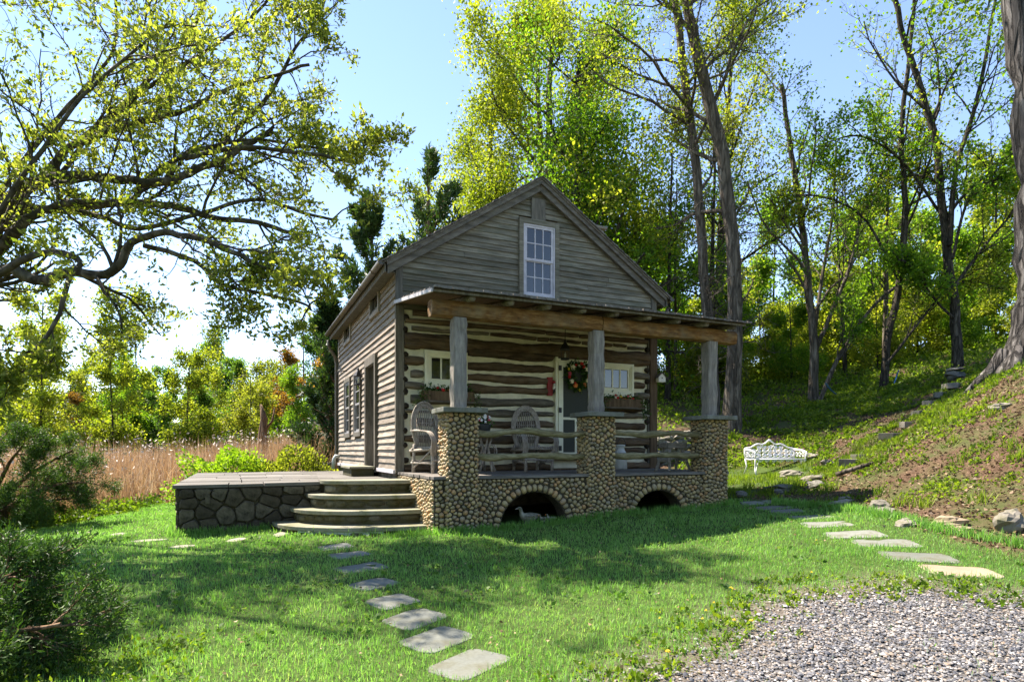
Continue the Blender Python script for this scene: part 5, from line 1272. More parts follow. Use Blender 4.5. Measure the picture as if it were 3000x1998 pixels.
MAG = [
  [(-7.1,0.99,-0.72),(-6.97,0.93,0.47),(-6.66,0.79,1.69),(-6.26,0.61,2.52)],
  [(-6.86,0.67,0.71),(-6.08,0.31,2.09),(-5.56,0.08,3.02),(-5.19,-0.09,3.33),(-4.95,-0.2,3.52),(-4.65,-0.33,3.69),(-4.26,-0.51,3.81)],
  [(-5.99,-0.17,2.37),(-5.41,-0.43,2.78),(-5.16,-0.54,2.71),(-4.9,-0.66,2.65),(-4.61,-0.79,2.76),(-4.17,-0.99,2.71),(-3.92,-1.1,2.89),(-3.78,-1.16,3.1),(-3.43,-1.32,3.2),(-3.03,-1.5,3.15),(-2.6,-1.69,2.98),(-2.18,-1.88,2.74)],
  [(-6.52,0.73,2.18),(-5.63,0.33,3.69),(-5.34,0.2,4.08),(-5.03,0.06,4.23),(-4.63,-0.12,4.33),(-4.16,-0.33,4.33),(-3.59,-0.59,4.33),(-3.25,-0.74,4.55),(-2.85,-0.92,4.77),(-2.61,-1.03,5.01),(-2.25,-1.19,5.21)],
  [(-6.52,1.17,2.52),(-5.78,0.84,3.99),(-5.17,0.56,3.99),(-4.29,0.16,4.11),(-3.85,-0.03,4.11),(-3.36,-0.25,4.05),(-2.8,-0.51,3.86),(-2.29,-0.74,3.81),(-1.8,-0.96,3.59)],
  [(-5.16,0.78,4.55),(-4.95,0.68,5),(-4.57,0.51,5.2),(-4.33,0.4,5.36),(-3.9,0.21,5.53),(-3.38,-0.03,5.7),(-2.81,-0.28,6.01),(-2.23,-0.54,6.17),(-1.57,-0.84,6.33)],
  [(-7.04,1.95,2.64),(-5.77,1.38,4.8),(-5.22,1.13,5.71),(-4.73,0.91,6.41),(-4.44,0.78,6.95),(-4.41,0.77,7.92)],
  [(-3.98,0.46,4.35),(-3.78,0.38,4.59),(-3.3,0.16,4.91),(-2.81,-0.06,5.07),(-2.23,-0.32,5.18),(-1.55,-0.63,5.12),(-0.91,-0.92,5.07)],
  [(-2.83,0.38,5.38),(-2.22,0.11,5.88),(-1.86,-0.05,6.38),(-1.66,-0.14,6.83),(-1.38,-0.27,7.38),(-1.25,-0.32,8.05)],
  [(-6.45,-0.4,0.68),(-5.5,-0.82,3.05),(-4.87,-1.11,4.26),(-4.48,-1.28,4.99),(-3.97,-1.51,5.51),(-3.38,-1.78,5.9)],
  [(-5.58,-1.01,2.31),(-4.81,-1.36,2.81),(-4.35,-1.56,2.73),(-4.43,-1.53,2.43),(-4.47,-1.51,1.89),(-4.73,-1.39,1.38)],
  [(-3.67,-1.21,3.1),(-3.09,-1.47,2.92),(-2.76,-1.62,2.6),(-2.27,-1.84,2.46),(-1.69,-2.1,2.28),(-1.5,-2.19,2.14)],
  [(-6.71,1.25,2.26),(-6.01,0.94,3.44),(-5.5,0.71,3.85),(-5.03,0.5,3.95),(-4.38,0.21,3.85),(-3.82,-0.05,3.64),(-2.98,-0.42,3.85),(-2.24,-0.76,4.05),(-1.59,-1.05,3.85),(-1.12,-1.26,3.75)],
  [(-6.66,2.33,3.33),(-5.37,1.75,5.03),(-4.18,1.21,5.99),(-3.25,0.79,6.96),(-2.94,0.65,7.53),(-2.78,0.58,8.43)],
  [(-4.85,1.51,5.43),(-3.97,1.12,6.39),(-2.83,0.61,7.13),(-2.21,0.33,7.53),(-1.69,0.09,8.09)],
  [(-3.26,-0.3,4.74),(-2.52,-0.63,4.92),(-1.91,-0.9,4.82),(-1.31,-1.18,4.66),(-0.84,-1.39,4.46),(-0.68,-1.46,4.56)],
]
# magnolia leaning in over the lawn
rng = np.random.RandomState(3)
mag_root = np.array((MAG[0][0][0], MAG[0][0][1], h1(MAG[0][0][0], MAG[0][0][1])-0.1))
MAG[0][0] = tuple(mag_root)
c0 = MAG[0][-1]
# limbs beyond the frame and towards the lawn, so the crown is round
MAG += [[c0,(-7.4,1.2,3.6),(-7.6,2.2,5.0),(-7.4,3.0,6.6)],[c0,(-8.2,0.4,3.8),(-9.6,0.6,5.0),(-10.6,0.6,6.0)],
        [c0,(-6.6,0.2,4.6),(-5.9,0.0,6.6),(-5.0,-0.5,8.4)]]
mr = [0.20,0.10,0.085,0.10,0.085,0.06,0.045,0.045,0.04,0.038,0.05,0.035,0.055,0.055,0.04,0.04]+[0.075]*3
def dz(P):     # push limb points forward and back so limbs do not lie in one plane
    P = np.array(P, float); k = len(P); ph = rng.uniform(0,6.28); am = rng.uniform(0.2,0.6)
    off = np.sin(np.linspace(0,2.6,k)+ph)*am*np.linspace(0,1,k); P[:,1] += off*0.9; P[:,0] += off*0.4; return P
mstems = [MAG[0]]+[dz(p) for p in MAG[1:]]
msp = [dict(n=9,t0=.22,t1=1.0,ang=.75,lr=.34,rr=.5,K=7,wander=.20,trop=.03,sides=5,shape=.45,maxlen=2.0,minr=.012),
       dict(n=7,t0=.15,t1=1.0,ang=.75,lr=.55,rr=.5,K=6,wander=.24,trop=.04,sides=4,shape=.4,maxlen=0.95,minr=.006),
       dict(n=4,t0=.2,t1=1.0,ang=.7,lr=.55,rr=.55,K=4,wander=.25,trop=.05,sides=3,shape=.3,maxlen=0.45,minr=.0035)]
w, l = tree_parts(rng, mstems, mr, msp, 0.078, 46000, 0.25, 0.035, 0.45, 8, 0.35, leaf_on=(2,))
tree_obj('magnolia_tree', 'spreading tree with dark low limbs and young yellow green leaves over the lawn', (0,0,0), w, l, BK['magnolia'], LF['magnolia'])

# tall twin trunks behind the porch, with dead shaggy lower twigs
def tall(name, label, stems, radii, leaf, nleaf, seed, leafL=0.13, bark='grey', dead=True, spec=None, up=(0.35,1.0), group=None, spread=0.14):
    r = np.random.RandomState(seed)
    base = np.array(stems[0][0]); base[2] = min(base[2], h1(base[0], base[1]))-0.15; st = [np.array(s, float) for s in stems]; st[0][0] = base
    st = [s-base for s in st]
    spec = spec or [dict(n=15,t0=up[0],t1=1.0,ang=.95,lr=.30,rr=.40,K=8,wander=.16,trop=.035,sides=5,shape=.45,maxlen=6,minr=.03),
            dict(n=7,t0=.2,t1=1.0,ang=.75,lr=.5,rr=.5,K=6,wander=.2,trop=.04,sides=4,shape=.4,maxlen=2.6,minr=.014),
            dict(n=6,t0=.15,t1=1.0,ang=.7,lr=.5,rr=.5,K=4,wander=.25,trop=.02,sides=3,shape=.3,maxlen=1.1,minr=.008)]
    w, l = tree_parts(r, st, radii, spec, leafL, nleaf, 0.36, spread, 0.0, 12, 0.42, leaf_on=(2,))
    if dead:
        sp = [dict(n=46,t0=.12,t1=.72,ang=1.2,lr=.09,rr=.10,K=6,wander=.3,trop=-.05,sides=4,shape=.2,maxlen=2.4,minr=.014),
              dict(n=6,t0=.15,t1=1.0,ang=.8,lr=.5,rr=.5,K=5,wander=.35,trop=-.04,sides=3,shape=.3,maxlen=1.0,minr=.008),
              dict(n=3,t0=.15,t1=1.0,ang=.8,lr=.5,rr=.6,K=4,wander=.35,trop=-.04,sides=3,shape=.3,maxlen=.5,minr=.006)]
        w2, _ = tree_parts(r, st[:1], radii[:1], sp, 0, 0)
        t = tree_obj(name, label, tuple(base), w, l, BK[bark], LF[leaf], group)
        obj('dead_twigs', np_mesh('dead_twigs', *w2), BK['grey'], t)
        return t
    return tree_obj(name, label, tuple(base), w, l, BK[bark], LF[leaf], group)
tall('tall_tree', 'tall grey trunk with shaggy dead twigs, the slimmer one behind the porch post', T1, [0.22], 'yellow', 9500, 41, 0.105)
tall('tall_tree', 'tall grey trunk beside the slimmer one, its flared base above the bench', T2, [0.28], 'yellow', 10500, 42, 0.105)
hsp = [dict(n=11,t0=.22,t1=1.0,ang=.7,lr=.38,rr=.45,K=7,wander=.16,trop=.05,sides=5,shape=.45,maxlen=4.2,minr=.022),
       dict(n=7,t0=.2,t1=1.0,ang=.75,lr=.5,rr=.5,K=6,wander=.22,trop=.03,sides=4,shape=.4,maxlen=1.9,minr=.012),
       dict(n=5,t0=.15,t1=1.0,ang=.7,lr=.5,rr=.5,K=4,wander=.25,trop=.0,sides=3,shape=.3,maxlen=.9,minr=.007)]
tall('hill_tree', 'forked tree with three spreading stems on the slope behind the bench', T3, [0.17,0.085,0.085,0.075], 'green', 9500, 43, 0.11, 'grey', False, hsp)
tall('hill_tree', 'slender dark tree with crossing limbs and a blue pole leaning on it', T4, [0.135,0.05,0.05,0.05], 'yellow', 8000, 44, 0.11, 'dark', False, hsp)
tall('hill_tree', 'straight dark trunk with low side limbs at the top of the stone steps', T5, [0.17,0.09,0.05,0.045,0.05], 'green', 11000, 45, 0.12, 'dark', False, hsp)
bsp = [dict(n=7,t0=.8,t1=1.0,ang=.9,lr=.42,rr=.2,K=8,wander=.15,trop=.02,sides=6,shape=.4,maxlen=5,minr=.04), hsp[1], hsp[2]]
big = tall('old_tree', 'massive old trunk with deep furrowed bark and flared roots on the slope', T6, [0.56], 'green', 6000, 46, 0.12, 'big', False, bsp, spread=0.2)
for a in (2.4, 3.3, 4.1, 5.0, 5.9, 1.2):
    mb = MB(); p = [(0.35*math.cos(a),0.35*math.sin(a),0.75),(0.62*math.cos(a),0.62*math.sin(a),0.32),(0.95*math.cos(a+.1),0.95*math.sin(a+.1),0.05),(1.25*math.cos(a+.15),1.25*math.sin(a+.15),-0.2)]
    mb.tube(p, [0.2,0.16,0.11,0.04], 8); mb.build('root', BK['big'], big, True)

# broad crowns behind the house
def crown_tree(seed, Ht, r0, leafL, n, t0=.25, spreadr=.45, ang=1.0, lean=(0,0), spread=0.2, k1=16):
    r = np.random.RandomState(seed)
    P = [(0,0,-0.3),(lean[0]*.1,lean[1]*.1,Ht*.25),(lean[0]*.4,lean[1]*.4,Ht*.55),(lean[0],lean[1],Ht)]
    sp = [dict(n=k1,t0=t0,t1=1.0,ang=ang,lr=spreadr,rr=.45,K=7,wander=.16,trop=.06,sides=5,shape=.62,minr=.03),
          dict(n=7,t0=.2,t1=1.0,ang=.8,lr=.48,rr=.5,K=5,wander=.2,trop=.03,sides=3,shape=.4,minr=.015),
          dict(n=5,t0=.2,t1=1.0,ang=.8,lr=.5,rr=.5,K=4,wander=.25,trop=.0,sides=3,shape=.3,minr=.01)]
    return tree_parts(r, [P], [r0], sp, leafL, n, 0.36, spread, 0.0, 8, 0.25, leaf_on=(1,2))
w, l = crown_tree(51, 20, 0.42, 0.165, 46000, .20, .42, 1.05, (0.5,0), .38, 22)
tree_obj('oak_tree', 'broad bright yellow oak crown rising behind the cabin roof', (11.4,16.4,h1(11.4,16.4)), w, l, BK['grey'], LF['yellow'])
ok = bpy.data.objects['oak_tree']
for lab_, (x_, y_), a_, s_, mt_ in (('paler oak crown close behind the bright yellow oak', (13.2,19.8), 2.1, .96, None), ('smaller oak crown filling the gap beside the bright yellow oak', (10.2,20.4), 4.0, .84, None)):
    t_ = ok.copy(); COL.objects.link(t_); t_.location = (x_, y_, h1(x_, y_)); t_.rotation_euler = (0,0,a_); t_.scale = (s_,)*3; t_['label'] = lab_
    for ch_ in list(ok.children):
        c_ = ch_.copy(); COL.objects.link(c_); c_.parent = t_
w, l = crown_tree(52, 15.5, 0.34, 0.15, 21000, .12, .36, 1.1, (0,0), .42, 24)
tree_obj('maple_tree', 'dense deeper green tree between the oak and the tall trunks', (10.9,12.2,h1(10.9,12.2)), w, l, BK['dark'], LF['green'])
w, l = crown_tree(57, 17, 0.3, 0.15, 10000, .2, .34, .9, (0.6,-.4), .3, 18)
tree_obj('maple_tree', 'airy yellow green tree rising behind the forked slope tree', (19.5,13.0,h1(19.5,13.0)), w, l, BK['dark'], LF['olive'])

# cedars: plumes of scale sprays swept upwards
def cedar(seed, Ht, rad, n1=52, n2=9, leafL=0.25, nl=15000, bias=0.75, wid=0.12):
    r = np.random.RandomState(seed); P = [(0,0,-0.3),(0.05,0,Ht*.4),(0,0.05,Ht)]
    sp = [dict(n=n1,t0=.08,t1=1.0,ang=.85,lr=rad/Ht*1.5,rr=.3,K=6,wander=.12,trop=.15,sides=4,shape=.80,minr=.02),
          dict(n=n2,t0=.25,t1=1.0,ang=.55,lr=.38,rr=.5,K=4,wander=.12,trop=.10,sides=3,shape=.45,minr=.008)]
    w, _ = tree_parts(r, [P], [0.2], sp, 0, 0)
    r = np.random.RandomState(seed)
    w, l = tree_parts(r, [P], [0.2], sp, leafL, nl, wid, 0.035, 0.5, 7, 0.2, leaf_on=(0,1))
    return w, l
w, l = cedar(61, 10.6, 2.6)
tree_obj('cedar_tree', 'tallest dark spiky cedar showing over the left roof slope', (3.6,10.2,h1(3.6,10.2)), w, l, BK['cedar'], LF['cedar'])
w, l = cedar(63, 9.2, 2.4)
tree_obj('cedar_tree', 'second dark cedar with loose plumes between the tallest cedar and the lower one', (1.75,11.1,h1(1.75,11.1)), w, l, BK['cedar'], LF['cedar'])
w, l = cedar(62, 6.2, 1.5)
tree_obj('cedar_tree', 'lower dark cedar peeping past the back corner of the clapboard wall', (0.6,12.2,h1(0.6,12.2)), w, l, BK['cedar'], LF['cedar'])

# junipers: one leaning on the marsh edge, one low in the near corner
def juniper(seed, stems, radii, leafL, nl, n1=16, n2=8, trop=.02, maxl=1.1, maxl2=.5, wid=.16, lspread=.03):
    r = np.random.RandomState(seed)
    sp = [dict(n=n1,t0=.2,t1=1.0,ang=.9,lr=.5,rr=.4,K=6,wander=.14,trop=trop,sides=4,shape=.4,maxlen=maxl,minr=.008),
          dict(n=n2,t0=.15,t1=1.0,ang=.6,lr=.5,rr=.5,K=5,wander=.14,trop=trop,sides=3,shape=.4,maxlen=maxl2,minr=.005),
          dict(n=3,t0=.2,t1=1.0,ang=.5,lr=.5,rr=.5,K=4,wander=.12,trop=trop,sides=3,shape=.4,maxlen=.28,minr=.003)]
    return tree_parts(r, stems, radii, sp, leafL, nl, wid, lspread, 0.25, 7, .3, leaf_on=(1,2))
jb = (-6.3,2.5,h1(-6.3,2.5))
js = [[(0,0,-.1),(.1,0,.4),(-.05,.1,.9),(-.3,.2,1.6),(-.5,.2,2.3)],[(.05,0,.35),(.5,-.2,.75),(1.1,-.3,1.0),(1.65,-.3,1.05)],[(0,0,.5),(.4,.1,1.1),(.9,.1,1.5),(1.3,.1,1.75)],[(0,0,.3),(-.5,-.3,.8),(-1.1,-.5,1.3),(-1.6,-.6,1.6)],[(-.05,.1,.9),(.3,-.3,1.5),(.6,-.5,1.9)],[(0,0,.45),(.6,.35,.6),(1.2,.5,.65)],[(-.1,0,.8),(-.7,.2,1.7),(-1.1,.3,2.2)],[(0,0,.35),(.3,-.5,.55),(.7,-.8,.55)]]
w, l = juniper(71, js, [.13,.06,.06,.07,.05,.05,.06,.04], .075, 52000, 10, 8, wid=.11, lspread=.055)
tree_obj('juniper_tree', 'bushy dark juniper with tan leaning trunk at the edge of the reeds', jb, w, l, BK['cedar'], LF['juniper'], sc=0.80)
jb = (-4.5,-5.6,h1(-4.5,-5.6)-.12)
js = [[(0,0,-.1),(.25,-.15,.25),(.6,-.3,.42),(1.0,-.4,.48)],[(0,0,.1),(.3,.3,.35),(.65,.6,.5),(.95,.85,.52)],[(0,0,.1),(-.3,.3,.45),(-.4,.7,.75)],[(0,0,.1),(.1,.05,.5),(.2,.1,.85)],[(0,0,.1),(.3,-.5,.3),(.5,-.9,.35)],[(0,0,.1),(-.4,-.2,.5),(-.8,-.4,.7)],[(0,.1,.1),(.0,.7,.35),(.15,1.2,.5),(.2,1.6,.5)],[(.1,0,.1),(.5,.15,.3),(.95,.3,.36)],[(0,0,.1),(-.3,-.6,.4),(-.3,-1.1,.5)],[(0,0,.2),(.4,.05,.6),(.7,.15,.75)]]
w, l = juniper(72, js, [.035]*10, .05, 52000, 9, 8, .03, .5, .28, .10, .035)
tree_obj('juniper_shrub', 'low spreading dark green juniper shrub at the lawn edge', jb, w, l, BK['cedar'], LF['juniper'], category='shrub')
# bright bushes behind the terrace
def bush(seed, rx, ry, rz_, n, leafL):
    r = np.random.RandomState(seed); d = rdir(r, n, 0.4); d[:,2] = np.abs(d[:,2]); lump = 1+0.22*np.sin(d[:,0]*5+seed)*np.cos(d[:,1]*4)+0.15*np.sin(d[:,2]*9+d[:,0]*7)
    rad = r.uniform(.45,1.05,n)**.5; P = d*np.array([rx,ry,rz_])*(lump*rad)[:,None]; P[:,2] = np.maximum(P[:,2],-0.05)
    D = d+r.normal(0,.6,(n,3)); S = np.zeros((26,3)); Dd = rdir(r,26,.8); Pw = grow(r, S, Dd*np.array([rx,ry,rz_]), np.full(26,max(rx,rz_)*.9), 6, .15, .05)
    return tubes_np(Pw, taper(np.full(26,.02),6,.3), 4), leaf_arrays(P, D, r.uniform(.6,1.2,n)*leafL, .3, r)
w, l = bush(81, 1.25, 1.0, 1.35, 5200, .10); tree_obj('leafy_bush', 'bright green rounded bush behind the terrace edge', (-2.7,6.6,h1(-2.7,6.6)), w, l, BK['dark'], LF['bush'], 'bushes behind the terrace', category='bush')
w, l = bush(82, 1.7, 1.1, 1.25, 6500, .10); tree_obj('leafy_bush', 'wide yellow green bush filling the gap to the clapboard wall', (-1.1,7.4,h1(-1.1,7.4)), w, l, BK['dark'], LF['olive'], 'bushes behind the terrace', category='bush')

# dead stump in the marsh
st = thing('dead_stump', 'broken dead tree stump standing in the reeds', 'stump', (-1.6,17.6,h1(-1.6,17.6)))
mb = MB(); mb.tube([(0,0,-.2),(.05,0,1.0),(-.05,.02,1.9),(.02,0,2.7),(-.12,0,3.3)], [.22,.19,.2,.15,.04], 9); mb.build('trunk', BK['cedar'], st, True)
MB().tube([(0,0,2.1),(.35,.1,2.6),(.45,.1,3.2)], [.07,.05,.02], 6).build('broken_limb', BK['cedar'], st, True)

# woods: six kinds shared between the copies
kinds = []
for sd, Ht, r0, lL, n, t0, sp_, ang, mat_ in ((91,12,.15,.25,9000,.16,.36,1.0,'green'),(92,13,.15,.25,9000,.16,.34,.95,'yellow'),(93,11,.13,.24,7500,.16,.36,.9,'olive'),(94,12,.14,.24,7000,.16,.34,.85,'russet'),(95,10,.13,.24,9000,.08,.40,1.1,'deep'),(96,13,.16,.22,1100,.25,.34,.75,'olive'),(97,10,.12,.25,9000,.03,.40,1.15,'green'),(98,10,.12,.25,9000,.03,.40,1.15,'yellow')):
    w, l = crown_tree(sd, Ht, r0, lL, n, t0, sp_, ang, (0.3,0.2), .30, 14)
    kinds.append((np_mesh('trunk', *w), np_mesh('crown', *l), mat_))
names_ = {'green':'fresh green','yellow':'yellow green','olive':'olive green','russet':'russet tinged','deep':'deep green'}
def wood_tree(k, x, y, s, rz, label, group, sx=1.0):
    w, l, mt = kinds[k]; tree_obj('woodland_tree', label, (x, y, float(H(np.array([x]),np.array([y]))[0])-0.1), w, l, BK['grey' if k == 5 else 'dark'], LF[mt], group, rz, (s*sx, s*sx, s))
r = np.random.RandomState(17)
yaw = R(24.233); fw_ = np.array((math.sin(yaw), math.cos(yaw))); rt_ = np.array((math.cos(yaw), -math.sin(yaw))); c2 = np.array((-2.4865,-10.5164))
KN = ['fresh green leafy tree','yellow green leafy tree','olive green leafy tree','russet tinged tree','deep green dense tree','nearly bare pale twiggy tree','low branched fresh green tree','low branched yellow green tree']
def belt(specs, group, where):
    for lat, dist, k, s in specs:
        p = c2+fw_*dist+rt_*lat; wood_tree(k, float(p[0]), float(p[1]), s*r.uniform(.92,1.08), r.uniform(0,6.28), KN[k]+' '+where, group)
# far edge of the marsh, left
L1 = []
for i in range(19):
    L1.append((-45+i*1.95+r.uniform(-.7,.7), 44+r.uniform(-3,4), [0,2,2,3,4,0,2,1,0][r.randint(9)], r.uniform(.48,.64)))
belt(L1, 'trees along the far edge of the marsh', 'at the far edge of the reeds')
L2 = []
for i in range(19):
    L2.append((-64+i*3.1+r.uniform(-1,1), 62+r.uniform(-4,6), [4,0,2,3,1,4][r.randint(6)], r.uniform(.72,.92)))
belt(L2, 'wood behind the marsh', 'in the wood behind the marsh')
belt([(-34,52,1,1.05),(-28,54,4,.8),(-39,50,1,1.0),(-18.0,52,5,.85),(-22,52,2,.75),(-25.5,50,5,.8),(-14.0,47,3,.72),(-11.5,50,3,.78),(-15,56,4,.8),(-31,50,5,.85)], 'wood behind the marsh', 'standing taller behind the marsh trees')
# young trees standing in the reeds
belt([(-15.6,36,2,.50),(-12.6,35,0,.42),(-10.2,37,2,.5),(-19.5,36,1,.55),(-24.5,37,1,.6),(-8.4,36,3,.5),(-29,37,1,.68)], 'young trees standing in the reeds', 'standing among the reeds')
# wood on the slope, right
L3 = []
for i in range(15): L3.append((4+i*2.4+r.uniform(-.8,.8), 34+r.uniform(-3,4), [6,7,7,6,1][r.randint(5)], r.uniform(.6,.8)))
belt(L3, 'wood on the slope behind the cabin', 'on the upper slope behind the cabin')
L4 = []
for i in range(13): L4.append((6+i*3.8+r.uniform(-1,1), 46+r.uniform(-3,5), [1,0,1,4][r.randint(4)], r.uniform(.8,1.1)))
belt(L4, 'wood on the slope behind the cabin', 'in the wood at the top of the slope')
belt([(12.3,26.5,6,.32),(15.8,26,7,.30),(18.6,25,6,.32),(21.5,24.5,7,.34),(24.2,23.5,6,.36),(9.0,29,7,.40),(13.5,29,7,.42),(17.0,29,6,.42),(21,28,7,.46),(25,27,6,.46)], 'saplings under the slope trees', 'low among the slope trunks')
L5 = []
for i in range(16): L5.append((5.5+i*1.9+r.uniform(-.6,.6), 30+r.uniform(-2.5,2), [6,7,7,6][r.randint(4)], r.uniform(.34,.5)))
belt(L5, 'saplings under the slope trees', 'in the thicket along the slope top')
# trees round the drive, behind the photographer; the windows mirror them
belt([(-30+i*8.0+r.uniform(-1.5,1.5), -30+r.uniform(-4,3), [0,1,4,2,1][i%5], r.uniform(1.2,1.5)) for i in range(9)], 'trees across the drive', 'across the drive')
# slim trunks seen between the posts
for k, (lat, dist, rr, hh) in enumerate(((7.0,27,.13,11),(7.9,29,.10,10),(8.6,26.5,.14,12),(9.4,28,.09,9),(6.6,31,.2,12),(23.3,24,.12,10),(24.2,25,.10,9),(22.6,26,.1,10),(14.4,26,.09,8),(15.2,24.5,.12,9))):
    p = c2+fw_*dist+rt_*lat; q = r.uniform(-.5,.5,2); gzz = float(H(np.array([p[0]]),np.array([p[1]]))[0])
    sp = [dict(n=9,t0=.3,t1=1,ang=.7,lr=.3,rr=.4,K=6,wander=.2,trop=.04,sides=4,shape=.4,maxlen=3,minr=.015),dict(n=6,t0=.2,t1=1,ang=.7,lr=.5,rr=.5,K=4,wander=.2,trop=.02,sides=3,shape=.3,maxlen=1.2,minr=.009)]
    w, l = tree_parts(r, [[(0,0,-.2),(q[0]*.3,q[1]*.3,hh*.3),(q[0],q[1],hh*.65),(q[0]*1.3,q[1]*1.6,hh)]], [rr], sp, .15, 1300, .36, .2, 0, 7, .3, leaf_on=(1,))
    tree_obj('slim_tree', 'slim bare stemmed tree in the wood behind the porch' if k < 5 else ('slim leaning stem in the wood above the stone steps' if k < 8 else 'slim stem between the forked slope tree and the bench'), (p[0],p[1],gzz), w, l, BK['grey' if k%2 else 'dark'], LF['green'], 'slim woodland stems')
# ---------------------------------------------------------------- paving slabs in the grass
SLABS = []
def slab(name, label, c, w, d, rz, mat, th=0.05, group=None, cat='paving slab', lift=0.006, seed=0, irr=0.06, n=4, level=False):
    r = random.Random(seed); pts = []
    base = [(-w/2,-d/2),(w/2,-d/2),(w/2,d/2),(-w/2,d/2)]
    if n == 4: base = [(w/2*math.copysign(abs(math.cos(a))**.34, math.cos(a))*(1+r.uniform(-.02,.02)), d/2*math.copysign(abs(math.sin(a))**.34, math.sin(a))*(1+r.uniform(-.02,.02))) for a in np.linspace(0.2, 2*math.pi+.2, 14, endpoint=False)]
    if n > 4: base = [(w/2*math.cos(a), d/2*math.sin(a)) for a in np.linspace(0, 2*math.pi, n, endpoint=False)]
    for x, y in base: pts.append((x*(1+r.uniform(-irr,irr)*(1.5 if n > 4 else .2)), y*(1+r.uniform(-irr,irr)*(1.5 if n > 4 else .2))))
    cz, sz = math.cos(rz), math.sin(rz); P = [(c[0]+x*cz-y*sz, c[1]+x*sz+y*cz) for x, y in pts]
    mb = MB(); z0 = h1(c[0], c[1]); k = len(P)
    tops = [((h1(x,y)*0.85+z0*0.15) if not level else z0)+lift+r.uniform(-.004,.004) for x, y in P]
    mb.add([(x-c[0],y-c[1],t-z0-th) for (x,y),t in zip(P,tops)]+[(x-c[0],y-c[1],t-z0) for (x,y),t in zip(P,tops)], [tuple(range(k))[::-1], tuple(range(k,2*k))]+[(i,(i+1)%k,(i+1)%k+k,i+k) for i in range(k)])
    o = mb.build(name, M[mat], None, bevel=0.007, label=label, cat=cat, group=group); o.location = (c[0],c[1],z0)
    SLABS.append(P); return o
FL = [((-1.36,-2.36),.42,.34,8),((-1.27,-2.94),.48,.36,14),((-1.28,-3.8),.54,.40,18),((-1.30,-4.6),.42,.36,22),((-1.26,-5.22),.42,.36,22),((-1.20,-5.74),.46,.38,26),((-1.17,-6.24),.50,.38,26),((-1.12,-6.80),.50,.38,26)]
lab = ['closest to the curved steps','second from the curved steps','third from the curved steps, broad and pale','fourth from the curved steps','fifth from the curved steps','sixth from the curved steps','seventh from the curved steps','last and furthest from the curved steps']
for i, (c, w, d, a) in enumerate(FL): slab('stepping_stone', 'flat bluestone stepping stone in the lawn, '+lab[i], c, w, d, R(a), 'bluestone', 0.05, 'stepping stones from the curved steps', seed=i+3)
FR = [((5.9,-2.53),.55,.36,-30),((5.72,-3.05),.55,.36,-32),((5.57,-3.46),.50,.36,-32),((5.17,-4.24),.58,.42,-30),((4.67,-4.9),.60,.42,-32),((4.35,-5.53),.66,.44,-32),((4.19,-6.03),.66,.42,-34),((3.78,-6.64),.66,.46,-36),((3.57,-7.14),.60,.42,-36)]
lab2 = ['at the foot of the end pier','second from the end pier','third from the end pier','fourth from the end pier, first one in the sun','fifth from the end pier','sixth from the end pier','seventh from the end pier','large pale one next to the tan slab']
for i, (c, w, d, a) in enumerate(FR):
    slab('stepping_stone', ('bluestone stepping stone below the slope, '+lab2[i]) if i < 8 else 'tan stepping stone at the gravel end of the path below the slope', c, w, d, R(a), 'bluestone' if i < 8 else 'pink_stone', 0.05, 'stepping stones below the slope', seed=i+40)
for i, (c, w, d, wh) in enumerate((((-3.66,-0.81),.42,.30,'below the terrace corner, paler of two'),((-3.2,-1.52),.40,.28,'in front of the rubble wall, lying alone'),((-2.55,-1.2),.34,.22,'half sunk in front of the rubble wall'),((-1.95,-1.05),.5,.22,'at the edge of the lowest curved step'),((-4.2,0.3),.36,.26,'beyond the terrace corner towards the reeds'))):
    slab('sunken_stone', 'rounded flat stone '+wh, c, w, d, R(10+i*20), 'tread', 0.05, 'sunken stones along the terrace wall', 'flat stone', 0.008, 70+i, .12, 8)

# ---------------------------------------------------------------- rocks, slope steps, dry stone wall
def rock_mb(r, sx, sy, sz, n=13, m=9, flat=0.0):
    mb = MB(); mb.blob((0,0,0), (1,1,1), n, m)
    ph = [r.uniform(0,6.28) for _ in range(6)]; V = []
    for x, y, z in mb.v:
        k = 1+0.16*math.sin(2.3*x+ph[0]+1.7*z)+0.12*math.sin(3.1*y+ph[1]-2*x)+0.12*math.sin(4.7*z+ph[2]+3*y)+0.07*math.sin(9*x+ph[3]+7*y)+0.06*math.sin(11*z+ph[4]-8*x)+r.uniform(-.045,.045)
        # push towards a boxy form so faces read
        p = 2.6; q = (abs(x)**p+abs(y)**p+abs(z)**p)**(1/p)+1e-6
        V.append((x/q*k*sx, y/q*k*sy, (z/q)*k*sz))
    mb.v = V; return mb
def rock(name, label, c, s, rz, seed, mat='rock', sink=0.3, group=None, cat='rock', dz=0.0):
    r = random.Random(seed); o = rock_mb(r, *s).build(name, M[mat], None, False, bevel=0, label=label, cat=cat, group=group)
    o.location = (c[0], c[1], h1(c[0],c[1])+s[2]*(1-2*sink)+dz); o.rotation_euler = (r.uniform(-.12,.12), r.uniform(-.12,.12), rz); return o
rock('boulder', 'angular grey boulder with a pale vein at the foot of the slope', (5.45,-6.62), (.17,.13,.12), .5, 5, 'rock', .15, None, 'boulder')
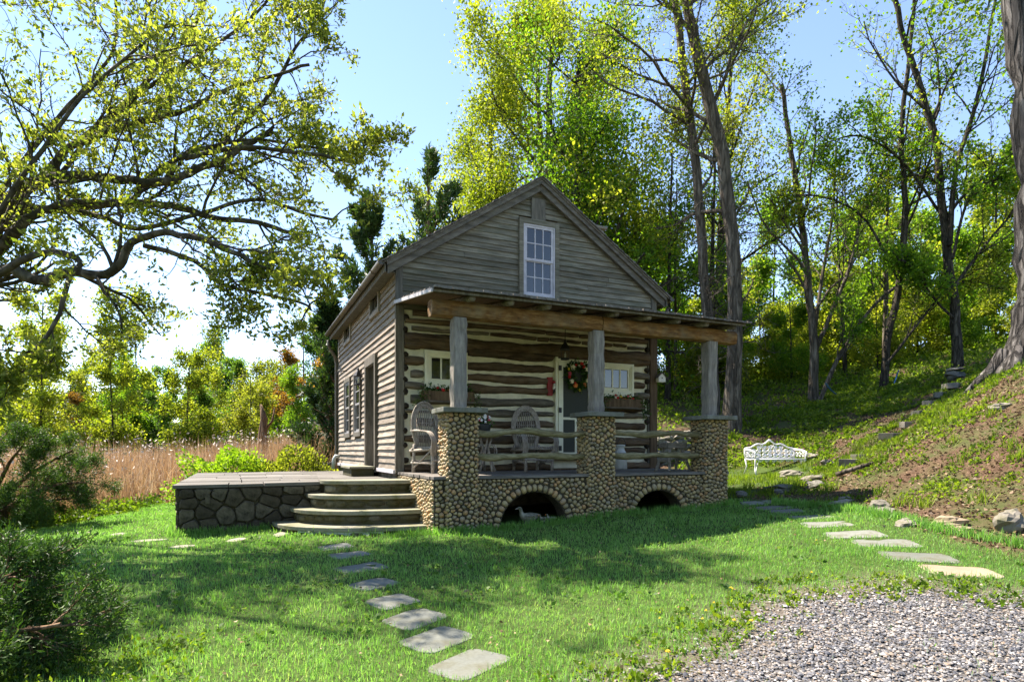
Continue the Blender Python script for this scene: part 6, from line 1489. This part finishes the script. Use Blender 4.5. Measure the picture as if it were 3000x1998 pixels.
for i, (c, s, wh, mt) in enumerate((((6.25,-3.95),(.26,.12,.07),'long pale rock at the slope foot by the sunlit path','rock'),((6.55,-3.75),(.14,.1,.06),'small rock behind the long pale rock','rock'),((5.72,-4.95),(.15,.11,.06),'low rock beside the fifth stepping stone','rock'),((5.92,-4.80),(.14,.12,.09),'taller of the two rocks leaning together on the slope foot','rock'),((5.24,-5.61),(.19,.1,.05),'flat white rock half buried by the path','rock'),((5.36,-6.02),(.17,.12,.07),'tan rounded rock beside the small flat one','pink_stone'),((5.2,-6.25),(.12,.09,.045),'small flat rock below the tan rock','pink_stone'),((7.1,-2.0),(.34,.2,.10),'long dark ledge rock in the cabin shadow','dark_rock'),((8.1,-1.95),(.34,.22,.10),'ledge rock half in shadow above the dark ledge','rock'),((7.35,-2.55),(.17,.14,.09),'grey boulder at the end of the dark ledge','dark_rock'),((6.35,-1.75),(.12,.1,.08),'grey rock beside the end pier foot','dark_rock'),((6.75,-2.25),(.11,.1,.08),'small dark rock between end pier and ledge','dark_rock'),((9.3,-1.2),(.2,.16,.09),'pale rock in the grass before the bench','rock'),((10.0,0.3),(.28,.18,.12),'pointed pale rock in front of the bench','rock'),((11.0,0.0),(.22,.14,.12),'pale rock beside the bench arm','rock'),((12.4,1.7),(.3,.2,.12),'tan rock above the bench arm on the slope','rock'),((12.6,2.9),(.34,.2,.12),'grey rock at the ivy edge above the bench','rock'),((9.3,-4.6),(.22,.13,.06),'lone pale stone in the bare soil of the slope','rock'),((9.2,-1.75),(.22,.13,.06),'flat pale stone by the first slope step','rock'),((-4.3,-6.7),(.25,.2,.1),'pale flat rock under the low juniper','rock'),((-3.55,-6.5),(.14,.07,.03),'small pale stone in the weeds beside the low juniper','rock'))):
    rock('loose_rock', wh, c, s, i*0.9, 100+i, mt, .42, 'rocks along the slope' if i < 19 else None)
st_l = ['large pale first','second, dark and narrow,','third, broad and flat,','fourth, thin,','fifth','sixth, dark,','seventh','topmost']
for i, (c, w, d, mt) in enumerate((((10.27,-1.26),.80,.45,'rock'),((10.75,-1.05),.55,.4,'dark_rock'),((12.7,-.63),.85,.5,'dark_rock'),((13.6,-.35),.55,.4,'rock'),((14.64,0.0),.6,.4,'dark_rock'),((15.7,.4),.6,.45,'rock'),((16.5,.55),.7,.5,'dark_rock'),((17.3,.65),.8,.55,'dark_rock'))):
    slab('stone_step', st_l[i]+' slab of the rough stone steps climbing the slope', c, w, d, R(-26+i*7), mt, .16, 'rough stone steps up the slope', 'stone step', .08, 130+i, .18, 7, True)
rock('step_boulder', 'dark flat boulder stacked at the top of the rough steps', (18.6,1.3), (.42,.26,.14), .1, 141, 'dark_rock', .2, None, 'boulder')
rock('step_boulder', 'flat capping rock lying on the dark boulder at the top of the rough steps', (18.65,1.35), (.36,.22,.06), .3, 142, 'rock', .2, None, 'boulder', .24)
dw = thing('dry_stone_wall', 'low dry stone wall of grey rocks holding the slope behind the porch', 'wall', (9.0,4.75,h1(9.0,4.75)))
for row in range(5):
    x = 6.3+row*.12
    while x < 11.6:
        w_ = pr.uniform(.13,.26); y = 4.95-(x-9)*.08+row*.07+pr.uniform(-.05,.05); zz = h1(x, 4.3)+0.10+row*.20
        o = rock_mb(pr, w_, .17, pr.uniform(.09,.13), 9, 6).build('stone', M['rock'], dw); o.location = (x-9.0, y-4.75, zz-h1(9.0,4.75)); o.rotation_euler = (pr.uniform(-.2,.2), pr.uniform(-.2,.2), pr.uniform(-.4,.4)); x += w_*1.75
b1 = MB(); b1.tube([(18.4,3.5,1.95),(18.95,3.42,3.25)], .022, 7); b1.build('blue_pole', mat_plain('blue paint', (.02,.10,.28), .4, .4), None, True, label='thin blue pole leaning on the slender dark tree', cat='pole')
b1 = MB(); b1.tube([(17.0,4.85,2.85),(17.15,4.75,2.6),(17.35,4.7,2.45),(17.5,4.6,2.2)], .03, 7); b1.build('garden_hose', mat_plain('teal hose', (.01,.07,.10), .4, .4), None, True, label='dark teal hose hung at the base of the forked slope tree', cat='hose')
b1 = MB(); b1.tube([(7.65,-2.75,h1(7.65,-2.75)+.09),(7.85,-3.0,h1(7.85,-3.0)+.07),(8.0,-3.25,h1(8,-3.25)+.03)], [.045,.04,.035], 7); b1.build('fallen_branch', BK['grey'], None, True, label='short broken branch lying at the shadow edge on the slope', cat='branch')

# ---------------------------------------------------------------- lawn, gravel, slope plants, reeds
LAWN2 = LAWN+[(5.2,-9.6),(-6,-9.6),(-8,-6)]
CAMX, CAMY = -2.4865, -10.5164
def depth(x, y): return (x-CAMX)*fw_[0]+(y-CAMY)*fw_[1]
def lateral(x, y): return (x-CAMX)*rt_[0]+(y-CAMY)*rt_[1]
def in_view(x, y, pad=1.2):
    Z = depth(x,y); return (Z > 1.6) & (np.abs(lateral(x,y)) < Z*0.8516+pad)
Hl = lambda x, y: _interp(x, y)
def _interp(x, y):
    i = np.clip((x+14)/0.2, 0, len(_hx)-1.001); j = np.clip((y+18)/0.2, 0, len(_hy)-1.001); a = i.astype(int); b = j.astype(int); u = i-a; v = j-b
    return (_HG[b,a]*(1-u)+_HG[b,a+1]*u)*(1-v)+(_HG[b+1,a]*(1-u)+_HG[b+1,a+1]*u)*v
def off_slabs(x, y):
    k = np.ones(x.shape, bool)
    for P in SLABS:
        cx = np.mean([p[0] for p in P]); cy = np.mean([p[1] for p in P]); Q = [(cx+(px-cx)*.91, cy+(py-cy)*.91) for px, py in P]
        near = (np.abs(x-cx) < 1) & (np.abs(y-cy) < 1)
        if near.any(): k[near] &= ~inside(x[near], y[near], Q)
    return k
def arc_out(x, y): return ~((((x-0.05)/2.14)**2+((y+0.24)/1.64)**2 < 1) & (x < .1) & (y < 0))
r = np.random.RandomState(77)
n = 900000
x = r.uniform(-9, 6.6, n); y = r.uniform(-9.6, 8.2, n)
Z = depth(x, y); dens = np.clip(10500*(4.0/np.maximum(Z,3.0))**1.25, 500, 10500); keep = r.uniform(0,1,n) < dens/ (n/(15.6*17.8))*0.30
k = keep & in_view(x, y, .8); x, y = x[k], y[k]
k = inside(x, y, LAWN2) & off_slabs(x, y) & arc_out(x, y) & ~((x > .05) & (x < 5.6) & (y > -2.13)); x, y = x[k], y[k]
gd = gdist(x, y)+vnoise(x, y, 2.3, 3)*.14+vnoise(x, y, 7.0, 8)*.10
k = r.uniform(0,1,len(x)) < np.clip(.5-gd/.5, .012, 1) ; x, y = x[k], y[k]
def blades(x, y, z, Ln, wd, r, lean=.45):
    n = len(x); a = r.uniform(0, 6.283, n); s = np.stack([np.cos(a), np.sin(a), np.zeros(n)], 1); b = r.uniform(0, 6.283, n); ln = np.abs(r.normal(0, lean, n))
    d = np.stack([np.cos(b)*ln, np.sin(b)*ln, np.zeros(n)], 1); B = np.stack([x,y,z], 1); Ln = Ln[:,None]; wd = wd[:,None]
    mid = B+d*Ln*.35+np.array([0,0,1])*Ln*.55; tip = B+d*Ln*1.0+np.array([0,0,1])*Ln*np.clip(1-.35*ln,.3,1)[:,None]
    V = np.stack([B-s*wd*.5, B+s*wd*.5, mid+s*wd*.42, mid-s*wd*.42, tip], 1).reshape(-1,3)
    o = np.arange(n)[:,None]*5; F = np.concatenate([o+np.array([[0,1,2]]), o+np.array([[0,2,3]]), o+np.array([[3,2,4]])], 0)
    return V, F
Z = depth(x, y); z = Hl(x, y)
cl = .75+.5*np.clip(vnoise(x, y, 3.1, 9)*.5+.5, 0, 1)+.35*(vnoise(x, y, 9.0, 10) > .75)
Ln = r.uniform(.026,.06,len(x))*cl*(1+.02*Z); wd = np.maximum(.0042, Z*.00085)*r.uniform(.7,1.3,len(x))
V, F = blades(x, y, z-.005, Ln, wd, r, .6)
ML['grass'] = mat_leaf('lawn grass', [(0.05,(0.075,0.18,0.022)),(0.45,(0.15,0.315,0.07)),(0.8,(0.245,0.41,0.13)),(1.0,(0.42,0.44,0.18))], .45, tint=(1.5,1.7,.8), csc=.8)
obj('grass', np_mesh('grass', V, F), ML['grass'], None, label='short spring lawn grass in front of the cabin', cat='grass', kind='stuff')
# broad-leaved weeds and a few dry leaves scattered in the lawn
ML['lawnweed'] = mat_leaf('lawn weeds', [(0.1,(0.04,0.10,0.015)),(0.5,(0.10,0.19,0.035)),(0.9,(0.22,0.28,0.08))], .4, tint=(1.5,1.7,.8))
k = r.choice(len(x), 420, replace=False); k = k[vnoise(x[k], y[k], 1.3, 21) > -.1]; wx, wy = x[k], y[k]; i = np.repeat(np.arange(len(wx)), 9); a = r.uniform(0,6.283,len(i)); q = r.uniform(.01,.07,len(i))
P = np.stack([wx[i]+q*np.cos(a), wy[i]+q*np.sin(a), Hl(wx[i], wy[i])+r.uniform(.01,.04,len(i))], 1); D = np.stack([np.cos(a), np.sin(a), r.uniform(.2,.9,len(i))], 1)
V2, F2 = leaf_arrays(P, D, r.uniform(.03,.06,len(i)), .32, r); obj('lawn_weeds', np_mesh('lawn_weeds', V2, F2), ML['lawnweed'], None, label='small broad leaved weeds scattered through the lawn', cat='weeds', kind='stuff')
ML['dryleaf'] = mat_leaf('fallen dry leaves', [(0.1,(0.10,0.06,0.03)),(0.5,(0.24,0.16,0.08)),(0.9,(0.42,0.33,0.20))], .1, tint=(1,1,1))
k = r.choice(len(x), 600, replace=False); D = rdir(r, 600); D[:,2] *= .3; V2, F2 = leaf_arrays(np.stack([x[k], y[k], Hl(x[k], y[k])+.03], 1), D, r.uniform(.015,.045,600), .32, r, .25)
obj('fallen_leaves', np_mesh('fallen_leaves', V2, F2), ML['dryleaf'], None, label='a few fallen dry leaves lying on the lawn', cat='leaf litter', kind='stuff')
# tall tufts against walls, slabs and along the lawn edges
tx, ty = [], []
for (ax, ay), (bx_, by_), m_ in (((-3.4,-.55),(-2.1,-.45),700),((-2.0,-.9),(-.5,-2.0),260),((-.5,-2.0),(.2,-2.3),300),((.2,-2.35),(5.6,-2.28),2600),((-3.45,-.5),(-3.5,4.5),900),((6.0,-2.6),(6.1,-3.8),900),((6.1,-3.8),(5.0,-6.2),1700),((5.0,-6.2),(4.9,-8.0),900)):
    t = r.uniform(0,1,m_); c = (np.floor(t*14)+.5)/14; t = np.where(r.uniform(0,1,m_) < .7, c+r.normal(0,.012,m_), t)
    tx.append(ax+(bx_-ax)*t+r.normal(0,.05,m_)); ty.append(ay+(by_-ay)*t+r.normal(0,.05,m_))
tx = np.concatenate(tx); ty = np.concatenate(ty); k = off_slabs(tx,ty) & arc_out(tx,ty) & ~((tx > .05) & (tx < 5.6) & (ty > -2.15)); tx, ty = tx[k], ty[k]
V, F = blades(tx, ty, Hl(tx,ty)-.005, r.uniform(.07,.17,len(tx)), r.uniform(.006,.010,len(tx)), r, .5)
obj('grass_tufts', np_mesh('grass_tufts', V, F), ML['grass'], None, label='longer grass tufts along walls and path edges', cat='grass', kind='stuff')

# gravel
n = 125000; x = r.uniform(-3, 6, n); y = r.uniform(-9.7, -6.2, n); gd = gdist(x, y)+vnoise(x, y, 2.3, 3)*.14+vnoise(x, y, 6.0, 4)*.06
k = in_view(x, y, .5) & (r.uniform(0,1,n) < np.where(gd > 0, .12+.88*np.clip(gd/.55,0,1)**1.3, .10*np.clip(1+gd/.35,0,1))); x, y = x[k], y[k]; n = len(x)
oct_ = np.array([(1,0,0),(.2,.9,.1),(-1,.1,0),(-.1,-1,0),(.1,.1,1),(0,0,-.6),(.6,-.6,.5),(-.5,.55,.55)]); tri = np.array([(0,1,4),(1,7,4),(7,2,4),(2,3,4),(3,6,4),(6,0,4),(0,6,3),(1,2,7)])
s = r.uniform(.0045,.0115,n)*(1+.7*(r.uniform(0,1,n) < .10)); a = r.uniform(0,6.283,n); sc = np.stack([s*r.uniform(.8,1.5,n), s, s*r.uniform(.45,.9,n)], 1)
B = oct_[None]*(1+r.normal(0,.12,(n,8,3))); B = B*sc[:,None,:]
ca, sa = np.cos(a)[:,None], np.sin(a)[:,None]; X = B[:,:,0]*ca-B[:,:,1]*sa; Y = B[:,:,0]*sa+B[:,:,1]*ca
tl_ = r.normal(0,.3,n)[:,None]; Zz = B[:,:,2]+X*tl_*.5
V = np.stack([X+x[:,None], Y+y[:,None], Zz+(Hl(x,y)+s*.35+r.uniform(0,.012,n))[:,None]], 2).reshape(-1,3)
F = (np.arange(n)[:,None,None]*8+tri[None]).reshape(-1,3)
M['gravel'] = mat_stone('crushed gravel', [(0.12,(0.055,0.06,0.07)),(0.3,(0.105,0.11,0.125)),(0.5,(0.17,0.17,0.175)),(0.66,(0.27,0.265,0.255)),(0.82,(0.22,0.165,0.115)),(0.95,(0.46,0.45,0.43))], 20, .2, .8, .9)
obj('gravel', np_mesh('gravel', V, F), M['gravel'], None, label='loose grey and white crushed gravel of the drive', cat='gravel', kind='stuff')

# slope plants: clumps of small leaves over bare soil
def clumps(cx, cy, per, rad, leafL, hgt, r, wid=.34):
    n = len(cx)*per; i = np.repeat(np.arange(len(cx)), per); a = r.uniform(0,6.283,n); q = np.sqrt(r.uniform(0,1,n))*rad[i]
    x = cx[i]+q*np.cos(a); y = cy[i]+q*np.sin(a); z = H(x, y)+hgt[i]*(1-(q/rad[i])**2)*r.uniform(.2,1,n)
    D = rdir(r, n, .55); return leaf_arrays(np.stack([x,y,z],1), D, r.uniform(.6,1.3,n)*leafL[i], wid, r)
ML['cover'] = mat_leaf('slope ground cover', [(0.05,(0.045,0.09,0.010)),(0.45,(0.11,0.17,0.016)),(0.85,(0.22,0.27,0.03))], .5, tint=(1.5,1.75,.7), csc=.6)
n = 15000; x = r.uniform(4.8, 20, n); y = r.uniform(-9.5, 6, n)
k = hill_side(x, y) & in_view(x, y, 1.0) & (vnoise(x, y, .9, 5)*.6+vnoise(x, y, 2.6, 6)*.5+.05*(x-9) > r.uniform(-.25,.6,n)); x, y = x[k], y[k]; Z = depth(x,y)
k = (r.uniform(0,1,len(x)) < .62) & off_slabs(x, y); x, y, Z = x[k], y[k], Z[k]
V, F = clumps(x, y, 17, r.uniform(.07,.19,len(x)), np.clip(Z*.0058,.036,.09), r.uniform(.03,.13,len(x)), r)
obj('ground_cover', np_mesh('ground_cover', V, F), ML['cover'], None, label='patchy bright weeds over bare soil on the slope', cat='ground cover', kind='stuff')
n = 9000; x = r.uniform(5.6, 40, n); y = r.uniform(1.5, 34, n)
k = hill_side(x, y) & in_view(x, y, 1.5) & ~((x < 12.2) & (y < 4.9)) & (r.uniform(0,1,n) < 1.1-.012*depth(x,y)); x, y = x[k], y[k]; Z = depth(x,y)
V, F = clumps(x, y, 13, r.uniform(.2,.5,len(x)), np.clip(Z*.0055,.10,.22), r.uniform(.1,.45,len(x)), r)
obj('ivy_cover', np_mesh('ivy_cover', V, F), ML['cover'], None, label='dense green ground cover carpeting the upper slope', cat='ground cover', kind='stuff')
# litter of dry leaves and twigs
ML['litter'] = mat_leaf('dry leaf litter', [(0.05,(0.05,0.03,0.016)),(0.4,(0.13,0.08,0.045)),(0.8,(0.25,0.17,0.10)),(1.0,(0.38,0.31,0.22))], .1, tint=(1,1,1))
n = 52000; x = r.uniform(4.7, 16, n); y = r.uniform(-9.5, 2.5, n); k = (hill_side(x, y) | (r.uniform(0,1,n) < .03)) & in_view(x, y, .8) & off_slabs(x, y); x, y = x[k], y[k]
D = rdir(r, len(x)); D[:,2] *= .25; V, F = leaf_arrays(np.stack([x,y,H(x,y)+.012],1), D, r.uniform(.02,.07,len(x)), .3, r, .3)
obj('leaf_litter', np_mesh('leaf_litter', V, F), ML['litter'], None, label='brown dry leaves and twigs strewn on the slope', cat='leaf litter', kind='stuff')
# clumps of longer grass on the slope and around the bench mound
n = 260; cx = r.uniform(5.2, 14, n); cy = r.uniform(-8.5, 1.2, n); k = in_view(cx, cy) & ((hill_side(cx, cy) & (r.uniform(0,1,n) < .5)) | ((cx > 6.3) & (cy > -2.6))); cx, cy = cx[k], cy[k]
i = np.repeat(np.arange(len(cx)), 46); x = cx[i]+r.normal(0,.07,len(i)); y = cy[i]+r.normal(0,.07,len(i)); k = off_slabs(x,y); x, y = x[k], y[k]
V, F = blades(x, y, H(x,y)-.01, r.uniform(.10,.26,len(x)), r.uniform(.008,.014,len(x)), r, .6)
obj('slope_grass', np_mesh('slope_grass', V, F), ML['cover'], None, label='bright grass clumps between the slope rocks', cat='grass', kind='stuff')
# mixed short grass round the bench and end pier
n = 16000; x = r.uniform(5.6, 12.5, n); y = r.uniform(-2.6, 3.6, n); k = in_view(x, y) & ~((x < 6.2) & (y < -2.3)) & (vnoise(x, y, 1.6, 12) > -.25) & off_slabs(x,y); x, y = x[k], y[k]
V, F = blades(x, y, H(x,y)-.01, r.uniform(.05,.12,len(x)), r.uniform(.008,.014,len(x)), r, .6)
obj('mound_grass', np_mesh('mound_grass', V, F), ML['cover'], None, label='uneven grass on the low mound by the bench', cat='grass', kind='stuff')
# weeds at the gravel edge and under the juniper
n = 240; t = r.uniform(0,1,n); gp = np.array(GRAV[1:11]); ii_ = np.minimum((t*9).astype(int), 8); f = (t*9-ii_)[:,None]; C = gp[ii_]*(1-f)+gp[ii_+1]*f+r.normal(0,.2,(n,2))
V1, F1 = clumps(C[:,0], C[:,1], 12, r.uniform(.04,.10,n), r.uniform(.03,.055,n), r.uniform(.01,.04,n), r, .28)
C2 = np.stack([r.uniform(-4.6,-2.7,150), r.uniform(-7.6,-5.6,150)], 1); V2, F2 = clumps(C2[:,0], C2[:,1], 22, r.uniform(.06,.14,150), r.uniform(.03,.05,150), r.uniform(.05,.2,150), r, .22)
V, F = cat([(V1,F1),(V2,F2)]); obj('weeds', np_mesh('weeds', V, F), ML['cover'], None, label='low broad leaved weeds at the gravel edge and under the juniper', cat='weeds', kind='stuff')

# reeds in the marsh
n = 90000; u = r.uniform(0,1,n); Z = 10.5+u**1.3*36; lat = r.uniform(-.88,-.02,n)*Z; x = CAMX+fw_[0]*Z+rt_[0]*lat; y = CAMY+fw_[1]*Z+rt_[1]*lat
k = inside(x, y, marsh_poly) & ~inside(x, y, LAWN2) & ~((x > -3.6) & (y < 8.6)) & ~((x > -.6) & (y < 9.5)); x, y, Z = x[k], y[k], Z[k]
k = r.uniform(0,1,len(x)) < .62; x, y, Z = x[k], y[k], Z[k]
ed = np.clip((np.hypot(x+5, y-4)-1.0)/6, .35, 1)
V, F = blades(x, y, H(x,y)-.05, r.uniform(1.2,2.3,len(x))*(.35+.65*ed), np.maximum(.011, Z*.0011)*r.uniform(.7,1.3,len(x)), r, .32)
ML['reed'] = mat_leaf('dry reeds', [(0.05,(0.15,0.085,0.045)),(0.4,(0.32,0.20,0.11)),(0.75,(0.48,0.34,0.21)),(1.0,(0.66,0.56,0.43))], .3, tint=(1.05,.95,.75), csc=.4)
obj('reed_bed', np_mesh('reed_bed', V, F), ML['reed'], None, label='tall dry tan reeds filling the marsh', cat='reeds', kind='stuff')
i = r.randint(0, len(x), 1500); D = rdir(r, 1500, .6); V, F = leaf_arrays(np.stack([x[i],y[i],H(x[i],y[i])+r.uniform(1.4,2.2,1500)*(.35+.65*ed[i])],1), D, np.maximum(.10,Z[i]*.006), .22, r)
M['fluff'] = mat_plain('pale seed heads', (.62,.54,.46), .9, .1); obj('seed_heads', np_mesh('seed_heads', V, F), M['fluff'], None, label='pale fluffy seed heads on the reeds', cat='reeds', kind='stuff')
# green weeds along the foot of the reeds
n = 420; t = r.uniform(0,1,n); mp_ = np.array([(-7.2,0.6),(-6.7,1.6),(-6.2,2.6),(-5.4,3.5),(-5.0,5.2),(-4.5,8.0)]); ii_ = np.minimum((t*5).astype(int),4); f = (t*5-ii_)[:,None]; C = mp_[ii_]*(1-f)+mp_[ii_+1]*f+r.normal(0,.22,(n,2))-np.array([.1,0])
V, F = clumps(C[:,0], C[:,1], 24, r.uniform(.12,.3,n), r.uniform(.05,.09,n), r.uniform(.1,.42,n), r); obj('marsh_weeds', np_mesh('marsh_weeds', V, F), ML['cover'], None, label='leafy green weeds between the lawn and the reeds', cat='weeds', kind='stuff')

# dandelions
DN = [((.92,-7.05),.020,'pair nearer the curved steps'),((.97,-7.17),.022,'pair closest to the gravel'),((.80,-6.88),.015,''),((.72,-6.93),.014,''),((.04,-7.37),.022,'alone at the gravel corner'),((1.42,-6.5),.014,''),((1.52,-6.42),.013,''),((2.3,-6.6),.013,''),((2.8,-3.9),.013,''),((3.6,-5.6),.013,''),((.38,-6.85),.011,''),((1.0,-6.75),.013,'')]
wh_ = ['bright yellow dandelion, left of the open pair by the gravel edge','bright yellow dandelion on bare gravel edge, right of its open twin','pale dandelion in the grass just behind the open pair','small pale dandelion second behind the open pair','lone large dandelion with leaf rosette where lawn meets gravel','small dandelion at the tip of the lawn above the worn soil','tiny dandelion beside the worn soil patch','dandelion near the worn gravel corner by the tan stepping stone','dandelion in the cabin shadow edge on the lawn','dandelion in the lawn between shadow edge and path','tiny pale dandelion deep in the lawn grass','small dandelion between the open pair and the worn soil']
wh_[0] = 'bright yellow dandelion on the grass side of the open pair'; wh_[1] = 'bright yellow dandelion on the gravel side of the open pair'
for i, (c, s, _) in enumerate(DN):
    t = thing('dandelion', wh_[i], 'dandelion', (c[0],c[1],h1(*c)), 0, 'dandelions in the lawn'); hz = .05+.02*(i%3)
    MB().tube([(0,0,0),(.004,0,hz*.5),(0,0,hz)], .003, 5).build('stem', ML['grass'], t)
    mb = MB()
    for l in range(3):
        for j in range(9):
            a = 2*math.pi*(j+.33*l)/9; q = s*(1-.25*l); mb.add([(0,0,hz+.002*l),(q*.6*math.cos(a-.25),q*.6*math.sin(a-.25),hz+.004+.003*l),(q*math.cos(a),q*math.sin(a),hz+.003+.006*l),(q*.6*math.cos(a+.25),q*.6*math.sin(a+.25),hz+.004+.003*l)], [(0,1,2,3)])
    mb.build('flower_head', M['f_yellow'], t)
    for j in range(7):
        a = j*.9+i; MB().add([(0,0,.004),(.03*math.cos(a-.2),.03*math.sin(a-.2),.022),(.07*math.cos(a),.07*math.sin(a),.018),(.03*math.cos(a+.2),.03*math.sin(a+.2),.022)], [(0,1,2,3)]) if False else None
    mb = MB()
    for j in range(7):
        a = j*.9+i; mb.add([(0,0,.004),(.03*math.cos(a-.22),.03*math.sin(a-.22),.024),(.075*math.cos(a),.075*math.sin(a),.02),(.03*math.cos(a+.22),.03*math.sin(a+.22),.024)], [(0,1,2,3)])
    mb.build('leaf_rosette', ML['cover'], t)
